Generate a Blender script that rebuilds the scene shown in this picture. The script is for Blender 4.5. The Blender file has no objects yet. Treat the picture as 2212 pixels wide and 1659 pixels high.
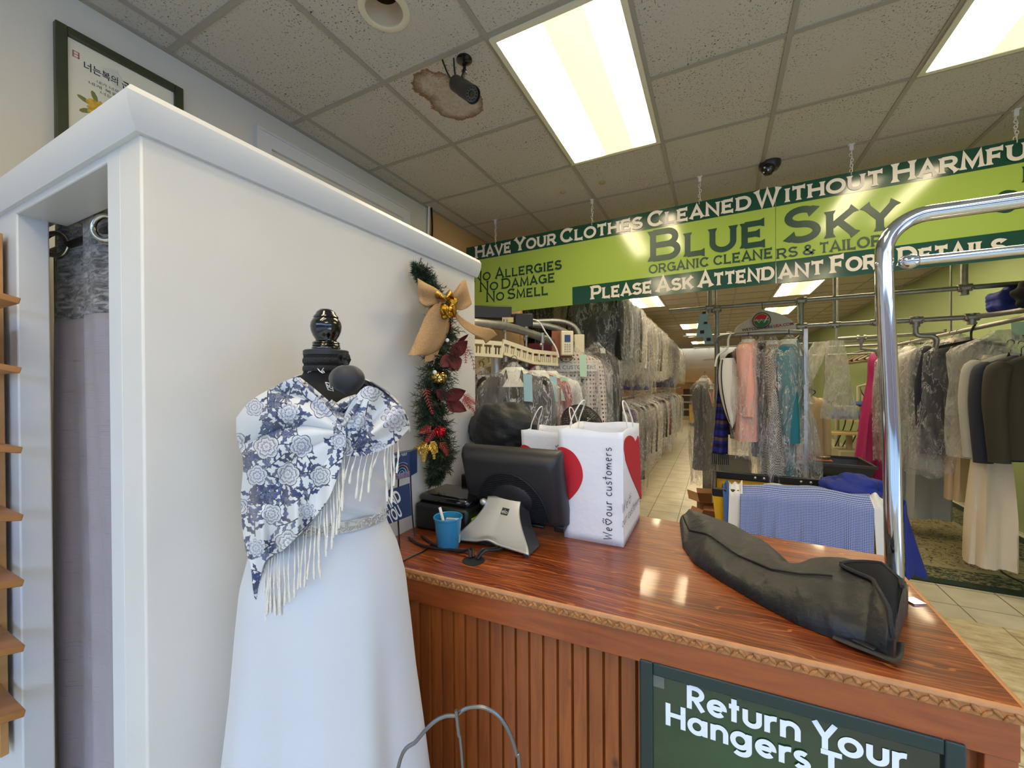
import bpy, bmesh, math, random
import numpy as np
from mathutils import Vector, Matrix
random.seed(7); np.random.seed(7)
C = bpy.context.scene.collection
PI = math.pi
# ------------------------------------------------------------ camera, sky, exposure
EYE = 1.58
CAMR = Matrix.Rotation(math.radians(26.815), 3, 'Z') @ Matrix.Rotation(math.radians(89.7057), 3, 'X') @ Matrix.Rotation(math.radians(-.33345), 3, 'Z')
FPX = 874.4
cam_d = bpy.data.cameras.new('camera'); cam = bpy.data.objects.new('camera', cam_d); C.objects.link(cam)
cam_d.sensor_width = 36; cam_d.lens = FPX / 2212 * 36; cam_d.clip_start = .02
cam.matrix_world = Matrix.Translation((0, 0, EYE)) @ CAMR.to_4x4()
sc = bpy.context.scene; sc.camera = cam
sc.view_settings.view_transform = 'Standard'; sc.view_settings.look = 'None'
sc.view_settings.exposure = 0.3; sc.view_settings.gamma = 1; sc.view_settings.use_curve_mapping = False
sc.cycles.transparent_max_bounces = 32
w = bpy.data.worlds.new('sky'); sc.world = w; w.use_nodes = True
bg = w.node_tree.nodes['Background']; bg.inputs[0].default_value = (.42, .64, 1, 1); bg.inputs[1].default_value = 5.0
LAMP = 21.0          # strength of the ceiling panels

def P(px, py, x=None, y=None, z=None, d=None):
    """where the sight line through a pixel meets a wall, floor or counter plane (or lies d metres ahead)"""
    r = CAMR @ Vector(((px - 1106) / FPX, -(py - 829.5) / FPX, -1))
    for i, v in enumerate((x, y, z)):
        if v is not None: r = r * ((v - (EYE if i == 2 else 0)) / r[i])
    if d is not None: r = r * d
    return r + Vector((0, 0, EYE))
# ------------------------------------------------------------ materials
def lin(c):
    return tuple(((v / 255) / 12.92 if v <= 10 else ((v / 255 + .055) / 1.055) ** 2.4) for v in c) + (1,)
class NT:
    def __init__(s, m): s.t = m.node_tree; s.m = m
    def n(s, typ, ins=None, **kw):
        nd = s.t.nodes.new('ShaderNode' + typ)
        for k, v in kw.items(): setattr(nd, k, v)
        for k, v in (ins or {}).items():
            i = nd.inputs[k]
            if isinstance(v, bpy.types.NodeSocket): s.t.links.new(v, i)
            else: i.default_value = v
        return nd
    def math(s, op, a, b=0., c=None):
        d = {0: a, 1: b}
        if c is not None: d[2] = c
        return s.n('Math', d, operation=op).outputs[0]
    def mix(s, f, a, b, mode='MIX'):
        nd = s.n('Mix', {0: f}, data_type='RGBA', blend_type=mode)
        for i, v in ((6, a), (7, b)):
            if isinstance(v, bpy.types.NodeSocket): s.t.links.new(v, nd.inputs[i])
            else: nd.inputs[i].default_value = v
        return nd.outputs[2]
    def ramp(s, f, stops, interp='LINEAR'):
        nd = s.n('ValToRGB', {0: f}); cr = nd.color_ramp; cr.interpolation = interp
        while len(cr.elements) < len(stops): cr.elements.new(.5)
        for e, (p, c) in zip(cr.elements, stops): e.position = p; e.color = c
        return nd.outputs[0]
    def step(s, v, a, b): return s.n('MapRange', {0: v, 1: a, 2: b}).outputs[0]
    def obj(s): return s.n('TexCoord').outputs['Object']
    def uv(s): return s.n('TexCoord').outputs['UV']
    def xyz(s, v): return s.n('SeparateXYZ', {0: v}).outputs
    def vec(s, x, y, z=0.): return s.n('CombineXYZ', {0: x, 1: y, 2: z}).outputs[0]
    def scale(s, v, x, y, z): return s.n('Mapping', {0: v, 3: (x, y, z)}).outputs[0]
    def noise(s, v, sc_, det=3., rough=.5, dist=0.): return s.n('TexNoise', {'Vector': v, 'Scale': sc_, 'Detail': det, 'Roughness': rough, 'Distortion': dist}).outputs[0]
    def vor(s, v, sc_, out='Distance', **kw): return s.n('TexVoronoi', {'Vector': v, 'Scale': sc_}, **kw).outputs[out]
MATS = {}
def mat(name, col=(200, 200, 200), rough=.5, metal=0., nz=None, bump=None, coat=0., spec=None, sheen=0., emit=None, fn=None, stretch=(1, 1, 1), sub=None):
    """one procedural material: base colour 0-255, nz=(scale, amount) colour mottling, bump=(scale, strength)"""
    if name in MATS: return MATS[name]
    m = bpy.data.materials.new(name); m.use_nodes = True; T = NT(m); b = m.node_tree.nodes['Principled BSDF']
    b.inputs['Roughness'].default_value = rough; b.inputs['Metallic'].default_value = metal
    if coat: b.inputs['Coat Weight'].default_value = coat; b.inputs['Coat Roughness'].default_value = .06
    if spec is not None: b.inputs['Specular IOR Level'].default_value = spec
    if sheen: b.inputs['Sheen Weight'].default_value = sheen
    c = lin(col); vec = T.scale(T.obj(), *stretch)
    if nz:
        n = T.noise(vec, nz[0], 5.)
        o = T.mix(T.step(n, .3, .7), tuple(v * (1 - nz[1]) for v in c[:3]) + (1,), tuple(min(1, v * (1 + nz[1])) for v in c[:3]) + (1,))
        T.t.links.new(o, b.inputs['Base Color'])
    else: b.inputs['Base Color'].default_value = c
    if bump:
        bn = T.n('Bump', {'Height': T.noise(vec, bump[0], 4.), 'Strength': bump[1], 'Distance': .01})
        T.t.links.new(bn.outputs[0], b.inputs['Normal'])
    if emit: b.inputs['Emission Color'].default_value = lin(emit[0]); b.inputs['Emission Strength'].default_value = emit[1]
    if fn: fn(T, b)
    MATS[name] = m; return m
def setc(T, b, sock, name='Base Color'): T.t.links.new(sock, b.inputs[name])
# ------------------------------------------------------------ mesh building
class MB:
    def __init__(s): s.v = []; s.f = []; s.uv = {}
    def add(s, vs, fs, uvs=None):
        o = len(s.v); s.v += [tuple(p) for p in vs]
        for k, f in enumerate(fs):
            if uvs: s.uv[len(s.f)] = uvs[k]
            s.f.append(tuple(i + o for i in f))
        return s
    def box(s, c, size, rz=0., M=None):
        hx, hy, hz = (v / 2 for v in size)
        R = M if M is not None else Matrix.Rotation(rz, 3, 'Z')
        vs = [Vector(c) + R @ Vector((x * hx, y * hy, z * hz)) for z in (-1, 1) for y in (-1, 1) for x in (-1, 1)]
        return s.add(vs, [(0, 2, 3, 1), (4, 5, 7, 6), (0, 1, 5, 4), (2, 6, 7, 3), (0, 4, 6, 2), (1, 3, 7, 5)])
    def bx(s, a, b): return s.box([(p + q) / 2 for p, q in zip(a, b)], [abs(q - p) for p, q in zip(a, b)])
    def tube(s, pts, r, n=8, closed=False, caps=True, flat=1.):
        pts = [Vector(p) for p in pts]; k = len(pts); rs = r if isinstance(r, (list, tuple)) else [r] * k
        tg = []
        for i in range(k):
            a = pts[(i - 1) % k] if (i or closed) else pts[0]; b = pts[(i + 1) % k] if (i < k - 1 or closed) else pts[-1]
            t = (b - a); tg.append(t.normalized() if t.length > 1e-9 else Vector((0, 0, 1)))
        up = Vector((0, 0, 1)) if abs(tg[0].z) < .9 else Vector((1, 0, 0))
        nn = tg[0].cross(up).normalized(); vs = []
        for i in range(k):
            nn = (nn - tg[i] * nn.dot(tg[i])); nn = nn.normalized() if nn.length > 1e-6 else tg[i].orthogonal().normalized()
            bb = tg[i].cross(nn)
            for j in range(n):
                a = 2 * PI * j / n; vs.append(pts[i] + (nn * math.cos(a) + bb * math.sin(a) * flat) * rs[i])
        fs = [(i * n + j, i * n + (j + 1) % n, ((i + 1) % k) * n + (j + 1) % n, ((i + 1) % k) * n + j) for i in range(k if closed else k - 1) for j in range(n)]
        if caps and not closed: fs += [tuple(range(n))[::-1], tuple((k - 1) * n + j for j in range(n))]
        return s.add(vs, fs)
    def lathe(s, prof, c=(0, 0, 0), n=24, sx=1., sy=1., caps=True, M=None):
        c = Vector(c); vs = []
        for r, z in prof:
            for j in range(n):
                a = 2 * PI * j / n; q = Vector((r * math.cos(a) * sx, r * math.sin(a) * sy, z))
                vs.append(c + (M @ q if M is not None else q))
        k = len(prof)
        fs = [(i * n + j, i * n + (j + 1) % n, (i + 1) * n + (j + 1) % n, (i + 1) * n + j) for i in range(k - 1) for j in range(n)]
        if caps: fs += [tuple(range(n))[::-1], tuple((k - 1) * n + j for j in range(n))]
        return s.add(vs, fs)
    def sphere(s, c, r, n=16, M=None):
        r = r if isinstance(r, (list, tuple)) else (r, r, r)
        prof = [(max(1e-5, math.sin(PI * i / (n // 2))), -math.cos(PI * i / (n // 2))) for i in range(n // 2 + 1)]
        D = Matrix.Diagonal(r); return s.lathe(prof, c, n, M=(M @ D if M is not None else D), caps=False)
    def grid(s, fn, nu, nv, cu=False, us=1., vs_=1.):
        vs = [fn(i / nu, j / nv) for j in range(nv + 1) for i in range(nu if cu else nu + 1)]
        k = nu if cu else nu + 1; fs = []; uvs = []
        for j in range(nv):
            for i in range(nu):
                fs.append((j * k + i, j * k + (i + 1) % k, (j + 1) * k + (i + 1) % k, (j + 1) * k + i))
                uvs.append([(i / nu * us, j / nv * vs_), ((i + 1) / nu * us, j / nv * vs_), ((i + 1) / nu * us, (j + 1) / nv * vs_), (i / nu * us, (j + 1) / nv * vs_)])
        return s.add(vs, fs, uvs)
    def prism(s, poly, vec):
        n = len(poly); poly = [Vector(p) for p in poly]; vec = Vector(vec)
        return s.add(poly + [p + vec for p in poly], [tuple(range(n))[::-1], tuple(range(n, 2 * n))] + [(i, (i + 1) % n, (i + 1) % n + n, i + n) for i in range(n)])
OFF = {}
def build(mb, name, m, parent=None, sharp=40, bevel=0, solid=0, sub=0, base=None):
    me = bpy.data.meshes.new(name)
    off = OFF[parent.name] if parent else None
    if off is None:
        a = np.array(mb.v); off = Vector(base) if base is not None else Vector(((a[:, 0].min() + a[:, 0].max()) / 2, (a[:, 1].min() + a[:, 1].max()) / 2, a[:, 2].min()))
    me.from_pydata([(p[0] - off[0], p[1] - off[1], p[2] - off[2]) for p in mb.v], [], mb.f)
    if mb.uv:
        l = me.uv_layers.new(name='UVMap'); fl = np.zeros((len(me.loops), 2)); st = 0
        for i, f in enumerate(mb.f):
            if i in mb.uv: fl[st:st + len(f)] = mb.uv[i]
            st += len(f)
        l.data.foreach_set('uv', fl.ravel())
    if sharp: me.shade_smooth(); me.set_sharp_from_angle(angle=math.radians(sharp))
    bm = bmesh.new(); bm.from_mesh(me); bmesh.ops.recalc_face_normals(bm, faces=bm.faces); bm.to_mesh(me); bm.free()
    me.materials.append(m)
    o = bpy.data.objects.new(name, me); C.objects.link(o)
    if parent: o.parent = parent
    else: o.location = off
    OFF[o.name] = off
    if bevel:
        md = o.modifiers.new('bevel', 'BEVEL'); md.width = bevel; md.segments = 2; md.limit_method = 'ANGLE'; md.angle_limit = math.radians(40)
    if solid:
        md = o.modifiers.new('thickness', 'SOLIDIFY'); md.thickness = solid; md.offset = 0
    if sub:
        md = o.modifiers.new('smooth', 'SUBSURF'); md.levels = md.render_levels = sub
    return o
def thing(name, label, cat, loc, group=None):
    o = bpy.data.objects.new(name, None); C.objects.link(o); o.location = loc; o.empty_display_size = .1
    o['label'] = label; o['category'] = cat
    if group: o['group'] = group
    OFF[o.name] = Vector(loc); return o
def tag(o, label, cat, group=None):
    o['label'] = label; o['category'] = cat
    if group: o['group'] = group
    return o
def struct(o): o['kind'] = 'structure'; return o
def dup(root, loc=None, rz=None, label=None, group=None, mats=None):
    r = root.copy(); C.objects.link(r)
    if loc is not None: r.location = loc
    if rz is not None: r.rotation_euler = (0, 0, rz)
    if label: r['label'] = label
    if group: r['group'] = group
    def rec(a, b):
        for ch in list(a.children):
            c = ch.copy(); C.objects.link(c); c.parent = b; rec(ch, c)
            k = ch.name.split('.')[0]
            if mats and k in mats:
                c.material_slots[0].link = 'OBJECT'; c.material_slots[0].material = mats[k]
    rec(root, r); return r
def smooth_path(pts, n=8, closed=False):
    pts = [Vector(p) for p in pts]; out = []; k = len(pts)
    for i in range(k if closed else k - 1):
        if closed: a, b, c, d = (pts[(i + j - 1) % k] for j in range(4))
        else: a, b, c, d = pts[max(i - 1, 0)], pts[i], pts[i + 1], pts[min(i + 2, k - 1)]
        for j in range(n):
            t = j / n; out.append(.5 * ((2 * b) + (c - a) * t + (2 * a - 5 * b + 4 * c - d) * t * t + (3 * b - a - 3 * c + d) * t ** 3))
    if not closed: out.append(pts[-1])
    return out
def ss(t): t = max(0, min(1, t)); return t * t * (3 - 2 * t)
def lerp(xs, ys, x):
    return float(np.interp(x, xs, ys))
# ------------------------------------------------------------ lettering: every letter is drawn with strokes
def arc(cx, cy, rx, ry, a0, a1, n=14): return [(cx + rx * math.cos(math.radians(a0 + (a1 - a0) * i / n)), cy + ry * math.sin(math.radians(a0 + (a1 - a0) * i / n))) for i in range(n + 1)]
T_, B_ = .93, .07
# engraver's wide capitals: (advance, [(points, serif at start, serif at end)])
CAPS = {
 'A': (1.0, [([(.08, 0), (.5, 1), (.92, 0)], 1, 1), ([(.25, .32), (.75, .32)], 0, 0)]),
 'B': (.92, [([(.14, 0), (.14, 1)], 1, 1), ([(.14, T_)] + arc(.55, .72, .23, .21, 90, -90) + [(.14, .51)], 0, 0), ([(.5, .51)] + arc(.58, .29, .26, .22, 90, -90) + [(.14, B_)], 0, 0)]),
 'C': (1.0, [(arc(.54, .5, .44, .43, 40, 320, 22), 1, 1)]),
 'D': (1.02, [([(.14, 0), (.14, 1)], 1, 1), ([(.14, T_), (.5, T_)] + arc(.5, .5, .42, .43, 90, -90, 18) + [(.14, B_)], 0, 0)]),
 'E': (.86, [([(.14, 0), (.14, 1)], 1, 1), ([(.14, T_), (.78, T_)], 0, 1), ([(.14, .51), (.64, .51)], 0, 1), ([(.14, B_), (.8, B_)], 0, 1)]),
 'F': (.82, [([(.14, 0), (.14, 1)], 1, 1), ([(.14, T_), (.78, T_)], 0, 1), ([(.14, .49), (.64, .49)], 0, 1)]),
 'G': (1.04, [(arc(.54, .5, .44, .43, 42, 345, 22), 1, 0), ([(.93, .02), (.93, .46), (.62, .46)], 0, 1)]),
 'H': (1.02, [([(.14, 0), (.14, 1)], 1, 1), ([(.88, 0), (.88, 1)], 1, 1), ([(.14, .52), (.88, .52)], 0, 0)]),
 'I': (.34, [([(.17, 0), (.17, 1)], 1, 1)]),
 'K': (.96, [([(.14, 0), (.14, 1)], 1, 1), ([(.86, 1), (.2, .42)], 1, 0), ([(.4, .58), (.88, 0)], 0, 1)]),
 'L': (.8, [([(.14, 0), (.14, 1)], 1, 1), ([(.14, B_), (.76, B_)], 0, 1)]),
 'M': (1.14, [([(.12, 0), (.18, 1), (.57, .18), (.96, 1), (1.02, 0)], 1, 1)]),
 'N': (1.02, [([(.14, 0), (.14, .98), (.88, .02), (.88, 1)], 1, 1)]),
 'O': (1.08, [(arc(.54, .5, .46, .43, 0, 360, 28), 0, 0)]),
 'P': (.86, [([(.14, 0), (.14, 1)], 1, 1), ([(.14, T_), (.5, T_)] + arc(.54, .68, .25, .25, 90, -90) + [(.14, .43)], 0, 0)]),
 'R': (.96, [([(.14, 0), (.14, 1)], 1, 1), ([(.14, T_), (.5, T_)] + arc(.55, .7, .25, .23, 90, -90) + [(.14, .47)], 0, 0), ([(.5, .47), (.88, 0)], 0, 1)]),
 'S': (.84, [(arc(.43, .72, .31, .21, 25, 250, 14) + arc(.43, .29, .33, .22, 80, -160, 16), 1, 1)]),
 'T': (.86, [([(.43, 0), (.43, T_)], 1, 0), ([(.04, T_), (.82, T_)], 1, 1)]),
 'U': (1.0, [([(.14, 1), (.14, .42)] + arc(.5, .4, .36, .33, 180, 360, 16) + [(.86, 1)], 1, 1)]),
 'V': (.98, [([(.06, 1), (.49, .02), (.92, 1)], 1, 1)]),
 'W': (1.34, [([(.06, 1), (.37, .03), (.67, .95), (.97, .03), (1.28, 1)], 1, 1)]),
 'Y': (.96, [([(.06, 1), (.48, .46), (.9, 1)], 1, 1), ([(.48, .48), (.48, 0)], 0, 1)]),
 '&': (1.0, [([(.92, .45), (.72, .16)] + arc(.42, .28, .3, .21, -30, -190, 12) + [(.2, .42), (.58, .66)] + arc(.42, .77, .17, .16, -10, 200, 12) + [(.3, .6), (.86, .02)], 1, 1)]),
}
# round geometric letters
GEO = {
 'R': (.62, [([(.1, 0), (.1, 1)], 0, 0), ([(.1, .93), (.3, .93)] + arc(.3, .7, .22, .23, 90, -90) + [(.1, .47)], 0, 0), ([(.28, .47), (.56, 0)], 0, 0)]),
 'Y': (.64, [([(.03, 1), (.33, .45)], 0, 0), ([(.61, 1), (.33, .45), (.33, 0)], 0, 0)]),
 'H': (.74, [([(.1, 0), (.1, 1)], 0, 0), ([(.64, 0), (.64, 1)], 0, 0), ([(.1, .52), (.64, .52)], 0, 0)]),
 'T': (.5, [([(.25, 0), (.25, 1)], 0, 0), ([(.0, .93), (.5, .93)], 0, 0)]),
 'e': (.66, [([(.1, .34), (.5, .34)], 0, 0), (arc(.33, .34, .24, .28, -8, 318, 24), 0, 0)]),
 't': (.36, [([(.16, 0), (.16, .95)], 0, 0), ([(0, .63), (.32, .63)], 0, 0)]),
 'u': (.6, [([(.09, .68), (.09, .28)] + arc(.3, .27, .21, .21, 180, 360, 14) + [(.51, .68)], 0, 0)]),
 'r': (.4, [([(.09, 0), (.09, .68)], 0, 0), (arc(.33, .38, .24, .24, 178, 80, 9), 0, 0)]),
 'n': (.6, [([(.09, 0), (.09, .68)], 0, 0), (arc(.3, .39, .21, .23, 180, 0, 14) + [(.51, 0)], 0, 0)]),
 'o': (.68, [(arc(.33, .34, .26, .28, 0, 360, 26), 0, 0)]),
 'a': (.72, [(arc(.32, .34, .24, .28, 0, 360, 26), 0, 0), ([(.6, 0), (.6, .68)], 0, 0)]),
 'g': (.72, [(arc(.32, .34, .24, .28, 0, 360, 26), 0, 0), ([(.6, .68), (.6, .02)] + arc(.35, -.0, .25, .22, 0, -140, 14), 0, 0)]),
 's': (.46, [(arc(.22, .49, .15, .13, 40, 260, 12) + arc(.22, .2, .17, .14, 80, -150, 12), 0, 0)]),
}
# felt-pen handwriting
PEN = {
 'w': (.62, [([(.03, .55), (.12, .05), (.28, .42), (.4, .04), (.56, .58)], 0, 0)]),
 'W': (.85, [([(.03, .95), (.2, .05), (.4, .72), (.58, .04), (.8, 1.0)], 0, 0)]),
 'e': (.5, [([(.1, .28), (.41, .35)], 0, 0), (arc(.26, .3, .17, .28, 15, 310, 14), 0, 0)]),
 'o': (.52, [(arc(.25, .28, .2, .27, 70, 430, 18), 0, 0)]),
 'u': (.54, [([(.06, .55), (.08, .2)] + arc(.24, .2, .17, .18, 180, 350, 9) + [(.43, .55), (.46, .02)], 0, 0)]),
 'r': (.42, [([(.08, .55), (.1, 0)], 0, 0), (arc(.26, .34, .15, .2, 170, 50, 7), 0, 0)]),
 'c': (.46, [(arc(.26, .28, .2, .27, 50, 320, 14), 0, 0)]),
 's': (.42, [(arc(.22, .42, .15, .13, 40, 250, 9) + arc(.2, .16, .16, .15, 70, -150, 9), 0, 0)]),
 't': (.4, [([(.2, .98), (.18, .02)], 0, 0), ([(.0, .62), (.38, .66)], 0, 0)]),
 'm': (.76, [([(.05, .55), (.07, 0), (.1, .36), (.22, .53), (.34, .4), (.36, 0), (.4, .38), (.54, .53), (.66, .36), (.68, .02)], 0, 0)]),
 'n': (.54, [([(.05, .55), (.07, 0), (.12, .38), (.28, .54), (.42, .4), (.44, 0)], 0, 0)]),
 '~': (.95, [([(.44, .0), (.14, .38)] + arc(.28, .5, .17, .17, 200, 30, 8) + arc(.58, .52, .16, .18, 150, -20, 8) + [(.66, .3), (.5, .02)], 0, 0), ([(.3, .84), (.24, .98)], 0, 0), ([(.46, .88), (.46, 1.06)], 0, 0), ([(.64, .84), (.74, 1.0)], 0, 0)]),
}
def strip2d(pts, wd, closed):
    n = len(pts); L = []; R = []
    p = np.array(pts, float)
    for i in range(n):
        a = p[i - 1] if i else (p[n - 2] if closed else None); b = p[i + 1] if i < n - 1 else (p[1] if closed else None)
        d0 = (p[i] - a) if a is not None else (b - p[i]); d1 = (b - p[i]) if b is not None else d0
        d0 = d0 / (np.hypot(*d0) or 1); d1 = d1 / (np.hypot(*d1) or 1)
        n0 = np.array((-d0[1], d0[0])); n1 = np.array((-d1[1], d1[0])); m = n0 + n1; l = np.hypot(*m)
        m = m / l if l > 1e-6 else n0
        k = min(1 / max(m @ n0, .35), 2.2) * wd / 2
        L.append(p[i] + m * k); R.append(p[i] - m * k)
    return L, R
def letters(mb, txt, font, to3, x0, x1, z0, h, wd=.15, small=1., gap=.1, serif=True):
    """draw txt between x0 and x1 (width is fitted), baseline z0, capital height h; to3(x, z) lifts it onto its panel"""
    items = []; x = 0.; first = not txt.startswith('_')
    for ch in txt:
        if ch == ' ': x += .42; first = True; continue
        g = font.get(ch)
        if g is None: continue
        s = 1. if (first or small == 1.) else small
        items.append((x, s, g)); x += (g[0] + gap) * s; first = False
    x -= gap; k = (x1 - x0) / x; o0 = Vector(to3(x0, z0)); nv = (Vector(to3(x0 + 1, z0)) - o0).cross(Vector(to3(x0, z0 + 1)) - o0).normalized(); lay = 0
    lift = lambda pts: [Vector(to3(*q)) + nv * (.00015 * lay) for q in pts]
    for ox, s, (adv, strokes) in items:
        for pts, a, b in strokes:
            cl = abs(pts[0][0] - pts[-1][0]) < 1e-6 and abs(pts[0][1] - pts[-1][1]) < 1e-6
            hx = k / h                                   # stretch of the letter in x
            q = [((ox + px * s) * hx, pz * s) for px, pz in pts]
            L, R = strip2d(q, wd * (.5 + .5 * s), cl)
            lay += 1; vs = lift([(x0 + u * h, z0 + v * h) for u, v in L] + [(x0 + u * h, z0 + v * h) for u, v in R]); n = len(q)
            mb.add(vs, [(i, i + 1, n + i + 1, n + i) for i in range(n - 1)])
            if serif:
                for e, i, j in ((a, 0, 1), (b, n - 1, n - 2)):
                    if not e: continue
                    p = np.array(q[i]); d = np.array(q[j]) - p; d /= np.hypot(*d); nr = np.array((-d[1], d[0])); W = wd * s
                    vs = [p + nr * W * .95, p - nr * W * .95, p - nr * W * .5 + d * W * .9, p + nr * W * .5 + d * W * .9]
                    lay += 1; mb.add(lift([(x0 + u * h, z0 + v * h) for u, v in vs]), [(0, 1, 2, 3)])
    return mb
def type_mesh(txt, size, M, name, m, parent, weight=0., width=1., align='LEFT', sx=None):
    """plain sans lettering from Blender's own font, laid on the plane of matrix M (x right, y up), sx = fitted width"""
    cu = bpy.data.curves.new(name, 'FONT'); cu.body = txt; cu.size = size; cu.offset = weight; cu.align_x = align; cu.resolution_u = 3
    o = bpy.data.objects.new(name, cu); C.objects.link(o)
    bpy.context.view_layer.update()
    me = bpy.data.meshes.new_from_object(o.evaluated_get(bpy.context.evaluated_depsgraph_get()))
    bpy.data.objects.remove(o); bpy.data.curves.remove(cu)
    a = np.array([v.co for v in me.vertices]) if len(me.vertices) else np.zeros((1, 3))
    if sx: width = sx / max(1e-6, a[:, 0].max() - a[:, 0].min())
    off = OFF[parent.name]
    for v in me.vertices: v.co = (M @ Vector((v.co.x * width, v.co.y, 0))) - off
    me.materials.clear(); me.materials.append(m); me.name = name
    o = bpy.data.objects.new(name, me); C.objects.link(o); o.parent = parent; OFF[o.name] = off
    return o
def frame_of(o, x, y):
    x = Vector(x).normalized(); y = Vector(y); y = (y - x * y.dot(x)).normalized(); z = x.cross(y)
    return Matrix(((x[0], y[0], z[0], o[0]), (x[1], y[1], z[1], o[1]), (x[2], y[2], z[2], o[2]), (0, 0, 0, 1)))
# ------------------------------------------------------------ palette
paint = mat('white_wall_paint', (205, 200, 190), .55, nz=(1.5, .03), bump=(60, .05))
def f_booth(T, b):
    o = T.obj(); c = T.mix(T.step(T.noise(o, 2.2, 4.), .3, .7), lin((210, 206, 199)), lin((219, 215, 208)))
    mk = T.math('MULTIPLY', T.step(T.noise(T.scale(o, 1, 13, 7), 1.3, 5., .7), .735, .77), T.step(T.noise(o, 2.3, 2.), .48, .6))
    setc(T, b, T.mix(T.math('MULTIPLY', mk, .55), c, lin((118, 108, 96))))
    T.t.links.new(T.n('Bump', {'Height': T.noise(o, 40, 4.), 'Strength': .06, 'Distance': .01}).outputs[0], b.inputs['Normal'])
paintb = mat('booth_paint', rough=.45, fn=f_booth)
trimw = mat('gloss_white_paint', (208, 208, 208), .32, bump=(30, .03))
orange = mat('tan_wall_paint', (196, 158, 108), .6, nz=(2, .05))
green = mat('sage_green_paint', (156, 176, 122), .6, nz=(1.2, .04), bump=(80, .05))
black = mat('black_plastic', (16, 16, 18), .4)
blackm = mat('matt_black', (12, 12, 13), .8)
gloss_black = mat('gloss_black_lacquer', (9, 9, 10), .13, coat=.5)
chrome = mat('polished_chrome', (205, 207, 212), .07, 1.)
steel = mat('galvanised_pipe', (156, 156, 154), .42, .85, nz=(30, .12))
alu = mat('aluminium', (196, 198, 203), .3, .9)
white_p = mat('white_plastic', (225, 224, 220), .4)
cream_p = mat('cream_plastic', (214, 205, 178), .45)
def f_tile(T, b):
    o = T.obj(); X, Y, Z = T.xyz(o)
    def cell(v, off, step): return T.math('FRACT', T.math('DIVIDE', T.math('SUBTRACT', v, off), step))
    cx, cy = cell(X, 1.506, .318), cell(Y, .10, .318)
    e = T.math('MINIMUM', T.math('MINIMUM', cx, T.math('SUBTRACT', 1., cx)), T.math('MINIMUM', cy, T.math('SUBTRACT', 1., cy)))
    g = T.step(e, .008, .016)
    n = T.noise(o, 5, 6.)
    col = T.mix(T.step(n, .3, .75), lin((192, 185, 164)), lin((220, 212, 190)))
    setc(T, b, T.mix(g, lin((96, 88, 72)), col))
tile = mat('cream_floor_tile', rough=.3, fn=f_tile)
def f_trav(T, b):
    o = T.obj(); X, Y, Z = T.xyz(o)
    cx = T.math('FRACT', T.math('DIVIDE', T.math('SUBTRACT', X, 1.62), .46)); cy = T.math('FRACT', T.math('DIVIDE', T.math('SUBTRACT', Y, 3.78), .46))
    e = T.math('MINIMUM', T.math('MINIMUM', cx, T.math('SUBTRACT', 1., cx)), T.math('MINIMUM', cy, T.math('SUBTRACT', 1., cy)))
    v = T.scale(o, 3.2, 9, 1)
    n = T.noise(v, 1.6, 9., .68)
    col = T.ramp(n, [(.30, lin((150, 132, 98))), (.45, lin((196, 180, 140))), (.60, lin((222, 210, 172)))])
    setc(T, b, T.mix(T.step(e, .004, .01), lin((120, 110, 88)), col))
trav = mat('travertine_floor_tile', rough=.35, fn=f_trav)
CEIL = 3.135
GX = lambda i: (-.200196 + i * .392316) * 1.555
GY = lambda j: (.624893 + j * .392316) * 1.555
s1, s2 = P(938, 186, z=CEIL), P(988, 222, z=CEIL)
def f_ceil(T, b):
    o = T.obj()
    pits = T.noise(T.scale(o, 1, 1, 0), 120, 2., .5, .6); big = T.noise(T.scale(o, 1, 1, 0), 3, 2.)
    p = T.math('MULTIPLY', T.step(pits, .62, .645), T.step(big, .25, .6))
    col = T.mix(p, lin((190, 183, 170)), lin((72, 64, 52)))
    wob = T.math('MULTIPLY', T.math('SUBTRACT', T.noise(o, 16, 5., .65), .5), .1)
    def blob(c, r):
        d = T.n('VectorMath', {0: o, 1: (c[0], c[1], CEIL)}, operation='DISTANCE').outputs['Value']
        return T.math('SUBTRACT', T.math('ADD', d, wob), r)
    d = T.math('SMOOTH_MIN', blob(s1, .115), blob(s2, .15), .06)
    inside = T.step(d, .0, -.004); ring = T.math('MULTIPLY', inside, T.step(d, -.055, -.004))
    mott = T.step(T.noise(o, 40, 4.), .4, .65)
    col = T.mix(T.math('MULTIPLY', inside, T.math('ADD', .12, T.math('MULTIPLY', mott, .3))), col, lin((158, 112, 44)))
    col = T.mix(T.math('MULTIPLY', ring, .85), col, lin((104, 62, 14)))
    setc(T, b, col)
    T.t.links.new(T.n('Bump', {'Height': pits, 'Strength': .25, 'Distance': .004}).outputs[0], b.inputs['Normal'])
ceil_m = mat('mineral_fibre_tile', rough=.9, fn=f_ceil)
grid_m = mat('ceiling_grid_paint', (158, 151, 138), .6)
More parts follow.
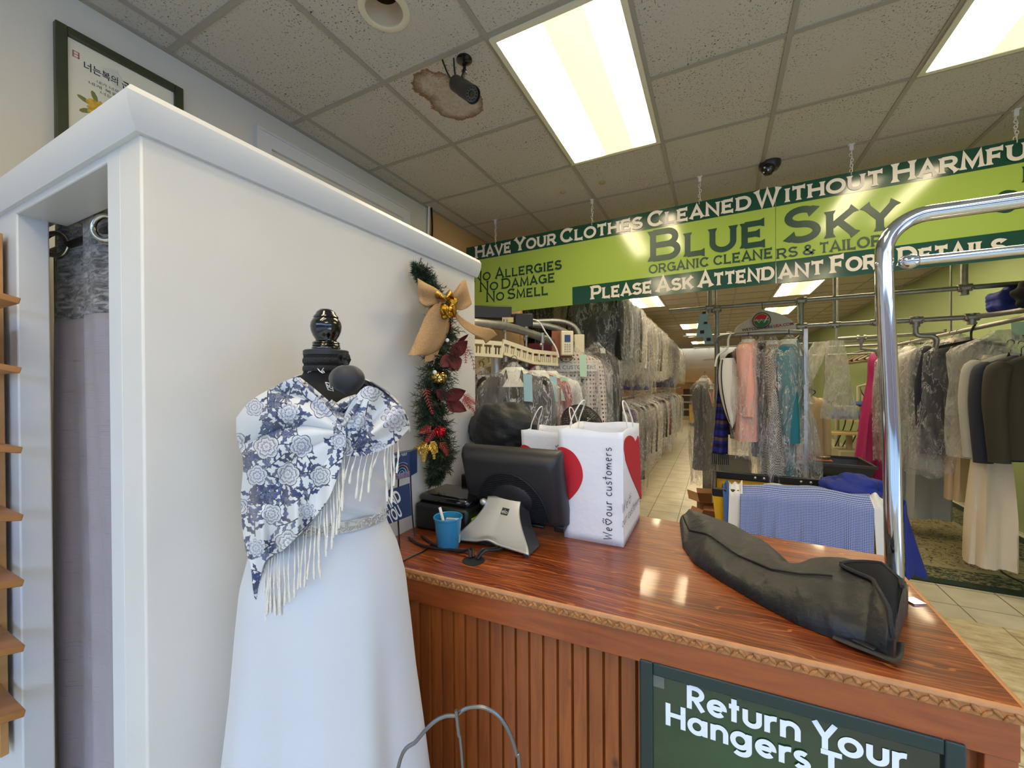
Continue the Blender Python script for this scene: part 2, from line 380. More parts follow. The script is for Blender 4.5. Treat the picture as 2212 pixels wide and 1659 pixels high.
# ------------------------------------------------------------ room
m = MB(); m.bx((-2.6, -2.6, -.1), (3.1, 3.70, 0)); struct(build(m, 'floor', trav, sharp=0, base=(0, 0, 0)))
m = MB(); m.bx((-2.6, 3.70, -.1), (3.1, 22.3, 0)); struct(build(m, 'floor', tile, sharp=0, base=(0, 0, 0)))
dl = P(830, 22, z=CEIL); m = MB(); xs = [-2.6] + [GX(i) for i in range(-5, 9)]; ys = [-2.6] + [GY(j) for j in range(-4, 34)]
for i in range(len(xs) - 1):
    for j in range(len(ys) - 1):
        x0, x1, y0, y1 = xs[i], xs[i + 1], ys[j], ys[j + 1]
        if x0 < dl.x < x1 and y0 < dl.y < y1:                     # the tile with the downlight cut-out
            n = 32; ring = [(dl.x + .088 * math.cos(2 * PI * k / n), dl.y + .088 * math.sin(2 * PI * k / n), CEIL) for k in range(n)]
            out = []
            for k in range(n):
                c, s = math.cos(2 * PI * k / n), math.sin(2 * PI * k / n)
                t = min(((x1 - dl.x) / c if c > 1e-9 else (x0 - dl.x) / c if c < -1e-9 else 9e9), ((y1 - dl.y) / s if s > 1e-9 else (y0 - dl.y) / s if s < -1e-9 else 9e9))
                out.append((dl.x + t * c, dl.y + t * s, CEIL))
            m.add(ring + out, [(k, (k + 1) % n, n + (k + 1) % n, n + k) for k in range(n)])
            for cx, cy in ((x0, y0), (x1, y0), (x1, y1), (x0, y1)):
                k = min(range(n), key=lambda q: math.hypot(out[q][0] - cx, out[q][1] - cy)); near = sorted(range(n), key=lambda q: math.hypot(out[q][0] - cx, out[q][1] - cy))[:2]
                m.add([(cx, cy, CEIL), out[near[0]], out[near[1]]], [(0, 1, 2)])
        else: m.add([(x0, y0, CEIL), (x1, y0, CEIL), (x1, y1, CEIL), (x0, y1, CEIL)], [(0, 3, 2, 1)])
ceil = struct(build(m, 'ceiling', ceil_m, sharp=0, base=(0, 0, 0)))
m = MB()
for x in xs[1:]: m.bx((x - .012, -2.6, CEIL - .006), (x + .012, 22, CEIL + .02))
for y in ys[1:]: m.bx((-2.29, y - .012, CEIL - .0055), (2.8, y + .012, CEIL + .02))
m.bx((-2.29, -2.6, CEIL - .008), (-2.268, 22, CEIL))
struct(build(m, 'grid', grid_m, ceil, sharp=0))
m = MB(); m.bx((-2.45, -2.6, 0), (-2.29, 2.895, 3.2)); struct(build(m, 'wall_left', paint, sharp=0))
m = MB(); m.bx((-2.45, 2.895, 0), (-2.292, 22, 3.2)); struct(build(m, 'wall_left_rear', orange, sharp=0))
m = MB(); m.bx((2.8, 2.6, 0), (2.95, 22, 3.2)); struct(build(m, 'wall_right', green, sharp=0))
m = MB(); m.bx((2.8, -2.6, 0), (2.95, .7, .35)); m.bx((2.8, -2.6, 2.85), (2.95, .7, 3.2)); m.bx((2.8, .7, 0), (2.95, 2.6, 3.2)); struct(build(m, 'wall_right_front', paint, sharp=0))
m = MB()
for y in (-.9, .67): m.bx((2.84, y - .03, .35), (2.9, y + .03, 2.85))
m.bx((2.84, -2.56, 2.2), (2.9, .7, 2.25)); struct(build(m, 'window_2', alu, sharp=0))
m = MB(); m.bx((-2.4, 21.6, 0), (2.9, 21.8, 3.2)); struct(build(m, 'wall_back', orange, sharp=0))
m = MB(); m.bx((-2.4, 21.55, 1.55), (2.9, 21.6, 2.2)); m.bx((-2.4, 21.5, 1.5), (2.9, 21.6, 1.55)); struct(build(m, 'trim_2', mat('pine_board', (214, 168, 105), .5, nz=(3, .1)), sharp=0))
# storefront behind the camera: the daylight comes in here
m = MB(); m.bx((-2.4, -2.6, 0), (2.9, -2.45, .35)); m.bx((-2.4, -2.6, 2.85), (2.9, -2.45, 3.2))
for x in (-2.35, 2.8): m.bx((x - .06, -2.6, .35), (x + .06, -2.45, 2.85))
struct(build(m, 'wall_front', paint, sharp=0))
m = MB()
for x in (-.75, .95): m.bx((x - .03, -2.56, .35), (x + .03, -2.5, 2.85))
m.bx((-2.29, -2.56, 2.2), (2.74, -2.5, 2.25)); struct(build(m, 'window_1', alu, sharp=0))
m = MB(); m.bx((-14, -22, -.2), (14, -2.6, -.12)); struct(build(m, 'pavement', mat('concrete', (150, 148, 142), .9, nz=(2, .1)), sharp=0))
m = MB(); m.bx((-14, -15, 0), (16, -13.5, 4.2)); m.bx((12, -13.5, 0), (13.5, 9, 3.6)); struct(build(m, 'added_facade', mat('added_facade_brown', (120, 92, 78), .9, nz=(3, .2)), sharp=0))  # unseen blocks added to cut the sky light and break up chrome reflections
# casing of the blind transom high on the left wall
m = MB(); X = -2.29
y0, y1, z1, cw = 1.382, 2.63, 2.998, .075
m.prism([(X, y0, 2.3), (X, y0 + cw, 2.3), (X, y0 + cw, z1 - cw), (X, y0, z1)], (.022, 0, 0)); m.prism([(X, y1, 2.3), (X, y1 - cw, 2.3), (X, y1 - cw, z1 - cw), (X, y1, z1)], (.022, 0, 0))
m.prism([(X, y0, z1), (X, y1, z1), (X, y1 - cw, z1 - cw), (X, y0 + cw, z1 - cw)], (.0215, 0, 0))
m.prism([(X, y0 - .012, 2.3), (X, y0, 2.3), (X, y0, z1), (X, y0 - .012, z1 + .012)], (.03, 0, 0)); m.prism([(X, y0 - .012, z1 + .012), (X, y1 + .012, z1 + .012), (X, y1, z1), (X, y0, z1)], (.03, 0, 0))
struct(build(m, 'trim_1', trimw, sharp=0))
# ------------------------------------------------------------ fitting booth
BX, BY, BE = -.994, .378, 1.60
t = thing('fitting_booth', 'white painted fitting booth with curtained doorway beside the counter', 'fitting room', (-1.65, .95, 0))
m = MB(); m.bx((BX - .09, BY, 0), (BX, BE - .008, 2.07)); build(m, 'side_panel', paintb, t, bevel=.004)
m = MB(); m.bx((-1.142, BY, 0), (BX - .085, .46, 2.07)); build(m, 'corner_post', trimw, t, bevel=.004)
m = MB(); m.bx((-2.288, BY, 0), (-1.702, .44, 2.07)); build(m, 'left_post', trimw, t, bevel=.004)
m = MB(); m.bx((-1.705, BY, 2.045), (-1.138, .478, 2.10)); build(m, 'header', trimw, t, bevel=.003)
m = MB(); m.bx((-2.288, BE - .1, 0), (BX - .088, BE - .012, 2.06)); build(m, 'back_panel', paintb, t)
prof = [(0, 2.063), (.010, 2.063), (.022, 2.082), (.030, 2.108), (.031, 2.124), (.022, 2.139), (-.10, 2.139), (-.10, 2.07), (0, 2.07)]
m = MB(); a = [(BX + d, BY - max(d, 0), z) for d, z in prof]; b_ = [(BX + d, BE, z) for d, z in prof]; n = len(prof)
m.add(a + b_, [(i, (i + 1) % n, n + (i + 1) % n, n + i) for i in range(n)] + [tuple(range(n)), tuple(range(n, 2 * n))[::-1]])
build(m, 'crown_trim', trimw, t, sharp=30)
m = MB(); a = [(-2.288, BY - d, z) for d, z in prof]; b_ = [(BX + max(d, 0), BY - d, z) for d, z in prof]
m.add(a + b_, [(i, (i + 1) % n, n + (i + 1) % n, n + i) for i in range(n)] + [tuple(range(n)), tuple(range(n, 2 * n))[::-1]])
build(m, 'crown_trim', trimw, t, sharp=30)
# curtain
def f_velvet(T, b):
    v = T.scale(T.obj(), 16, 16, 52); n = T.noise(v, 1.6, 5., .6, .8)
    setc(T, b, T.ramp(n, [(.38, lin((52, 49, 50))), (.5, lin((110, 106, 106))), (.6, lin((168, 165, 163)))]))
    T.t.links.new(T.n('Bump', {'Height': n, 'Strength': .8, 'Distance': .02}).outputs[0], b.inputs['Normal'])
velvet = mat('crushed_velvet', rough=.35, sheen=.4, fn=f_velvet)
def f_slub(T, b):
    n = T.noise(T.scale(T.obj(), 6, 6, 160), 1.3, 4., .6)
    setc(T, b, T.mix(T.step(n, .62, .72), lin((152, 144, 152)), lin((112, 106, 114))))
    T.t.links.new(T.n('Bump', {'Height': n, 'Strength': .25, 'Distance': .005}).outputs[0], b.inputs['Normal'])
satin = mat('grey_slub_satin', rough=.38, sheen=.2, fn=f_slub)
ZC = 1.775
def fold(x, z):
    a = .010 * math.sin(x * 30 + 2.4 + .5 * math.sin(z * 1.7)) + .006 * math.sin(x * 15 + 1.3 * z) + .004 * math.sin(x * 71 + z * .8)
    return .497 + a * (1.25 - .18 * z)
def cx(u, z): return -1.885 + u * (.40 + .02 * math.sin(z * 2.3))
t = thing('curtain', 'grey satin curtain with silver crushed velvet top in the booth doorway', 'curtain', (-1.7, .497, .03))
m = MB(); m.grid(lambda u, v: (cx(u, 2.12 + (ZC - 2.12) * v), fold(cx(u, 2), 2.12 + (ZC - 2.12) * v), 2.12 + (ZC - 2.12) * v), 60, 12); vb = build(m, 'velvet_band', velvet, t, sharp=60, solid=.004)
m = MB(); m.grid(lambda u, v: (cx(u, ZC + .004 + (.03 - ZC) * v), fold(cx(u, 2), ZC + (.03 - ZC) * v) - .001, ZC + .004 + (.03 - ZC) * v), 60, 50); build(m, 'satin_panel', satin, t, sharp=60, solid=.003)
m = MB(); m.grid(lambda u, v: (-2.27 + u * .2, .6 + .012 * math.sin(u * 30), 2.1 - 2.06 * v), 20, 6); build(m, 'gap_shade_sheet', blackm, t, sharp=60)  # added black sheet standing in for the dark interior beside the curtain
ring_m = mat('brushed_nickel', (190, 184, 168), .22, 1.)
for x in (-1.80, -1.492):
    m = MB(); yy = fold(x, 2.0)
    m.tube([(x + .028 * math.cos(a), yy - .012 + .018 * math.cos(a), 2.008 + .034 * math.sin(a)) for a in np.linspace(0, 2 * PI, 24, False)], .0075, 8, closed=True); build(m, 'grommet', ring_m, vb, sharp=60)
m = MB(); m.tube([(-2.28, .50, 2.008), (-1.09, .50, 2.008)], .011, 12); tag(build(m, 'curtain_rod', mat('dark_bronze', (60, 54, 50), .35, .8)), 'dark curtain rod threaded through the grey curtain rings', 'curtain rod')
# slatted display rack at the left edge, with a booklet
wood_l = mat('oiled_beech', (178, 128, 74), .5, nz=(4, .14), stretch=(1, 1, 6))
wood_d = mat('beech_ledge', (160, 110, 60), .45, nz=(5, .16), stretch=(8, 1, 1))
t = thing('display_rack', 'brown slatted wooden display rack at the left edge beside the booth', 'rack', (-1.6, .33, .62))
m = MB(); m.bx((-1.93, .352, .55), (-1.765, .368, 2.0)); build(m, 'back_board', wood_l, t, bevel=.002)
for z in (1.80, 1.626, 1.425, 1.255, 1.09, .925, .76):
    m = MB(); M_ = Matrix.Rotation(math.radians(-14), 3, 'X'); m.box((-1.69 + .13, .312, z), (.42, .082, .016), M=M_); o = build(m, 'ledge', wood_d, t, bevel=.002)
    o.location.x -= .21
m = MB(); m.box((-1.63, .315, 1.69), (.09, .012, .11), M=Matrix.Rotation(math.radians(-10), 3, 'X')); o = build(m, 'booklet', mat('red_card', (178, 30, 26), .45)); o.location.x -= .075
tag(o, 'red booklet standing on a ledge of the wooden display rack', 'booklet')
# framed calligraphy
t = thing('framed_print', 'green framed Korean calligraphy print with yellow flower on left wall', 'picture', (-2.29, .816, 2.35))
fm = mat('olive_green_frame', (54, 60, 38), .4, nz=(12, .1)); y0, y1, z0, z1, w_ = .606, 1.026, 2.35, 2.985, .034
for nm, a, b_ in (('frame', (y0, y0 + w_, z0, z1), 0), ('frame', (y1 - w_, y1, z0, z1), 0), ('frame', (y0 + w_, y1 - w_, z1 - w_, z1), 0), ('frame', (y0 + w_, y1 - w_, z0, z0 + w_), 0)):
    m = MB(); m.bx((-2.289, a[0], a[2]), (-2.262, a[1], a[3])); build(m, nm, fm, t, bevel=.003)
m = MB(); m.bx((-2.288, y0 + w_ - .003, z0 + w_ - .003), (-2.278, y1 - w_ + .003, z1 - w_ + .003)); pp_ = build(m, 'paper', mat('print_paper', (222, 217, 200), .5), t, sharp=0)
ink = mat('navy_ink', (30, 34, 58), .6); Mx = lambda y, z: frame_of((-2.2772, y, z), (0, 1, 0), (0, 0, 1))
type_mesh('너는복의 근원이 될지라', .036, Mx(.686, 2.858), 'headline', ink, pp_, weight=.0006, sx=.29)
for k, (s_, y_, w2) in enumerate((('내가 너로 큰 민족을 이루고', .725, .2), ('네게 복을 주어 네 이름을', .70, .24), ('너는 복의 근원이', .735, .15))):
    type_mesh(s_, .014, Mx(y_, 2.824 - .019 * k), 'verse', ink, pp_, sx=w2)
m = MB(); r_ = mat('red_seal_ink', (196, 120, 110), .6)
for a, b_ in (((.656, 2.884), (.660, 2.908)), ((.656, 2.884), (.676, 2.887)), ((.672, 2.884), (.676, 2.908)), ((.656, 2.895), (.676, 2.898)), ((.656, 2.906), (.676, 2.909))): m.bx((-2.2775, *a), (-2.277, *b_))
build(m, 'seal', r_, pp_, sharp=0)
m = MB()
for k in range(7):
    pts = [(-2.2774, .90 + (.12 + .008 * k) * math.cos(a), 2.96 + (.115 + .007 * k) * math.sin(a)) for a in np.linspace(-2.75, -.35, 18)]
    m.tube([p for p in pts if p[1] < y1 - w_ and p[2] < z1 - w_], .0013, 4, flat=.3)
build(m, 'brush_sweep', mat('grey_wash', (176, 180, 178), .7), pp_)
m = MB(); rg = random.Random(3)
for k in range(26):
    a = rg.uniform(0, 2 * PI); r0 = rg.uniform(.0, .042); c = Vector((-2.277, .735 + r0 * math.cos(a) * .8, 2.715 + r0 * math.sin(a)))
    m.sphere(c, (.0015, .016, .009), 8, Matrix.Rotation(a, 3, 'X'))
build(m, 'flower', mat('yellow_petal', (206, 164, 50), .6, nz=(60, .3)), pp_)
m = MB()
for a in (1.0, 1.9, 2.8, -2.6): m.sphere((-2.2775, .735 + .05 * math.cos(a), 2.715 + .05 * math.sin(a)), (.001, .022, .009), 8, Matrix.Rotation(a, 3, 'X'))
build(m, 'leaf', mat('leaf_print', (120, 124, 60), .6), pp_)
# conduit and cable in the corner where the paint changes
m = MB(); m.tube(smooth_path([(-2.27, 2.88, CEIL), (-2.27, 2.87, 2.9), (-2.268, 2.86, 2.6), (-2.27, 2.865, 1.9), (-2.27, 2.86, .1)]), .011, 8); tag(build(m, 'conduit', white_p), 'white cable conduit running down the left wall to the orange paint', 'conduit')
m = MB(); m.tube(smooth_path([(-2.262, 2.905, CEIL), (-2.262, 2.915, 2.95), (-2.264, 2.9, 2.75), (-2.262, 2.91, 2.3), (-2.262, 2.905, .1)]), .008, 6); tag(build(m, 'cable', blackm), 'black cable hanging beside the white conduit at the orange wall', 'cable')
# ------------------------------------------------------------ ceiling fittings
def f_lamp(T, b):
    X = T.xyz(T.obj())[0]
    k = T.step(X, -.29, .29)
    c = T.ramp(k, [(0, lin((255, 236, 200))), (.2, lin((255, 232, 190))), (.42, (1, .86, .48, 1)), (.72, (1, .87, .52, 1)), (.9, lin((255, 232, 190)))])
    s_ = T.ramp(k, [(0, (1, 1, 1, 1)), (.24, (.8, .8, .8, 1)), (.42, (.043, .043, .043, 1)), (.72, (.043, .043, .043, 1)), (.88, (.9, .9, .9, 1))])
    setc(T, b, c, 'Emission Color'); setc(T, b, T.math('MULTIPLY', s_, LAMP), 'Emission Strength')
lamp_m = mat('lit_diffuser', (230, 228, 215), .4, fn=f_lamp)
lamp_f = mat('lamp_frame', (222, 214, 188), .4)
m0 = None
LIGHTS = [(-1, 1, 'large lit fluorescent ceiling panel above the counter'), (2, 1, 'lit fluorescent ceiling panel cut off by the top right corner'), (-1, 6, 'added unseen lit ceiling panel above the conveyor behind the hanging sign'), (2, 6, 'added unseen lit ceiling panel above the clothes rails behind the sign'), (2, 11, 'lit ceiling panel seen just below the hanging sign'), (2, 15, 'lit ceiling panel behind the white shoulder cape'), (-2, 11, 'lit ceiling panel above the garment conveyor'), (-1, 18, 'lit ceiling panel far down above the aisle'), (-1, 22, 'lit ceiling panel farthest down above the aisle'), (2, 20, 'lit ceiling panel far back above the presses'), (-1, 27, 'lit ceiling panel next to the rear wall'), (3, 8, 'added unseen lit ceiling panel above the right clothes rail'), (-3, 7, 'added unseen lit ceiling panel above the upper conveyor row'), (0, 9, 'added unseen lit ceiling panel above the aisle behind the sign'), (-1, -3, 'added unseen lit ceiling panel behind the photographer, above the shop front'), (2, -4, 'added unseen lit ceiling panel behind the photographer on the right')]  # some panels are unseen, added to brighten the back room and shop front
for i, j, lb in LIGHTS:
    x, y = (GX(i) + GX(i + 1)) / 2, (GY(j) + GY(j + 2)) / 2
    if m0 is None:
        m0 = thing('ceiling_light', lb, 'ceiling light', (x, y, CEIL - .012), 'fluorescent ceiling panels')
        m = MB()
        for sx in (-1, 1): m.box((x + sx * .285, y, CEIL - .008), (.026, 1.19, .012)); m.box((x, y + sx * .584, CEIL - .008), (.55, .026, .012))
        build(m, 'frame', lamp_f, m0, sharp=0)
        m = MB(); m.box((x, y, CEIL - .006), (.548, 1.146, .008)); build(m, 'diffuser', lamp_m, m0, sharp=0)
    else: dup(m0, (x, y, CEIL - .012), label=lb)
t = thing('recessed_downlight', 'unlit recessed downlight with cream ring near the top edge', 'downlight', (dl.x, dl.y, CEIL - .006))
m = MB(); m.lathe([(.078, CEIL + .004), (.076, CEIL - .004), (.084, CEIL - .008), (.104, CEIL - .004), (.106, CEIL + .001)], (dl.x, dl.y, 0), 36, caps=False); build(m, 'trim_ring', cream_p, t)
m = MB(); m.lathe([(.0785, CEIL + .002), (.074, CEIL + .03), (.066, CEIL + .06), (.056, CEIL + .075)], (dl.x, dl.y, 0), 32, caps=False); build(m, 'reflector', mat('beige_baffle', (196, 176, 150), .5), t)
m = MB(); m.lathe([(.057, CEIL + .074), (.05, CEIL + .15), (.001, CEIL + .16)], (dl.x, dl.y, 0), 24, caps=False); build(m, 'lamp_holder', mat('rust_brown', (60, 40, 26), .8), t)
c0 = P(1003, 128, z=CEIL); t = thing('bullet_camera', 'black bullet security camera under the brown water stain', 'security camera', (c0.x, c0.y, CEIL))
m = MB(); m.lathe([(.038, 0), (.038, -.006), (.03, -.012), (.012, -.018)][::-1], (c0.x, c0.y, CEIL), 24); build(m, 'ceiling_mount', gloss_black, t)
d0, d1 = P(984, 180, d=1.86), P(1019, 203, d=1.76); ax = (d1 - d0).normalized()
m = MB(); m.tube([(c0.x, c0.y, CEIL - .01), (c0.x, c0.y, CEIL - .06), tuple(d0 * .6 + d1 * .4 + Vector((0, 0, .03)))], [.009, .008, .012], 8); m.sphere((c0.x, c0.y, CEIL - .06), .014, 10); build(m, 'bracket', gloss_black, t)
Q = ax.to_track_quat('Z', 'Y').to_matrix(); L = (d1 - d0).length
m = MB(); m.lathe([(.001, 0), (.03, 0), (.034, .006), (.034, L * .45), (.036, L * .47), (.036, L + .012), (.033, L + .012), (.033, L)], d0, 28, M=Q, caps=False); cb = build(m, 'body', mat('satin_black', (18, 18, 19), .35), t)
m = MB(); m.lathe([(.001, L - .002), (.032, L - .002)], d0, 24, M=Q, caps=False); build(m, 'front_glass', mat('lens_plate', (70, 72, 74), .15), cb)
m = MB(); m.lathe([(.001, L + .004), (.012, L + .004), (.013, L - .002)], d0, 20, M=Q, caps=False)
for k in range(12): m.sphere(tuple(d0 + Q @ Vector((.022 * math.cos(k * PI / 6), .022 * math.sin(k * PI / 6), L))), .0028, 6)
build(m, 'lens', gloss_black, cb)
for px, py in ((955, 128), (980, 126)):
    m = MB(); q = P(px, py, z=CEIL); m.tube(smooth_path([q, q * .5 + d0 * .5 + Vector((0, 0, .004 if px > 960 else -.02)), d0 + ax * .012]), .0042, 6); build(m, 'cable', black, t)
c0 = P(1663, 352, z=CEIL); t = thing('dome_camera', 'dark dome security camera on the ceiling above the sign', 'security camera', (c0.x, c0.y, CEIL))
m = MB(); m.lathe([(.001, -.055), (.05, -.052), (.066, -.03), (.07, 0)], (c0.x, c0.y, CEIL), 32); build(m, 'housing', mat('charcoal_plastic', (38, 36, 35), .35), t)
m = MB(); m.sphere((c0.x - .012, c0.y - .02, CEIL - .045), (.048, .048, .052), 24); eb = build(m, 'eyeball', gloss_black, t)
m = MB(); e = Vector((-.42, -.75, -.5)).normalized(); ec = Vector((c0.x - .012, c0.y - .02, CEIL - .045)) + e * .047
for k in range(3):
    o_ = e.orthogonal().normalized(); m.sphere(ec + Matrix.Rotation(k * 2.1, 3, e) @ o_ * .018, .006, 8)
build(m, 'led', white_p, eb)
for px, py, lb in ((1216, 415, 'small beige cap on the ceiling tile left of the large light'), (1301, 394, 'small beige cap on the ceiling tile just beyond the large light')):
    q = P(px, py, z=CEIL); m = MB(); m.lathe([(.001, -.012), (.015, -.012), (.022, -.006), (.024, 0)], (q.x, q.y, CEIL), 16); tag(build(m, 'ceiling_plug', mat('beige_plug', (170, 152, 112), .5), base=(q.x, q.y, CEIL)), lb, 'ceiling cap')
# ------------------------------------------------------------ hanging sign
SY = 3.40; lime = mat('lime_sign_print', (158, 184, 80), .13, spec=.65); dgreen = mat('dark_green_sign_print', (20, 70, 54), .13, spec=.65); cream = mat('cream_lettering', (222, 216, 206), .35); dletter = mat('dark_green_lettering', (18, 62, 48), .35)
slope = .012; sz = lambda x: slope * (x + 2.2)
XL, XS, XR = -2.216, .373, 2.72; ZB, ZT = 2.235, 2.915; ZH = 2.775; ZL = 2.39; XB = P(1237, 640, y=SY).x
def panel(m, x0, x1, z0, z1, y0, y1):
    m.prism([(x0, y0, z0 + sz(x0)), (x1, y0, z0 + sz(x1)), (x1, y0, z1 + sz(x1)), (x0, y0, z1 + sz(x0))], (0, y1 - y0, 0))
F3 = lambda y: (lambda x, z: (x, y, z + sz(x)))
def words(t, lst, m_, y, zb, h, wd, small, nm='lettering', px_y=600):
    for s_, a, b_ in lst:
        mm = MB(); letters(mm, s_, CAPS, F3(y), P(a, px_y, y=SY).x, P(b_, px_y, y=SY).x, zb, h, wd, small); build(mm, nm, m_, bd, sharp=0)
t = thing('hanging_sign', 'left panel of the long green hanging sign, with No Allergies lettering', 'sign', (-.92, SY, ZB), 'hanging sign panels')
m = MB(); panel(m, XL, XS, ZB, ZT, SY - .004, SY + .004); bd = build(m, 'board', lime, t, sharp=0)
m = MB(); panel(m, XL, XS, ZH, ZT, SY - .006, SY - .004); build(m, 'top_band', dgreen, t, sharp=0)
m = MB(); panel(m, XB, XS, ZB, ZL, SY - .006, SY - .004); build(m, 'bottom_band', dgreen, t, sharp=0)
words(t, [('HAVE', 1027, 1105), ('YOUR', 1113, 1202), ('CLOTHES', 1211, 1388), ('CLEANED', 1399, 1622), ('W', 1632, 1684)], cream, SY - .0075, 2.792, .117, .2, .8)
words(t, [('NO', 1022, 1060), ('ALLERGIES', 1070, 1214), ], dletter, SY - .0055, 2.563, .098, .17, .8)
words(t, [('NO', 1036, 1076), ('DAMAGE', 1083, 1199)], dletter, SY - .0055, 2.458, .098, .17, .8)
words(t, [('NO', 1050, 1089), ('SMELL', 1096, 1184)], dletter, SY - .0055, 2.352, .098, .17, .8)
words(t, [('BLUE', 1401, 1654)], dletter, SY - .0055, 2.515, .24, .19, .74)
words(t, [('ORGANIC', 1402, 1531), ('CLEANE', 1541, 1669)], dletter, SY - .0055, 2.418, .07, .17, 1.)
words(t, [('PLEASE', 1276, 1408), ('ASK', 1418, 1497), ('ATTEND', 1509, 1671)], cream, SY - .0075, 2.265, .112, .2, .8)
t = thing('hanging_sign', 'right panel of the long green hanging sign, with Sky lettering', 'sign', (1.55, SY, ZB), 'hanging sign panels')
m = MB(); panel(m, XS + .004, XR, ZB - .004, ZT - .004, SY - .003, SY + .004); bd = build(m, 'board', lime, t, sharp=0)
m = MB(); panel(m, XS + .004, XR, ZH, ZT - .004, SY - .005, SY - .003); build(m, 'top_band', dgreen, t, sharp=0)
m = MB(); panel(m, XS + .004, XR, ZB - .004, ZL, SY - .005, SY - .003); build(m, 'bottom_band', dgreen, t, sharp=0)
words(t, [('_ITHOUT', 1695, 1906), ('HARMFUL', 1926, 2262)], cream, SY - .0065, 2.792, .117, .2, .8)
words(t, [('SKY', 1692, 1937)], dletter, SY - .0045, 2.5, .24, .19, .74)
words(t, [('_RS', 1677, 1723), ('&', 1733, 1761), ('_TAILORS', 1770, 1930)], dletter, SY - .0045, 2.405, .07, .17, 1.)
words(t, [('_ANT', 1682, 1778), ('FOR', 1793, 1893), ('DETAILS', 1938, 2170)], cream, SY - .0065, 2.262, .112, .2, .8)
words(t, [('S', 2150, 2195)], dletter, SY - .0045, 2.50, .13, .15, 1.); words(t, [('E', 2203, 2262)], dletter, SY - .0045, 2.66, .09, .15, 1.)
for k, (px, py, lb) in enumerate(((1075, 478, 'white chain at the left end of the hanging sign'), (1281, 433, 'white chain above the word Clothes on the sign'), (1512, 387, 'white chain above the word Cleaned on the sign'), (1838, 313, 'white chain right of the dome camera holding the sign'), (2195, 235, 'white chain at the right edge of the photo holding the sign'))):
    q = P(px, py, z=CEIL); x = q.x; t = thing('sign_chain', lb, 'chain', (x, SY, ZT + sz(x)), 'chains holding the hanging sign'); zt, zb = CEIL - .045, ZT + sz(x) - .02
    m = MB(); m.box((x, SY, CEIL - .022), (.02, .012, .04)); m.box((x, SY, CEIL - .004), (.035, .02, .006)); build(m, 'ceiling_clip', white_p, t, sharp=0)
    m = MB(); n = 9
    for i in range(n):
        z = zt + (zb - zt) * (i + .5) / n; h = (zt - zb) / n * .68
        m.tube([(x + (.0075 * math.cos(a) if i % 2 else 0) + .004 * math.sin(i * 1.9 + k), SY - (0 if i % 2 else .0075 * math.cos(a)), z + h * math.sin(a)) for a in np.linspace(0, 2 * PI, 12, False)], .002, 5, closed=True)
    build(m, 'links', white_p, t)
# ------------------------------------------------------------ counter
def f_top(T, b):
    o = T.obj(); v = T.scale(o, 1.6, 16, 5); n = T.noise(v, 1.5, 7., .62, 1.6); n2 = T.noise(T.scale(o, 1, 1.8, 1), 3, 4.)
    col = T.ramp(n, [(.28, lin((70, 24, 8))), (.45, lin((112, 46, 14))), (.6, lin((142, 70, 24))), (.75, lin((196, 116, 50)))])
    lines = T.step(T.n('TexWave', {'Vector': T.scale(o, 1.2, 5, 1), 'Scale': 4.5, 'Distortion': 18., 'Detail': 3., 'Detail Scale': .7}, bands_direction='Y').outputs['Fac'], .94, .99)
    col = T.mix(T.math('MULTIPLY', lines, .6), col, lin((206, 122, 52)))
    setc(T, b, T.mix(T.step(n2, .3, .75), col, lin((92, 30, 10)), 'MIX') if False else T.mix(T.math('MULTIPLY', T.step(n2, .45, .8), .55), col, lin((84, 26, 9))))
    T.t.links.new(T.n('Bump', {'Height': T.noise(o, 14, 2.), 'Strength': .035, 'Distance': .02}).outputs[0], b.inputs['Normal'])
top_m = mat('varnished_plywood', rough=.36, coat=.3, fn=f_top)
def f_pine(T, b):
    X, Y, Z = T.xyz(T.obj())
    pl = T.math('FLOOR', T.math('DIVIDE', X, .0375)); rnd = T.n('TexWhiteNoise', {1: pl}, noise_dimensions='1D').outputs[0]
    v = T.vec(T.math('MULTIPLY', X, 60), T.math('ADD', T.math('MULTIPLY', Z, 4.5), T.math('MULTIPLY', rnd, 40)), 0.)
    n = T.noise(v, 1., 4., .6, .8)
    col = T.mix(T.step(n, .3, .75), lin((122, 58, 18)), lin((160, 86, 30)))
    col = T.mix(T.math('MULTIPLY', rnd, .5), col, lin((104, 48, 15)))
    kv = T.vec(T.math('MULTIPLY', X, 11), T.math('ADD', T.math('MULTIPLY', Z, 6.5), T.math('MULTIPLY', rnd, 9)), 0.)
    k = T.vor(kv, 1.0)
    setc(T, b, T.mix(T.step(k, .13, .04), col, lin((66, 26, 8))))
bead_m = mat('knotty_pine_beadboard', rough=.42, coat=.25, fn=f_pine)
def f_fascia(T, b):
    o = T.obj(); n = T.noise(T.scale(o, 3, 1, 30), 1.4, 5., .6, .7); k = T.vor(T.scale(o, 5.2, 0, 13), 1.)
    col = T.mix(T.step(n, .3, .72), lin((122, 52, 14)), lin((158, 78, 24)))
    setc(T, b, T.mix(T.step(k, .16, .05), col, lin((44, 18, 10))))
fas_m = mat('knotty_pine_fascia', rough=.35, coat=.35, fn=f_fascia)
edge_m = mat('pale_moulding', (196, 138, 92), .4, nz=(40, .12)); rope_m = mat('carved_moulding', (164, 108, 58), .5, nz=(80, .3))
FA, FB = Vector((-.99, .883, 0)), Vector((.44, .947, 0)); U = (FB - FA).normalized(); NO = Vector((U.y, -U.x, 0)); FL = (FB - FA).length; CT = 1.05
FR = Matrix(((U.x, -NO.x, 0), (U.y, -NO.y, 0), (0, 0, 1)))
def F(s_, o_, z): return FA + U * s_ + NO * o_ + Vector((0, 0, z))
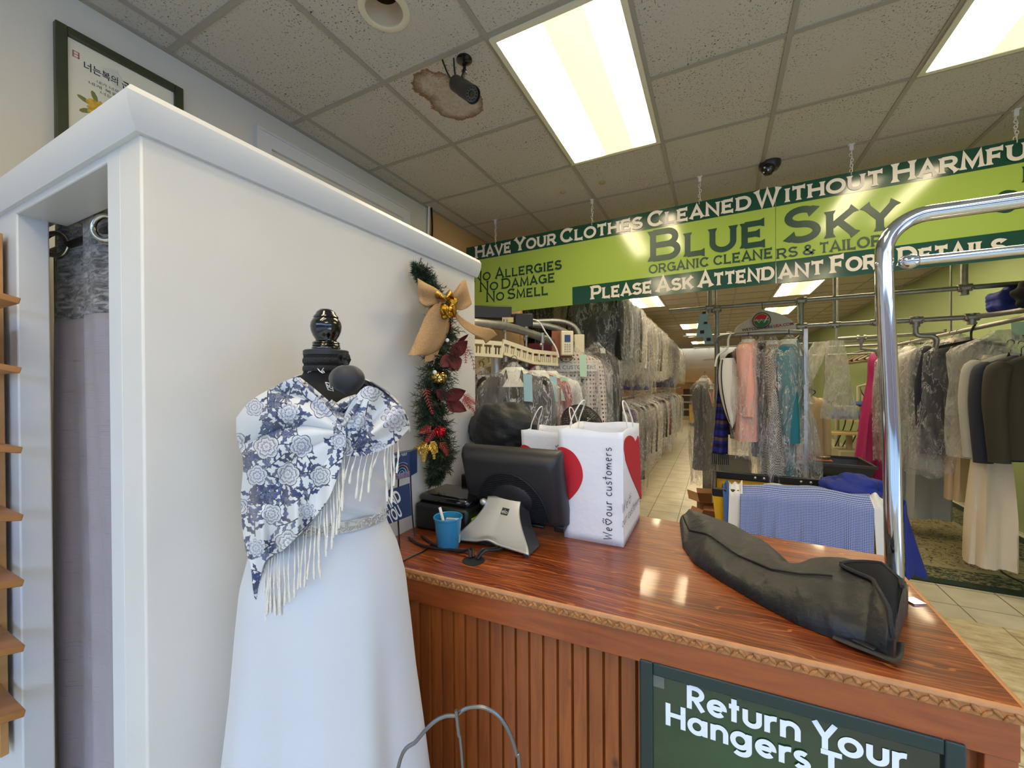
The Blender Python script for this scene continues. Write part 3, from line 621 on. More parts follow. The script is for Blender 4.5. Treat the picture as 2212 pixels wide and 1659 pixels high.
def fbox(m, s0, s1, o0, o1, z0, z1): m.box(F((s0 + s1) / 2, (o0 + o1) / 2, (z0 + z1) / 2), (s1 - s0, o1 - o0, z1 - z0), M=FR)
t = thing('service_counter', 'reddish varnished wood service counter with beadboard front', 'counter', (-.28, 1.25, 0))
BL, BR = Vector((-.99, 1.70, 0)), Vector((.447, 1.593, 0))
m = MB(); m.prism([p + Vector((0, 0, CT - .022)) for p in (FA, FB, BR, BL)], (0, 0, .022)); build(m, 'countertop', top_m, t, sharp=0, bevel=.002)
m = MB(); fbox(m, 0, FL + .004, 0, .007, CT - .005, CT + .0012); fbox(m, 0, FL + .004, 0, .0045, CT - .0085, CT - .006); m.tube([FB + Vector((.002, 0, CT - .006)), BR + Vector((.002, 0, CT - .006))], .007, 8); build(m, 'edge_moulding', edge_m, t)
m = MB(); fbox(m, 0, FL, 0, .003, CT - .026, CT - .008)
n = 110
for i in range(n):
    s_ = (i + .5) * FL / n; sg = 1 if i % 2 else -1
    m.sphere(F(s_, .004, CT - .017 + .0028 * sg), (.0098, .0035, .0042), 8, FR @ Matrix.Rotation(sg * .75, 3, 'Y'))
    if i % 3 == 0: m.sphere(F(s_, .0045, CT - .017), (.004, .004, .004), 6)
build(m, 'carved_moulding', rope_m, t, sharp=60)
m = MB(); fbox(m, 0, FL - .004, -.02, .0, CT - .09, CT - .024); build(m, 'fascia', fas_m, t, bevel=.002)
m = MB(); pit = .075; k = 0; prof = []                      # tongue-and-groove boards with a bead every 4 cm
s_ = 0.
while s_ < FL - .02:
    prof += [(s_, -.022), (s_ + .0018, -.027), (s_ + .0036, -.022), (s_ + .0052, -.0265), (s_ + .0068, -.0215), (s_ + .0345, -.0215)]; s_ += .0375
prof = [(a, o_) for a, o_ in prof if a < FL - .012] + [(FL - .012, -.0215)]
n = len(prof); vs = [F(a, o_, z) for z in (0.0, CT - .08) for a, o_ in prof]
m.add(vs, [(i, i + 1, n + i + 1, n + i) for i in range(n - 1)]); 
ob = build(m, 'beadboard', bead_m, t, sharp=20)
m = MB(); m.bx((-.985, 1.0, 0), (.36, 1.02, CT - .03)); m.prism([Vector((.425, .98, 0)), Vector((.44, .98, 0)), Vector((.437, 1.575, 0)), Vector((.42, 1.575, 0))], (0, 0, CT - .022)); build(m, 'carcass', fas_m, t, sharp=0)
m = MB(); fbox(m, FL - .045, FL - .004, -.03, -.004, 0, CT - .09); build(m, 'end_post', fas_m, t, bevel=.002)
m = MB(); m.lathe([(.03, CT - .004), (.034, CT + .0006), (.031, CT + .002), (.024, CT + .001), (.001, CT + .0008)], (-.645, 1.016, 0), 28, caps=False); build(m, 'cable_hole', blackm, t)
# framed notice on the counter front
s0, s1, z1, z0 = .838, 1.362, .968, .42
t = thing('notice_frame', 'dark green framed Return Your Hangers notice on the counter front', 'sign', F((s0 + s1) / 2, -.01, z0))
pf = mat('dark_teal_frame', (22, 44, 44), .4)
for a in ((s0, s0 + .027, z0, z1), (s1 - .027, s1, z0, z1), (s0 + .027, s1 - .027, z1 - .027, z1), (s0 + .027, s1 - .027, z0, z0 + .027)):
    m = MB(); fbox(m, a[0], a[1], -.0225, .004, a[2], a[3]); build(m, 'frame', pf, t, bevel=.003)
def f_poster(T, b):
    X, Y, Z = T.xyz(T.obj()); d = T.n('VectorMath', {0: T.obj(), 1: (-.08, 0, .36)}, operation='DISTANCE').outputs['Value']
    n = T.noise(T.obj(), 9, 3.)
    c = T.mix(T.step(d, .3, .02), lin((30, 36, 24)), lin((34, 74, 38))); setc(T, b, T.mix(T.math('MULTIPLY', n, .4), c, lin((20, 34, 22))))
m = MB(); fbox(m, s0 + .026, s1 - .026, -.02, -.006, z0 + .026, z1 - .026); build(m, 'poster', mat('poster_print', rough=.12, coat=.4, fn=f_poster), t, sharp=0); po = bpy.data.objects[[o.name for o in t.children if o.name.startswith('poster')][0]]
L3 = lambda a, z: F(a, -.0052, z); SX = lambda px, py: (P(px, py, y=.915).x - FA.x) / U.x
wl = mat('white_lettering', (226, 232, 240), .4)
for s_, a, b_, z in (('Return', SX(1482, 1540), SX(1735, 1590), .886), ('Your', SX(1763, 1590), SX(1978, 1640), .886), ('Hangers', SX(1436, 1580), SX(1756, 1659), .8355), ('T', SX(1780, 1660), SX(1828, 1672), .8355)):
    m = MB(); letters(m, s_, GEO, L3, a, b_, z, .0485, .2, 1., .06, serif=False); build(m, 'lettering', wl, po, sharp=0)
m = MB(); a = SX(1770, 1659); m.add([L3(s1 - .03, .85), L3(s1 - .03, .80), L3(s1 - .11, .78), L3(s1 - .085, .83), L3(s1 - .05, .856)], [(0, 1, 2, 3, 4)]); build(m, 'printed_shape', mat('pale_print', (196, 200, 186), .3), po, sharp=0)
m = MB(); fbox(m, s0 + .0275, s0 + .05, -.0055, -.0045, z1 - .056, z1 - .0285); build(m, 'tape', mat('clear_tape', (96, 100, 92), .15), t, sharp=0)
# ------------------------------------------------------------ dress form
D0 = .9; RV, FV = Vector((.8925, .4511, 0)), Vector((-.4511, .8925, 0)); MPX = D0 / FPX
A0 = P(706, 900, d=D0); AX = Vector((A0.x, A0.y, 0)); ZP = lambda py, px=706: P(px, py, d=D0).z
RF = Matrix(((RV.x, FV.x, 0), (RV.y, FV.y, 0), (0, 0, 1)))
def ring(hw, hd, z, a, off=0.):
    """point on the body: a=-90 deg faces the shop front, 0 deg is the wearer's left"""
    p = AX + RV * (hw * math.cos(a) + off) + FV * (hd * math.sin(a)); return Vector((max(p.x, -.987), p.y, z))
jersey = mat('black_jersey', (12, 12, 13), .85)
t = thing('dress_form', 'black dress form with turned wooden neck knob beside the booth', 'mannequin', (AX.x, AX.y, 0))
prof = [(.001, 667), (12, 669), (19, 675), (21, 680), (24, 683), (25.5, 686), (24, 688), (26, 690), (30, 697), (31.5, 706), (30, 716), (26, 726), (21, 734), (21, 737), (26, 739), (28, 742), (26.5, 744), (28.5, 747), (27, 749), (29, 752), (28, 757)]
m = MB(); m.lathe([(max(r, .1) * MPX, ZP(y)) for r, y in prof][::-1], (AX.x, AX.y, 0), 32); build(m, 'neck_knob', gloss_black, t, sharp=50)
zc = ZP(757); m = MB(); m.lathe([(.001, zc), (.044, zc), (.0465, zc - .002), (.0465, zc - .011), (.044, zc - .013)], (AX.x, AX.y, 0), 40, caps=False); build(m, 'neck_cap', mat('grey_black_wood', (34, 33, 33), .5), t, sharp=30)
zz = [zc - .012, zc - .045, 1.58, 1.55, 1.52, 1.47, 1.40, 1.30, 1.24, 1.15, .95]; hw = [.0455, .0455, .058, .095, .128, .132, .126, .108, .108, .12, .12]
m = MB(); m.grid(lambda u, v: ring(np.interp(v * 10, range(11), hw), np.interp(v * 10, range(11), hw) * (1 - .3 * ss(v * 4)), np.interp(v * 10, range(11), zz), 2 * PI * u), 40, 30, cu=True); build(m, 'torso', jersey, t)
m = MB()
for k in (0, 1): m.lathe([(.0462, zc - .018 - .017 * k), (.0475, zc - .021 - .017 * k), (.0475, zc - .027 - .017 * k), (.0462, zc - .03 - .017 * k)], (AX.x, AX.y, 0), 40, caps=False)
build(m, 'neck_band', mat('ribbed_black_tape', (22, 22, 24), .7, bump=(300, .5)), t)
prints = [[(686, 796), (691, 802), (697, 806)], [(699, 795), (695, 801), (697, 806), (701, 805), (698, 801)], [(665, 805), (670, 797), (674, 800), (669, 803)], [(674, 793), (676, 800)], [(667, 797), (672, 792)], [(703, 826), (716, 829), (720, 845), (709, 842), (703, 826)], [(706, 831), (711, 835), (708, 840)], [(712, 830), (713, 838), (717, 840)]]
m = MB()
for q in prints:
    pts = []
    for px, py in q:
        o_ = (px - 706) * MPX; hd = .047 if py < 812 else .072; pts.append(P(px, py, d=D0 - hd * math.sqrt(max(.02, 1 - (o_ / .06) ** 2)) - .003))
    m.tube(pts, .0011, 4)
build(m, 'white_print', mat('white_screen_print', (220, 220, 222), .6), t)
m = MB(); m.lathe([(.012, .95), (.012, .04)], (AX.x, AX.y, 0), 12); build(m, 'pole', black, t)
m = MB(); m.lathe([(.001, .0), (.16, .0), (.16, .015), (.03, .04), (.012, .05)], (AX.x, AX.y, 0), 28, sx=.95); build(m, 'base', black, t)
# dress
silk = mat('ivory_crepe', (194, 196, 202), .5, sheen=.25, bump=(220, .04))
t = thing('wedding_dress', 'long white sleeveless dress with jewelled belt on the dress form', 'dress', (AX.x, AX.y, .02))
sk_py = [1119, 1144, 1182, 1248, 1331, 1450, 1659]; sk_hw = [.127, .137, .155, .172, .180, .189, .212]
sz_ = [ZP(p) for p in sk_py] + [.45, .02]; sw = sk_hw + [.245, .29]
def skirt(u, v):
    z = sz_[0] + (.02 - sz_[0]) * v; a = 2 * PI * u; h = float(np.interp(-z, [-q for q in sz_], sw)); k = ss(v * 2.2)
    rp = 1 + k * (.048 * math.sin(5 * a + .9) + .026 * math.sin(9 * a + 2.1 + v) + .014 * math.sin(14 * a))
    return ring(h * rp, h * (.78 + .1 * v) * rp, z, a, -.004)
m = MB(); m.grid(skirt, 96, 60, cu=True); build(m, 'skirt', silk, t, sharp=80)
bz0, bz1 = ZP(1098), ZP(1120)
def bodice(u, v):
    z = bz0 - .004 + (ZP(935) - bz0) * v; a = 2 * PI * u; h = float(np.interp(v, [0, .3, .65, 1], [.126, .134, .142, .142]))
    d = math.sin(13 * (a * .5 + v * 1.5)) * .0035 + math.sin(29 * (a * .4 + v * 1.2) + 1) * .002
    return ring(h + d, h * .82 + d, z, a)
m = MB(); m.grid(bodice, 110, 30, cu=True); build(m, 'bodice', silk, t, sharp=80)
m = MB(); m.grid(lambda u, v: ring(.1285, .107, bz1 + (bz0 - bz1) * v, 2 * PI * u), 48, 2, cu=True); rg = random.Random(5)
for k in range(620):
    a = rg.uniform(-PI * 1.02, .06); z = rg.uniform(bz1 + .001, bz0 - .001); m.sphere(ring(.1295, .108, z, a), rg.choice((.0013, .0018, .0025)), 6)
build(m, 'jewelled_belt', mat('crystal_beads', (206, 204, 200), .12, .55), t, sharp=30)
# shawl -- printed with vines, leaves and peonies
def pattern(x, y, seed=4):
    """colour of the printed cloth at points x, y (metres on the cloth)"""
    n = len(x); col = np.tile(np.array(lin((206, 206, 206))[:3]), (n, 1)); rg = random.Random(seed)
    order = np.argsort(x, kind='stable'); xs_ = x[order]
    def near(cx, cy, r):
        i0, i1 = np.searchsorted(xs_, cx - r), np.searchsorted(xs_, cx + r); idx = order[i0:i1]
        return idx[np.abs(y[idx] - cy) < r]
    ink_ = np.array(lin((34, 36, 54))[:3]); blues = [np.array(lin(c)[:3]) for c in ((76, 88, 128), (92, 104, 146), (48, 58, 112), (112, 118, 140), (62, 68, 96))]
    x0, x1, y0, y1 = x.min(), x.max(), y.min(), y.max()
    leaves = []; vines = []; fl = []
    cell = .074
    for i in range(int((x1 - x0) / cell) + 2):
        for j in range(int((y1 - y0) / cell) + 2):
            cx, cy = x0 + (i + .5 * (j % 2)) * cell + rg.uniform(-.01, .01), y0 + j * cell + rg.uniform(-.01, .01)
            fl.append((cx, cy, rg.uniform(.02, .03), rg.random(), rg.uniform(0, 6)))
            for q in range(4):
                a = rg.uniform(0, 2 * PI); cur = rg.uniform(-26, 26); px, py = cx + .026 * math.cos(a), cy + .026 * math.sin(a); line = []
                for s_ in range(18):
                    line.append((px, py)); px += .003 * math.cos(a); py += .003 * math.sin(a); a += cur * .003
                    if s_ % 3 == 1:
                        sd = 1 if (s_ // 3) % 2 else -1; la = a + sd * rg.uniform(.6, 1.2); L = rg.uniform(.009, .015)
                        leaves.append((px + L * math.cos(la), py + L * math.sin(la), la, L, L * rg.uniform(.3, .42), rg.choice(blues)))
                vines.append(line)
    for line in vines:
        for (ax_, ay), (bx_, by) in zip(line, line[1:]):
            idx = near((ax_ + bx_) / 2, (ay + by) / 2, .004)
            if len(idx) == 0: continue
            dx, dy = bx_ - ax_, by - ay; tt = np.clip(((x[idx] - ax_) * dx + (y[idx] - ay) * dy) / (dx * dx + dy * dy), 0, 1)
            dd = np.hypot(x[idx] - ax_ - tt * dx, y[idx] - ay - tt * dy); col[idx[dd < .0011]] = ink_
    for cx, cy, a, L, W, c in leaves:
        idx = near(cx, cy, L * 1.1)
        if len(idx) == 0: continue
        u = ((x[idx] - cx) * math.cos(a) + (y[idx] - cy) * math.sin(a)) / L; v = (-(x[idx] - cx) * math.sin(a) + (y[idx] - cy) * math.cos(a)) / W
        s_ = np.clip(1 - u * u, 0, 1) * (1 + .35 * np.sin(u * 7)) * .95; ins = (np.abs(u) < 1) & (np.abs(v) < s_)
        col[idx[ins]] = c; ed = ins & ((np.abs(v) > s_ - .22) | (np.abs(v) < .07)); col[idx[ed]] = ink_
    for cx, cy, R_, kind, ph in fl:
        idx = near(cx, cy, R_ * 1.2)
        if len(idx) == 0: continue
        dx, dy = x[idx] - cx, y[idx] - cy; r = np.hypot(dx, dy); th = np.arctan2(dy, dx) + ph
        lobes = 5 if kind < .6 else 9; Rb = R_ * ((.80 + .2 * np.abs(np.cos(lobes * th / 2))) if kind < .6 else (.55 + .45 * np.abs(np.cos(lobes * th / 2)) ** .7)); q = r / Rb; ins = q < 1
        ringq = np.modf(q * 3.0 + .12 * np.cos(lobes * th * 2))[0]; st = .5 + .5 * np.cos(th * 34)
        sh = np.clip(.2 + .8 * (1 - ringq) ** 2 * (.45 + .55 * st), 0, 1)
        base = np.array(lin((226, 226, 228))[:3]); dk = np.array(lin((70, 78, 120) if kind > .35 else (66, 68, 82))[:3])
        cc_ = base[None] * (1 - sh[:, None]) + dk[None] * sh[:, None]
        cc_[ringq > .9] = ink_; cc_[q > .94] = ink_
        col[idx[ins]] = cc_[ins]
    return col
def f_print(T, b): setc(T, b, T.n('Attribute', attribute_name='print').outputs['Color'])
scarf_m = mat('printed_viscose', rough=.5, sheen=.2, fn=f_print)
def cloth(name, top, bot, lef, rig, nu, nv, depth, parent, scale=MPX, seed=4, off=(0, 0)):
    """a draped panel: four border curves (front view, pixels), filled between, laid on the body"""
    def curve(pts, n):
        p = np.array(smooth_path([(a, b, 0) for a, b in pts], 10))[:, :2]; l = np.r_[0, np.cumsum(np.hypot(*np.diff(p, axis=0).T))]; l /= l[-1]
        return np.stack([np.interp(np.linspace(0, 1, n + 1), l, p[:, k]) for k in (0, 1)], 1)
    Tt, Bb, Ll, Rr = curve(top, nu), curve(bot, nu), curve(lef, nv), curve(rig, nv)
    u = np.linspace(0, 1, nu + 1)[None, :, None]; v = np.linspace(0, 1, nv + 1)[:, None, None]
    S = (1 - v) * Tt[None] + v * Bb[None] + (1 - u) * Ll[:, None] + u * Rr[:, None] - ((1 - u) * (1 - v) * Tt[0] + u * (1 - v) * Tt[-1] + (1 - u) * v * Bb[0] + u * v * Bb[-1])
    S = S.reshape(-1, 2); uu = np.tile(np.linspace(0, 1, nu + 1), nv + 1); vv = np.repeat(np.linspace(0, 1, nv + 1), nu + 1)
    dd = depth(S[:, 0], S[:, 1], uu, vv)
    Mr = np.array(CAMR); rays = np.stack([(S[:, 0] - 1106) / FPX, -(S[:, 1] - 829.5) / FPX, -np.ones(len(S))], 1) @ Mr.T
    W = rays * dd[:, None] + np.array((0, 0, EYE)); W[:, 0] = np.maximum(W[:, 0], -.99)
    m = MB(); m.v = [tuple(p) for p in W]; k = nu + 1
    m.f = [(j * k + i, j * k + i + 1, (j + 1) * k + i + 1, (j + 1) * k + i) for j in range(nv) for i in range(nu)]
    o = build(m, name, scarf_m, parent, sharp=180, solid=.0016)
    ca = o.data.color_attributes.new('print', 'FLOAT_COLOR', 'POINT'); bend = (dd - D0)
    c = pattern(S[:, 0] * scale + off[0], S[:, 1] * scale + off[1], seed); ca.data.foreach_set('color', np.c_[c, np.ones(len(c))].ravel().astype(np.float32)); return o
def body(px, py, hw=196., hd=.125): return D0 - hd * np.sqrt(np.clip(1 - ((px - 700) / hw) ** 2, 0, 1))
def dep_l(px, py, u, v):
    ang = np.arctan2(py - 930, 745 - px); rr = np.hypot(py - 930, px - 745) / 240
    f = .008 - .032 * np.abs(np.sin(ang * 5.5 + .7 * np.sin(rr * 5))) ** .7 * np.exp(-((ang - -.1) / .8) ** 2) * np.clip(rr * 1.6, 0, 1)
    f += .011 * np.sin(px * .085 + py * .012) * np.clip((py - 1000) / 120, 0, 1) + .006 * np.sin(px * .16 - py * .02) * np.clip((py - 960) / 200, 0, 1)
    return body(px, py) - .028 + f - .006 * np.clip((py - 1080) / 200, 0, 1)
def dep_r(px, py, u, v):
    ang = np.arctan2(py - 985, px - 742); f = .013 * np.sin(ang * 12) * np.exp(-((ang + .75) / .6) ** 2) * np.clip((px - 742) / 60, 0, 1)
    return body(px, py) - .012 + f
t = thing('shawl', 'blue and white floral fringed shawl draped over the white dress', 'shawl', (AX.x, AX.y, 1.12))
cloth('left_drape', [(511, 903), (540, 868), (585, 840), (640, 815), (662, 838), (700, 872), (745, 925)], [(553, 1302), (572, 1215), (612, 1188), (660, 1140), (705, 1085), (725, 1040), (742, 982)], [(511, 903), (513, 950), (526, 1000), (521, 1080), (528, 1170), (542, 1225), (547, 1275), (553, 1302)], [(745, 925), (748, 955), (742, 982)], 330, 400, dep_l, t, seed=4)
cloth('right_drape', [(738, 920), (752, 880), (785, 838), (812, 838), (845, 862), (868, 885), (883, 925)], [(741, 984), (762, 985), (800, 982), (850, 960), (868, 942), (883, 925)], [(738, 920), (744, 950), (741, 984)], [(883, 925), (883.2, 925.2), (883.4, 925.5)], 220, 150, dep_r, t, seed=9, off=(.5, .2))
# rolled cowl round the neck: right side over left side
def cowl(pts, w_, nm, lay, seed):
    q = smooth_path([(a, b, 0) for a, b in pts], 8); n = len(q)
    top, bot = [], []
    for i, p in enumerate(q):
        a = q[max(i - 1, 0)]; b = q[min(i + 1, n - 1)]; d = Vector((b.x - a.x, b.y - a.y, 0)).normalized(); nr = Vector((d.y, -d.x, 0)); k = w_ * (.55 + .45 * math.sin(PI * i / (n - 1)))
        top.append((p.x + nr.x * k, p.y + nr.y * k)); bot.append((p.x - nr.x * k, p.y - nr.y * k))
    def dep(px, py, u, v):
        return body(px, py, 150, .10) - lay - .018 * np.sin(PI * v) - .006 * np.sin(PI * v * 3 + u * 4)
    cloth(nm, top, bot, [top[0], ((top[0][0] + bot[0][0]) / 2, (top[0][1] + bot[0][1]) / 2), bot[0]], [top[-1], ((top[-1][0] + bot[-1][0]) / 2, (top[-1][1] + bot[-1][1]) / 2), bot[-1]], 170, 46, dep, t, seed=seed)
cowl([(640, 822), (668, 850), (700, 880), (735, 905), (764, 912)], 17, 'collar_fold', .022, 3)
cowl([(600, 850), (650, 880), (700, 915), (750, 930)], 14, 'collar_fold', .012, 8)
cowl([(800, 846), (785, 868), (762, 895), (742, 918), (712, 912)], 16, 'collar_fold', .026, 6)
cowl([(772, 858), (748, 870), (728, 880), (712, 868)], 11, 'collar_fold', .024, 12)
# back of the shawl over the shoulders
m = MB(); m.grid(lambda u, v: ring(.182 * (1 - .72 * (1 - v) ** 2), .13 * (1 - .55 * (1 - v) ** 2), 1.60 - .13 * v ** 1.2, PI * u * 1.0), 60, 40); bk = build(m, 'back_drape', scarf_m, t, sharp=180, solid=.0016)
a_ = np.array([v.co for v in bk.data.vertices]); ca = bk.data.color_attributes.new('print', 'FLOAT_COLOR', 'POINT'); c = pattern(a_ @ np.array(RV), a_[:, 2].copy(), 5); ca.data.foreach_set('color', np.c_[c, np.ones(len(c))].ravel().astype(np.float32))
fr_m = mat('ivory_fringe', (220, 214, 202), .6, bump=(500, .4)); rg = random.Random(11)
hem = [(740, 985), (728, 1035), (712, 1070), (693, 1108), (672, 1140), (645, 1165), (612, 1190), (590, 1205), (575, 1220), (566, 1250), (558, 1285), (554, 1300)]
fr = []
for k in range(34):
    q = k / 33; s_ = (q ** .85) * (len(hem) - 1); i = min(int(s_), len(hem) - 2); f = s_ - i
    px, py = hem[i][0] * (1 - f) + hem[i + 1][0] * f, hem[i][1] * (1 - f) + hem[i + 1][1] * f
    fr.append((px, py, 108 + 22 * rg.random() + (70 if q > .8 else 0), rg.uniform(-7, 5) - (10 if q > .8 else 0), 'l'))
for px, py, L in ((746, 985, 110), (756, 985, 96), (768, 985, 60), (782, 985, 92), (795, 983, 100), (806, 978, 86), (818, 974, 62), (832, 968, 70), (838, 965, 118), (846, 961, 126), (852, 958, 92), (860, 952, 70)): fr.append((px, py, L, rg.uniform(-22, -6) if px < 830 else rg.uniform(-4, 3), 'r'))
for px, py, L, dx, side in fr:
    dd = float(body(np.array(px), np.array(min(py, 1100)))) - .016; m = MB(); pts = []; rs = []
    for i in range(9):
        q = i / 8; pts.append(P(px + dx * q + 1.5 * math.sin(q * 5 + px), py - 3 + (L + 3) * q, d=dd - .012 * q)); rs.append(.0007 + .0011 * (q > .35) * (1 + .6 * math.sin(i * 2.2)) + .0009 * (i >= 7))
    m.tube(pts, rs, 6); build(m, 'tassel', fr_m, t, sharp=60)
# pin cushion
t = thing('pin_cushion', 'round black pin cushion tied to the neck of the dress form', 'pin cushion', P(750, 848, d=.81))
c = P(750, 818, d=.81); m = MB()
def pc(u, v):
    a, b = 2 * PI * u, PI * v; r = 1 + .035 * math.cos(a * 9) * math.sin(b) * (1 - v); s_ = math.sin(b)
    return c + RV * (.0345 * s_ * math.cos(a) * r) + FV * (.026 * s_ * math.sin(a) * r) + Vector((0, 0, .028 * math.cos(b) - .004 * (s_ < .3)))
m.grid(pc, 40, 20, cu=True); build(m, 'cushion', mat('navy_black_satin', (22, 23, 30), .55, sheen=.3), t, sharp=60)
m = MB(); k0 = P(743, 776, d=.835)
for q in range(3): m.tube([k0 + Matrix.Rotation(q, 3, 'Y') @ Vector((.009 * math.cos(a), .006 * math.sin(2 * a), .009 * math.sin(a))) for a in np.linspace(0, 2 * PI, 14, False)], .004, 6, closed=True)
m.tube([k0, c + Vector((0, 0, .024))], .005, 6); build(m, 'knot', jersey, t)
# ------------------------------------------------------------ garland on the booth
GS = [P(px, py, x=BX + .045) for px, py in ((902, 578), (918, 600), (940, 640), (950, 700), (940, 770), (930, 840), (928, 890), (940, 940), (948, 980), (942, 1010), (935, 1036))]
GR = [.02, .04, .06, .10, .11, .115, .105, .10, .085, .06, .025]
t = thing('christmas_garland', 'Christmas garland of pine, burlap bow and baubles hung on the booth wall', 'garland', (BX + .045, GS[5].y, GS[-1].z))
rg = random.Random(2); m = MB(); m2 = MB(); sp = smooth_path(GS, 12)
def bristle(mb, p, d, L, nn, nl):
    d = d.normalized(); o_ = d.orthogonal().normalized(); mb.tube([p, p + d * L], .0008, 3, caps=False)
    for i in range(nn):
        q = p + d * L * (i / nn); a = i * 2.4; r = (Matrix.Rotation(a, 3, d) @ o_ + d * .75).normalized() * nl; e = r.cross(d).normalized() * .0013
        mb.add([q + e, q - e, q + r], [(0, 1, 2)])
for k in range(1150):
    s_ = rg.random() * (len(sp) - 1); p = sp[int(s_)]; R = np.interp(s_ / (len(sp) - 1) * (len(GR) - 1), range(len(GR)), GR); a = rg.uniform(0, 2 * PI)
    d = Vector((.75 * abs(math.cos(a)) * .6, math.sin(a), rg.uniform(-.95, .25))); bristle(m if k % 5 else m2, p + d * .01, d, R * rg.uniform(.45, .95), 24, .021)
for k in range(16): bristle(m, GS[0] + Vector((rg.uniform(-.01, .02), rg.uniform(-.01, .05), rg.uniform(-.06, .0))), Vector((.3, rg.uniform(-1, .6), rg.uniform(-.1, .9))), .035, 20, .018)
build(m, 'pine_needles', mat('dark_pine', (24, 46, 30), .6, nz=(30, .4)), t, sharp=0); build(m2, 'pine_needles', mat('olive_pine', (62, 70, 38), .6, nz=(30, .4)), t, sharp=0)
GD = lambda px, py, x=.06: P(px, py, x=BX + x)
burlap = mat('burlap_ribbon', (188, 148, 100), .75, nz=(260, .22), bump=(600, .5)); foil = mat('gold_foil', (196, 150, 48), .22, 1., bump=(90, .6))
t2 = MB()
def sheet(mb, L, R, dep, n=20, k=8):
    """ribbon between two edge polylines given in the front view"""
    a = smooth_path([(x, y, 0) for x, y in L], 8); b = smooth_path([(x, y, 0) for x, y in R], 8)
    f = lambda q, u: q[min(int(u * (len(q) - 1)), len(q) - 2)].lerp(q[min(int(u * (len(q) - 1)), len(q) - 2) + 1], u * (len(q) - 1) - min(int(u * (len(q) - 1)), len(q) - 2))
    def g(u, v):
        p, r = f(a, v), f(b, v); q = p.lerp(r, u); return GD(q.x, q.y, dep(u, v))
    mb.grid(g, k, n)
m = MB(); sheet(m, [(962, 640), (940, 622), (920, 612), (902, 601)], [(962, 655), (942, 656), (920, 660), (906, 652)], lambda u, v: .10 + .05 * math.sin(PI * v * .8) + .01 * math.sin(6 * u)); sheet(m, [(962, 640), (940, 640), (920, 645), (903, 601)], [(960, 655), (940, 658), (922, 664), (906, 653)], lambda u, v: .075 + .02 * v); build(m, 'bow_loop', burlap, t, sharp=60, solid=.0015)
m = MB(); sheet(m, [(970, 642), (985, 625), (998, 607), (1006, 606)], [(972, 662), (992, 670), (1008, 666), (1019, 657)], lambda u, v: .10 + .05 * math.sin(PI * v * .8) + .01 * math.sin(6 * u)); sheet(m, [(970, 645), (985, 630), (1000, 612), (1006, 607)], [(975, 660), (990, 664), (1005, 660), (1018, 656)], lambda u, v: .075 + .02 * v); build(m, 'bow_loop', burlap, t, sharp=60, solid=.0015)
m = MB(); sheet(m, [(949, 650), (925, 672), (905, 715), (888, 755), (881, 768)], [(952, 652), (970, 690), (966, 722), (948, 755), (920, 768)], lambda u, v: .115 + .02 * math.sin(PI * u) - .02 * v); sheet(m, [(948, 755), (930, 765), (918, 770)], [(950, 752), (940, 775), (918, 783)], lambda u, v: .09); build(m, 'bow_tail', burlap, t, sharp=60, solid=.0015)
m = MB(); sheet(m, [(978, 668), (1000, 688), (1030, 704), (1060, 710), (1074, 723)], [(986, 690), (1000, 706), (1022, 722), (1042, 732), (1049, 742)], lambda u, v: .10 + .03 * math.sin(PI * v) + .01 * u); build(m, 'bow_tail', burlap, t, sharp=60, solid=.0015)
m = MB(); rr = random.Random(8)
for k in range(9):
    c = GD(968 + rr.uniform(-11, 11), 662 + rr.uniform(-18, 20), .135); m.sphere(c, (rr.uniform(.012, .02), rr.uniform(.012, .024), rr.uniform(.012, .022)), 10, Matrix.Rotation(rr.uniform(0, 3), 3, 'X'))
sheet(m, [(940, 624), (950, 630), (962, 642)], [(943, 645), (952, 646), (960, 652)], lambda u, v: .13 + .02 * math.sin(3 * u)); sheet(m, [(962, 636), (972, 626), (980, 640)], [(966, 650), (976, 645), (982, 650)], lambda u, v: .13 + .02 * math.sin(3 * u)); sheet(m, [(955, 668), (962, 680), (970, 686)], [(985, 660), (986, 676), (984, 686)], lambda u, v: .15 + .01 * math.sin(9 * u)); build(m, 'foil_knot', foil, t, sharp=60, solid=.001)
m = MB(); c = GD(948, 817, .085); m.sphere(c, .031, 24); build(m, 'gold_bauble', mat('gold_bauble_glass', (214, 176, 96), .08, 1.), t); 
m = MB(); c = GD(949, 935, .085); m.grid(lambda u, v: c + Matrix.Rotation(.5, 3, 'X') @ (Vector((math.sin(PI * v) * math.cos(2 * PI * u), math.sin(PI * v) * math.sin(2 * PI * u), math.cos(PI * v))) * .026 * (1 + .03 * math.cos(16 * 2 * PI * u))), 64, 20, cu=True); build(m, 'red_bauble', mat('red_bauble_foil', (170, 22, 34), .18, .9), t)
velr = mat('red_velvet', (86, 5, 10), .8, sheen=.05)
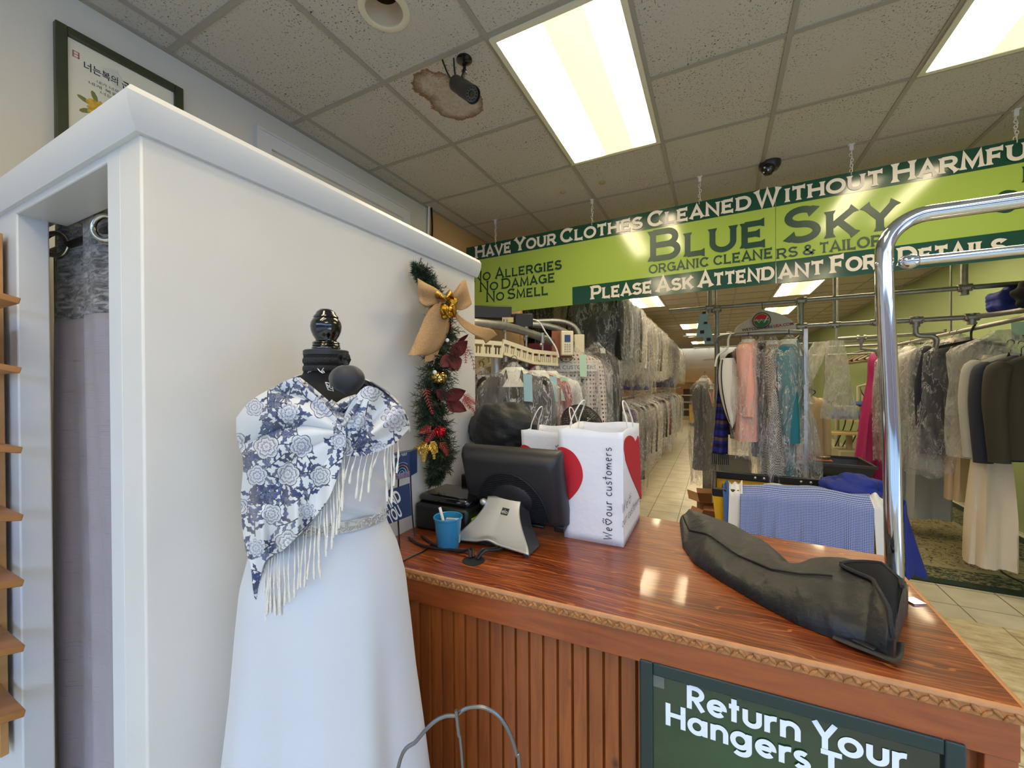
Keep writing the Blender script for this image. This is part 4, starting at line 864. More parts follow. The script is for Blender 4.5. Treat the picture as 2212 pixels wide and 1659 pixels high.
for nm, lst in (('poinsettia', [((972, 772), (1010, 736), 30), ((980, 762), (988, 802), 28), ((980, 768), (950, 792), 28), ((985, 745), (1012, 722), 9), ((970, 720), (972, 690), 8), ((988, 790), (970, 800), 14)]), ('poinsettia', [((958, 862), (1006, 844), 30), ((962, 866), (1008, 888), 28), ((966, 862), (942, 842), 22), ((968, 870), (980, 892), 12)])):
    m = MB()
    for (ax_, ay), (bx_, by), w_ in lst:
        dx, dy = bx_ - ax_, by - ay; l = math.hypot(dx, dy); nx, ny = -dy / l * w_ / 2, dx / l * w_ / 2
        sheet(m, [(ax_, ay), (ax_ + dx * .4 + nx, ay + dy * .4 + ny), (ax_ + dx * .75 + nx * .7, ay + dy * .75 + ny * .7), (bx_, by)], [(ax_, ay + .1), (ax_ + dx * .4 - nx, ay + dy * .4 - ny), (ax_ + dx * .75 - nx * .7, ay + dy * .75 - ny * .7), (bx_ + .2, by)], lambda u, v: .085 + .03 * v + .012 * abs(u - .5), 10, 6)
    build(m, nm, velr, t, sharp=60, solid=.001)
def fern(mb, pts, w_, n, x, r):
    q = smooth_path([(a, b, 0) for a, b in pts], 10); mb.tube([GD(p.x, p.y, x) for p in q], r, 4)
    for i in range(n):
        p = q[int((i + 1) / (n + 1) * (len(q) - 1))]; e = q[min(int((i + 1) / (n + 1) * (len(q) - 1)) + 1, len(q) - 1)]; d = (e - p); d = d.normalized() if d.length > 0 else Vector((1, 0, 0)); k = w_ * (1 - .75 * i / n)
        for s_ in (-1, 1):
            nr = Vector((-d.y * s_, d.x * s_, 0)); mb.tube([GD(p.x, p.y, x), GD(p.x + (nr.x * .8 + d.x * .6) * k, p.y + (nr.y * .8 + d.y * .6) * k, x + .004)], [r * 1.5, r * .6], 4)
rf = mat('red_glitter_sprig', (158, 48, 44), .45)
for pts in ([(990, 738), (1008, 752), (1020, 775), (1024, 800)], [(992, 740), (1004, 760), (1006, 785)], [(1000, 852), (1016, 864), (1027, 872)], [(998, 862), (1014, 876), (1026, 890)], [(1002, 856), (1016, 882)], [(918, 838), (926, 868), (935, 895)], [(932, 920), (918, 930), (908, 932)], [(938, 928), (928, 945), (920, 955)], [(950, 955), (962, 970), (966, 985)]):
    m = MB(); fern(m, pts, 12, 9, .10, .0013); build(m, 'red_sprig', rf, t)
gf = mat('gold_glitter_fern', (190, 156, 70), .35, .5)
for pts in ([(925, 962), (908, 975), (892, 995), (886, 1014)], [(922, 958), (900, 968), (884, 982)], [(922, 965), (916, 985), (915, 998)], [(928, 960), (936, 975), (938, 992)], [(930, 955), (940, 965), (944, 978)]):
    m = MB(); fern(m, pts, 9, 13, .11, .0018); build(m, 'gold_fern', gf, t)
for px, py in ((966, 735), (939, 804)):
    m = MB(); m.sphere(GD(px, py, .11), .0075, 12); build(m, 'white_berry', white_p, t)
# ------------------------------------------------------------ things on the counter
Z = CT
# touch-screen monitor seen from behind
t = thing('touch_monitor', 'black touch screen monitor on silver stand, seen from behind', 'monitor', (-.64, 1.2, Z))
shell_m = mat('charcoal_shell', (38, 38, 42), .42, bump=(900, .05)); rib_m = mat('black_ribs', (20, 22, 28), .5); silver = mat('silver_plastic', (196, 195, 192), .3, .6)
MT = Matrix.Rotation(math.radians(17), 3, 'X'); MC = Vector((-.635, 1.262, 1.218))
def mon(x, y, z): return MC + MT @ Vector((x, y, z))
def rrect(w_, h_, r, n=6):
    out = []
    for cx_, cz, a0 in ((w_ - r, h_ - r, 0), (-w_ + r, h_ - r, 90), (-w_ + r, -h_ + r, 180), (w_ - r, -h_ + r, 270)):
        out += [(cx_ + r * math.cos(math.radians(a0 + 90 * i / n)), cz + r * math.sin(math.radians(a0 + 90 * i / n))) for i in range(n + 1)]
    return out
st = [(-.040, .160, .105, .02), (-.037, .167, .112, .02), (-.022, .180, .128, .016), (.0, .188, .136, .012), (.024, .190, .138, .010), (.028, .188, .136, .010)]
m = MB(); k = len(rrect(.1, .1, .01)); vs = [mon(x, y, z) for y, w_, h_, r in st for x, z in rrect(w_, h_, r)]
m.add(vs, [(i * k + j, i * k + (j + 1) % k, (i + 1) * k + (j + 1) % k, (i + 1) * k + j) for i in range(len(st) - 1) for j in range(k)] + [tuple(range(k))[::-1], tuple((len(st) - 1) * k + j for j in range(k))]); sh_ = build(m, 'shell', shell_m, t, sharp=35)
m = MB(); m.box(mon(0, .0285, 0), (.345, .002, .245), M=MT); build(m, 'screen', mat('dark_glass', (10, 12, 16), .06), t, sharp=0)
m = MB(); rx, rz_ = .138, .165
for i in range(25):
    z = -.098 + i * .0072; q = 1 - ((z + .098) / rz_) ** 2
    if q > 0: m.box(mon(.0, -.0405, z), (2 * rx * math.sqrt(q), .004, .0042), M=MT)
m.tube([mon(rx * math.cos(a), -.041, -.098 + (rz_ + .004) * math.sin(a)) for a in np.linspace(0, PI, 30)], .003, 6); build(m, 'vent_ribs', rib_m, sh_)
m = MB(); m.sphere(mon(.01, -.034, -.03), (.082, .022, .062), 24, MT); build(m, 'hinge_dome', mat('dome_black', (24, 25, 30), .45), t)
m = MB()
for s_ in (-1, 1): m.box(mon(.165 * s_, -.012, -.128), (.035, .04, .02), M=MT)
m.box(mon(.04, -.03, -.124), (.15, .02, .008), M=MT); build(m, 'port_cover', rib_m, sh_, bevel=.002)
m = MB(); m.box(mon(.160, -.0225, .116), (.018, .001, .006), M=MT @ Matrix.Rotation(.6, 3, 'X')); build(m, 'sticker', mat('grey_label', (110, 112, 114), .4), sh_, sharp=0)
# stand: broad silver foot narrowing to the neck
def stand(u, v, dz=0., ins=0.):
    w0, w1 = .137 - ins, .064 - ins; q = v ** .75; hw_ = w0 + (w1 - w0) * ss(min(1, v * 1.05)) ** .8
    xx = -.640 - .010 * v + (u - .5) * 2 * hw_; yy = 1.098 + .125 * v + .010 * (1 - abs(u - .5) * 2) * (1 - v); zz_ = Z + .012 + .118 * (v ** 1.5 * .55 + v * .45) + .006 * math.sin(PI * u) - dz
    if v < .16: zz_ += .010 * math.exp(-((u - .45) / .1) ** 2) * (1 - v / .16)
    return (xx, yy, zz_)
m = MB(); m.grid(lambda u, v: stand(u, v), 30, 24); build(m, 'stand_cover', silver, t, sharp=70, solid=.006)
m = MB()
m.grid(lambda u, v: (stand(1, v)[0] - .002, stand(1, v)[1] + u * .085 * (1 - .35 * v), (Z + .001) * (1 - 1) + stand(1, v)[2] - .004 - u * .0), 6, 20)
pr = [stand(1, v / 14) for v in range(15)]
m.prism([(p[0] - .003, p[1] + .002, p[2] - .003) for p in pr] + [(pr[-1][0] + .004, 1.262, Z + .128), (pr[-1][0] + .018, 1.246, Z + .06), (-.535, 1.205, Z + .03), (-.528, 1.20, Z)] + [(-.506, 1.104, Z)], (-.014, 0, 0))
m.bx((-.74, 1.14, Z), (-.53, 1.20, Z + .025)); m.box((-.648, 1.228, Z + .08), (.11, .04, .05)); build(m, 'stand_base', mat('graphite_plastic', (52, 52, 56), .45), t, sharp=50)
m = MB(); m.sphere((-.722, 1.205, Z + .115), (.014, .012, .012), 12); build(m, 'hinge_cap', silver, t)
o_ = Vector(stand(.56, .70)); e1 = (Vector(stand(.7, .70)) - o_).normalized(); e2 = (Vector(stand(.56, .82)) - o_).normalized(); nn = e1.cross(e2).normalized(); MB_ = frame_of(o_ + nn * .0042, e1, e2)
m = MB(); q = [MB_ @ Vector(v) for v in ((-.005, -.007, 0), (.021, -.007, 0), (.021, .017, 0), (-.005, .017, 0))]; m.add(q, [(0, 1, 2, 3)]); build(m, 'badge', mat('badge_black', (26, 26, 28), .4), t, sharp=0)
type_mesh('elo', .019, frame_of(o_ + nn * .0048 - e2 * .002 - e1 * .0035, e1, e2), 'badge_lettering', silver, t, weight=.0003, sx=.022)
cab = mat('black_cable', (14, 14, 15), .45)
for k, pts in enumerate(([(-.655, 1.03, Z + .004), (-.668, 1.045, Z + .02), (-.70, 1.05, Z + .008), (-.78, 1.03, Z + .006), (-.86, 1.03, Z + .006), (-.93, 1.06, Z + .006)], [(-.643, 1.03, Z + .004), (-.635, 1.05, Z + .022), (-.615, 1.09, Z + .016), (-.60, 1.16, Z + .006)], [(-.636, 1.025, Z + .004), (-.622, 1.045, Z + .022), (-.602, 1.085, Z + .014), (-.59, 1.16, Z + .006)], [(-.66, 1.022, Z + .004), (-.675, 1.035, Z + .02), (-.71, 1.04, Z + .007), (-.80, 1.045, Z + .006), (-.90, 1.09, Z + .006)])):
    m = MB(); m.tube(smooth_path(pts, 8), .0042, 8); tag(build(m, 'power_cable', cab), ('black cable running left from the counter cable hole', 'black cable rising from the cable hole into the silver stand', 'second black cable from the cable hole into the silver stand', 'thin black cable just behind the one running left from the hole')[k], 'cable')
# cup with pen
c = Vector((-.772, 1.066, 0)); t = thing('pen_cup', 'blue plastic cup holding a white pen beside the monitor stand', 'cup', (c.x, c.y, Z))
m = MB(); m.lathe([(.001, Z), (.033, Z), (.035, Z + .004), (.0435, Z + .092), (.0465, Z + .094), (.047, Z + .099), (.0455, Z + .101), (.0425, Z + .099), (.033, Z + .01), (.001, Z + .008)], c, 40, caps=False); build(m, 'cup', mat('teal_blue_plastic', (44, 128, 172), .25), t)
m = MB(); a, b_ = Vector((-.765, 1.06, Z + .02)), Vector((-.808, 1.07, Z + .122)); m.tube([a, b_], .0048, 12); tag(build(m, 'pen', white_p), 'white pen leaning in the blue cup', 'pen')
m = MB(); m.box((-.757, 1.072, Z + .055), (.045, .012, .075), rz=.3); tag(build(m, 'card_stub', mat('folded_card', (170, 180, 186), .5)), 'folded grey card standing in the blue cup', 'card')
# printers and boxes behind the cup
t = thing('receipt_printer', 'black receipt printer on the counter behind the blue cup', 'printer', (-.87, 1.25, Z))
m = MB(); m.bx((-.982, 1.15, Z), (-.755, 1.34, Z + .095)); build(m, 'body', black, t, bevel=.012)
m = MB(); m.bx((-.98, 1.165, Z + .09), (-.76, 1.335, Z + .125)); build(m, 'lid', gloss_black, t, bevel=.015)
m = MB(); m.bx((-.94, 1.147, Z + .03), (-.80, 1.151, Z + .036)); m.bx((-.94, 1.147, Z + .07), (-.86, 1.151, Z + .075)); build(m, 'paper_slot', rib_m, t, sharp=0)
t = thing('cash_drawer_box', 'small black box with white BER lettering behind the blue cup', 'box', (-.80, 1.42, Z))
m = MB(); m.bx((-.93, 1.375, Z), (-.68, 1.46, Z + .155)); build(m, 'body', black, t, bevel=.004)
q = P(998, 1104, y=1.372); type_mesh('BER', .021, frame_of((q.x - .005, 1.3735, q.z), (1, 0, 0), (0, 0, 1)), 'lettering', mat('grey_white_print', (170, 170, 170), .5), t, weight=.0006)
m = MB(); m.box((-.752, 1.225, Z + .03), (.035, .09, .06), rz=.3); tag(build(m, 'sticky_note_pad', mat('lime_paper', (140, 176, 40), .6), bevel=.001), 'lime green note pad between the cup and the monitor', 'note pad')
# leaflet stand
t = thing('leaflet_stand', 'wire counter stand behind the dress holding two blue cards', 'stand', (-.86, 1.0, Z))
m = MB(); w0 = P(866, 1213, z=Z + .004); w1 = P(918, 1188, z=Z + .004); w2 = P(850, 1145, y=w0.y); w3 = P(884, 1130, y=w1.y)
m.tube(smooth_path([Vector((-.945, 1.03, Z + .25)), Vector((-.94, 1.02, Z + .1)), Vector((-.905, .985, Z + .05)), w0 + Vector((-.004, 0, .012)), w0, w0 + (w1 - w0) * .5, w1, w1 + Vector((-.02, .05, .001)), Vector((-.93, 1.09, Z + .004)), Vector((-.94, 1.08, Z + .25))], 6), .0026, 6); build(m, 'wire', cab, t)
navy = mat('navy_card', (28, 52, 98), .4); wt = mat('white_card_print', (222, 226, 232), .5)
cd = lambda px, py: P(px, py, y=.985 + .0)
p00, p10, p11, p01 = cd(838, 1133), cd(887, 1114), cd(883, 1044), cd(830, 1062)
nrm = (p10 - p00).cross(p01 - p00).normalized()
t = thing('find_you_card', 'navy card printed Find You in white, on the wire stand', 'card', p00); m = MB(); m.prism([p00, p10, p11, p01], nrm * -.004); build(m, 'card', navy, t, sharp=0)
ex = (cd(886, 1062) - cd(836, 1098)).normalized(); ey = nrm.cross(ex)
type_mesh('FIND', .052, frame_of(cd(837, 1102) + nrm * .0012, ex, ey), 'lettering', wt, t, weight=.0016, sx=.074); type_mesh('YOU', .052, frame_of(cd(845, 1130) + nrm * .0012, ex, ey), 'lettering', wt, t, weight=.0016, sx=.062)
t = thing('test_kit_box', 'navy blue box with rainbow arcs and white lettering above the Find You card', 'box', cd(845, 1038)); q0, q1, q2, q3 = cd(838, 1040), cd(885, 1030), cd(885, 976), cd(838, 984)
m = MB(); m.prism([q0, q1, q2, q3], (-.02, .06, 0)); build(m, 'carton', navy, t, sharp=0, bevel=.001)
pl = lambda px, py: P(px, py, y=.9835); fx = (q1 - q0).normalized(); nb = Vector((0, -1, 0))
type_mesh('ABILITY TEST', .010, frame_of(pl(846, 991), fx, (0, 0, 1)), 'lettering', wt, t, sx=.068)
for k, cl in enumerate(((120, 180, 214), (206, 120, 84), (120, 180, 214), (214, 222, 230))):
    m = MB(); r0 = .036 - .0085 * k; cc0 = pl(868, 1024); m.tube([cc0 + fx * (r0 * math.cos(a)) + Vector((0, 0, r0 * math.sin(a))) for a in np.linspace(.0, PI, 20) if -.05 < r0 * math.cos(a) < .028], .0017, 5, flat=.4); build(m, 'printed_arc', mat('arc_print_%d' % (k % 3), cl, .5), t)
m = MB(); m.add([pl(838, 1039) , pl(885, 1029), pl(885, 1017), pl(838, 1029)], [(0, 1, 2, 3)]); build(m, 'photo_strip', mat('mauve_print', (120, 104, 136), .5, nz=(90, .5)), t, sharp=0)
# bundle and black bag behind the monitor
def f_dkflo(T, b):
    d = T.vor(T.obj(), 42.); n = T.noise(T.obj(), 26, 3.)
    c = T.mix(T.step(d, .28, .2), lin((22, 20, 20)), T.mix(T.step(n, .45, .55), lin((150, 130, 96)), lin((130, 40, 46)))); setc(T, b, c)
def lump(c, r, seed, amp=.12, fr=3.2, nu=64, nv=40, flat=True, fold=.03):
    rg_ = random.Random(seed); ph = [rg_.uniform(0, 6.28) for _ in range(8)]
    def g(u, v):
        a, b = 2 * PI * u, PI * v; d = Vector((math.sin(b) * math.cos(a), math.sin(b) * math.sin(a), -math.cos(b)))
        k = 1 + amp * (math.sin(fr * d.x * 2 + ph[0]) * math.sin(fr * d.y * 1.7 + ph[1]) + .6 * math.sin(fr * 2.2 * d.z + ph[2] + 2 * d.x)) + fold * (abs(math.sin(7 * d.x + 4 * d.z + ph[3])) + abs(math.sin(6 * d.y - 5 * d.z + ph[4])) + .7 * abs(math.sin(13 * d.z + 6 * d.x + ph[5])) - 1.2)
        p = Vector((d.x * r[0] * k, d.y * r[1] * k, d.z * r[2] * k))
        if flat: p.z = max(p.z, -r[2] * .8)
        return Vector(c) + p
    return MB().grid(g, nu, nv, cu=True)
m = lump((-.865, 1.555, Z + .118), (.115, .085, .147), 3, .08); tag(build(m, 'cloth_bundle', mat('dark_floral_cloth', rough=.7, fn=f_dkflo), sharp=70), 'dark floral cloth bundle under the black bag behind the monitor', 'cloth')
m = lump((-.835, 1.56, 1.372), (.165, .095, .12), 12, .07, 2.6, fold=.045); tag(build(m, 'black_bag', mat('black_nylon', (15, 15, 16), .6, sheen=.1, bump=(16, .6)), sharp=24), 'crumpled black fabric bag on the floral bundle behind the monitor', 'bag')
# paper carrier bags
def f_paper(T, b):
    o = T.obj(); n = T.noise(o, 6, 4., .6); setc(T, b, T.mix(T.step(n, .3, .7), lin((232, 232, 238)), lin((240, 239, 242))))
    T.t.links.new(T.n('Bump', {'Height': T.noise(o, 13, 5., .6), 'Strength': .3, 'Distance': .012}).outputs[0], b.inputs['Normal'])
paper = mat('white_kraft_paper', rough=.6, fn=f_paper); redp = mat('red_print', (196, 32, 44), .55); inkb = mat('black_print', (30, 26, 34), .6)
x0, x1, y0, y1, zt = -.475, -.268, 1.310, 1.615, 1.418
def side(u, z):
    """outline of the bag, u 0..4 round the four faces"""
    k = (z - Z) / (zt - Z); g = .016 * (1 - k); ax_, bx_ = x0 + .010 * (1 - k) - .012 * k, x1 + .001; ay, by = y0, y1 - .006 * k; i = int(u) % 4; f = u - int(u); w_ = .002 * math.sin(PI * f) * math.sin(3 + 5 * k)
    if i == 0: return Vector((ax_ + (bx_ - ax_) * f, ay + w_, z))
    if i == 1: return Vector((bx_ - .3 * w_, ay + (by - ay) * f, z))
    if i == 2: return Vector((bx_ + (ax_ - bx_) * f, by - w_, z))
    return Vector((ax_ + w_, by + (ay - by) * f, z))
t = thing('paper_carrier_bag', 'white paper carrier bag with red heart facing the right edge of the monitor', 'paper bag', (-.37, 1.46, Z), 'white heart carrier bags')
m = MB(); m.grid(lambda u, v: side(min(u * 4, 3.9999), Z + (zt - Z) * v + (.004 * math.sin(u * 25) if v > .99 else 0)), 48, 14); m.add([side(0, Z + .001), side(1, Z + .001), side(2, Z + .001), side(3, Z + .001)], [(0, 1, 2, 3)]); pb_ = build(m, 'paper_body', paper, t, sharp=30, solid=.0009)
on_f = lambda px, py: P(px, py, y=y0 - .0028)
h = [(1204, 968), (1216, 966), (1238, 978), (1254, 1003), (1259, 1030), (1252, 1053), (1238, 1072), (1224, 1085), (1219, 1086), (1207, 1018)]
hp = smooth_path([on_f(a, b) for a, b in h[:8]], 5) + [on_f(a, b) for a, b in h[8:]]; m = MB(); m.prism(hp, (0, .0022, 0)); build(m, 'red_heart', redp, pb_, sharp=0)
m = MB(); xb = on_f(1322, 1080).x; za, zb_ = on_f(1320, 1167).z, on_f(1312, 966).z
letters(m, 'We~our customers', PEN, lambda a, b: (xb - b, y0 - .0032, a), za, zb_, 0, .030, .085, 1., .14, serif=False); build(m, 'lettering', inkb, pb_, sharp=0)
on_s = lambda px, py: P(px, py, x=x1 + .0042)
h = [(1349, 969), (1350, 953), (1355, 944), (1362, 941), (1369, 946), (1373, 955), (1377, 947), (1380, 945), (1383.5, 1000), (1386, 1070), (1385, 1078), (1378, 1061), (1365, 1031), (1353, 996)]
m = MB(); m.prism(smooth_path([on_s(a, b) for a, b in h[:6]], 4) + smooth_path([on_s(a, b) for a, b in h[6:9]], 3) + smooth_path([on_s(a, b) for a, b in h[9:]], 4), (-.003, 0, 0)); build(m, 'red_heart', redp, pb_, sharp=0)
ya, yb = on_s(1344, 1140).y, on_s(1382, 1105).y; zb_ = on_s(1343, 1142).z
m = MB(); letters(m, 'our customers', PEN, lambda a, b: (x1 + .0045, a, b), ya, yb, zb_, .032, .085, 1., .14, serif=False); letters(m, 'We~', PEN, lambda a, b: (x1 + .0045, a, b), ya, on_s(1364, 1100).y, zb_ + .042, .034, .085, 1., .14, serif=False); build(m, 'lettering', inkb, pb_, sharp=0)
rope = mat('white_paper_twine', (226, 224, 220), .6)
for x_, lean in ((x1 - .004, -.02), (x0 - .006, .03)):
    m = MB(); yc = 1.47; m.tube(smooth_path([(x_, yc - .05, zt - .02), (x_ + lean * .2, yc - .05, zt + .02), (x_ + lean, yc - .035, zt + .075), (x_ + lean * 1.3, yc, zt + .092), (x_ + lean, yc + .035, zt + .075), (x_ + lean * .2, yc + .05, zt + .02), (x_, yc + .05, zt - .02)], 7), .0026, 8); build(m, 'handle', rope, t)
b2 = dup(t, label='smaller white paper carrier bag half hidden behind the black monitor'); b2.scale = (.86, .72, .93); b2.location = (-.582, 1.535, Z)
# black garment bag lying on the counter
nyl = mat('black_garment_bag_nylon', (14, 15, 17), .5, sheen=.06, bump=(22, .7))
GB = [((1468, 1128), (1492, 1106), .016), ((1474, 1180), (1530, 1122), .036), ((1500, 1218), (1590, 1150), .05), ((1560, 1258), (1650, 1190), .055), ((1640, 1305), (1712, 1240), .052), ((1720, 1348), (1752, 1240), .066), ((1800, 1380), (1830, 1246), .078), ((1870, 1402), (1915, 1268), .084), ((1915, 1424), (1956, 1300), .084), ((1930, 1420), (1962, 1315), .07)]
GN = [P(a[0], a[1], z=CT + .002) for a, b, h in GB]; GF = [P(b[0], b[1], z=CT + .004) for a, b, h in GB]; GH = [h for a, b, h in GB]
def gbag(u, v):
    s_ = v * (len(GB) - 1); i = min(int(s_), len(GB) - 2); f = ss(s_ - i) * .5 + (s_ - i) * .5; n_, q = GN[i].lerp(GN[i + 1], f), GF[i].lerp(GF[i + 1], f); h = GH[i] * (1 - f) + GH[i + 1] * f
    if u < .62:
        k = u / .62; a = PI * k; wr = .006 * math.sin(9 * k + 21 * v) * math.sin(PI * k) + .004 * math.sin(31 * v + 3 * k) * math.sin(PI * k)
        p = n_.lerp(q, .5 - .5 * math.cos(a)); return p + Vector((0, 0, h * math.sin(a) ** .72 * (1 + .25 * (k - .4)) + wr))
    k = (u - .62) / .38; return q.lerp(n_, k) + Vector((0, 0, 0))
t = thing('garment_bag', 'long black zipped garment bag lying across the wooden counter', 'garment bag', (.1, 1.35, CT))
m = MB(); m.grid(gbag, 56, 110, cu=True); m.add([gbag(i / 24, 0) for i in range(24)], [tuple(range(24))]); m.add([gbag(i / 24, 1) for i in range(24)], [tuple(range(24))]); build(m, 'bag_body', nyl, t, sharp=70)
def gup(u, v, d): return gbag(u, v) + Vector((0, 0, d))
ua = lambda v: .33 - .27 * v ** 1.15; ub = lambda v: .34 + .06 * math.sin(PI * v)
m = MB(); m.grid(lambda u, v: gup(ua(v) + (ub(v) - ua(v)) * u, .66 + .325 * v, .005), 16, 30); build(m, 'opening_shade', mat('opening_shade_black', (3, 3, 3), 1.), t, sharp=0)  # black patch on the bag stands in for the shade inside its opening
zp = mat('zipper_tape', (38, 38, 40), .5, bump=(900, .6))
m = MB(); m.tube([gup(ua(v), .66 + .325 * v, .007) for v in np.linspace(0, 1, 40)], .0045, 6); m.tube([gup(ub(v), .66 + .325 * v, .007) for v in np.linspace(0, 1, 40)], .004, 6); build(m, 'zipper', zp, t)
m = MB(); m.tube([gup(.2 + .07 * v, .02 + .62 * v, .003) for v in np.linspace(0, 1, 50)], .0022, 5); build(m, 'seam_piping', blackm, t)
m = MB(); m.tube(smooth_path([GN[6] + Vector((0, -.004, .006)), GN[7] + Vector((0, -.02, .008)), GN[8] + Vector((.01, -.012, .01)), GN[9] + Vector((.01, .0, .03))], 6), .008, 6, flat=.4); build(m, 'carry_strap', nyl, t)
m = MB(); q = GN[8] + Vector((-.03, .012, .012)); m.box(q, (.035, .012, .004), rz=-.6); build(m, 'zip_pull', mat('dark_zip_pull', (60, 60, 62), .35, .7), t, bevel=.001)
# chrome rail
t = thing('chrome_rail', 'polished chrome hand rail rising from the counter corner', 'rail', (.405, 1.315, CT))
YR = 1.317; zt = P(2212, 431, y=YR).z; zl = P(2212, 539, y=YR).z; X0 = .386; rb = .085
pts = [(X0 + .006, YR, CT + .004), (X0, YR, CT + .4), (X0 - .012, YR, zt - rb - .1)] + [(X0 - .014 + rb - rb * math.cos(a), YR, zt - rb + rb * math.sin(a)) for a in np.linspace(0, PI / 2, 14)] + [(1.0, YR, zt), (1.75, YR, zt)] + [(1.75 + rb * math.sin(a), YR, zt - rb + rb * math.cos(a)) for a in np.linspace(.1, PI / 2, 10)] + [(1.835, YR, 1.0), (1.835, YR, 0)]
m = MB(); m.tube(pts, .0182, 28); build(m, 'upright_rail', chrome, t, sharp=50)
m = MB(); m.tube([(X0 + .042, YR, zl), (1.80, YR, zl)], .0115, 24); build(m, 'lower_bar', chrome, t, sharp=50)
m = MB(); m.sphere((X0 + .034, YR, zl), (.022, .017, .018), 20); ef = build(m, 'end_fitting', chrome, t); m = MB(); m.sphere((X0 - .026, YR - .004, zl), .008, 12); build(m, 'screw', chrome, ef)
m = MB(); m.lathe([(.001, .0), (.024, .0), (.024, .028), (.0215, .031), (.0215, .034), (.019, .036)], (X0 + .006, YR, CT), 32, caps=False); m.box((X0 + .032, YR - .028, CT + .002), (.03, .03, .004), rz=.5); build(m, 'floor_flange', chrome, t)
# wire stand in the foreground
t = thing('wire_hanger_stand', 'grey bent wire stand in the foreground before the counter', 'wire stand', (-.46, .45, 0)); wire_m = mat('zinc_wire', (120, 122, 124), .35, .9)
arcp = [P(a, b, d=.73) for a, b in ((860, 1659), (900, 1600), (935, 1562), (962, 1547), (985, 1545), (1003, 1532), (1022, 1527), (1050, 1530), (1080, 1550), (1103, 1588), (1116, 1630), (1122, 1659))]
a, b_ = arcp[0], arcp[-1]
m = MB(); m.tube(smooth_path([Vector((a.x - .06, a.y - .02, .003)), a + Vector((-.035, 0, -.25))] + arcp + [b_ + Vector((.012, 0, -.25)), Vector((b_.x + .03, b_.y, .003))], 7), .0034, 8); build(m, 'arch_wire', wire_m, t)
a, b_ = P(985, 1534, d=.725), P(1000, 1659, d=.725); m = MB(); m.tube(smooth_path([a, a.lerp(b_, .4), b_, b_ + (b_ - a) * 2.5 + Vector((0, .0, -.2)), Vector((b_.x + .03, b_.y - .05, .003))], 6), .003, 8); build(m, 'centre_wire', wire_m, t)
# ------------------------------------------------------------ the cleaner's shop behind the counter
def f_plastic(T, b):
    o = T.obj(); n = T.noise(T.scale(o, 9, 9, 3.2), 1.6, 5., .62, 1.2); n2 = T.noise(T.scale(o, 5, 5, 2), 2.2, 2.)
    r = T.math('ABSOLUTE', T.math('SUBTRACT', n, .5)); a = T.math('ADD', T.math('MULTIPLY', T.step(r, .035, .0), T.math('MULTIPLY', T.step(n2, .35, .6), .75)), T.math('ADD', .13, T.math('MULTIPLY', T.step(n, .5, .75), .3)))  # haze and white glint streaks of the film painted into its opacity
    setc(T, b, a, 'Alpha'); T.t.links.new(T.n('Bump', {'Height': n, 'Strength': 1., 'Distance': .05}).outputs[0], b.inputs['Normal'])
film = mat('clear_garment_film', (226, 226, 228), .14, spec=.9, fn=f_plastic)
def cl(name, c, rough=.8, **k): return mat(name, c, rough, bump=k.pop('bump', (70, .12)), **k)
G_BLACK = cl('black_wool', (20, 20, 22)); G_NAVY = cl('navy_wool', (28, 34, 54)); G_GREY = cl('grey_flannel', (104, 104, 106)); G_LGREY = cl('pale_grey_wool', (170, 170, 168)); G_WHITE = cl('white_cotton', (222, 222, 222)); G_BEIGE = cl('beige_twill', (188, 168, 136)); G_BLUE = cl('blue_cotton', (62, 92, 148)); G_RBLUE = cl('royal_blue_cotton', (32, 50, 140)); G_PINK = cl('pink_wool', (226, 164, 150)); G_TEAL = cl('teal_wool', (24, 104, 120)); G_OLIVE = cl('dark_olive_wool', (46, 44, 32)); G_MUST = cl('mustard_knit', (186, 142, 22)); G_RED = cl('red_check_cotton', (150, 46, 44)); G_BURG = cl('burgundy_wool', (92, 26, 44)); G_MAG = cl('magenta_nylon', (150, 22, 92), .45); G_BROWN = cl('brown_wool', (72, 50, 38)); G_CREAM = cl('cream_silk', (214, 200, 178), .5); G_LBLUE = cl('pale_blue_cotton', (160, 182, 206)); G_LILAC = cl('lilac_cotton', (180, 168, 192))
def f_dots(T, b):
    X, Y, Z_ = T.xyz(T.obj()); k = T.vec(T.math('MULTIPLY', T.math('ADD', X, Y), 30.), T.math('MULTIPLY', Z_, 30.))
    d = T.n('TexVoronoi', {'Vector': k, 'Scale': 1., 'Randomness': 0.}).outputs['Distance']; setc(T, b, T.mix(T.step(d, .22, .27), lin((40, 34, 34)), lin((212, 198, 192))))
G_DOTS = mat('polka_dot_paper', rough=.6, fn=f_dots)
def f_hound(T, b):
    c = T.n('TexChecker', {'Vector': T.scale(T.obj(), 1, 1, 1), 'Scale': 105., 1: lin((198, 190, 182)), 2: lin((26, 24, 26))}).outputs[0]; setc(T, b, c)
G_HOUND = mat('houndstooth_check', rough=.8, fn=f_hound)
def f_floral2(T, b):
    d = T.vor(T.obj(), 30.); setc(T, b, T.mix(T.step(d, .3, .2), lin((196, 188, 182)), lin((34, 30, 36))))
G_FLOR = mat('black_floral_print', rough=.7, fn=f_floral2)
wire_h = mat('black_hanger_wire', (30, 30, 32), .4, .7); collar_p = mat('white_shoulder_paper', (222, 222, 214), .6)
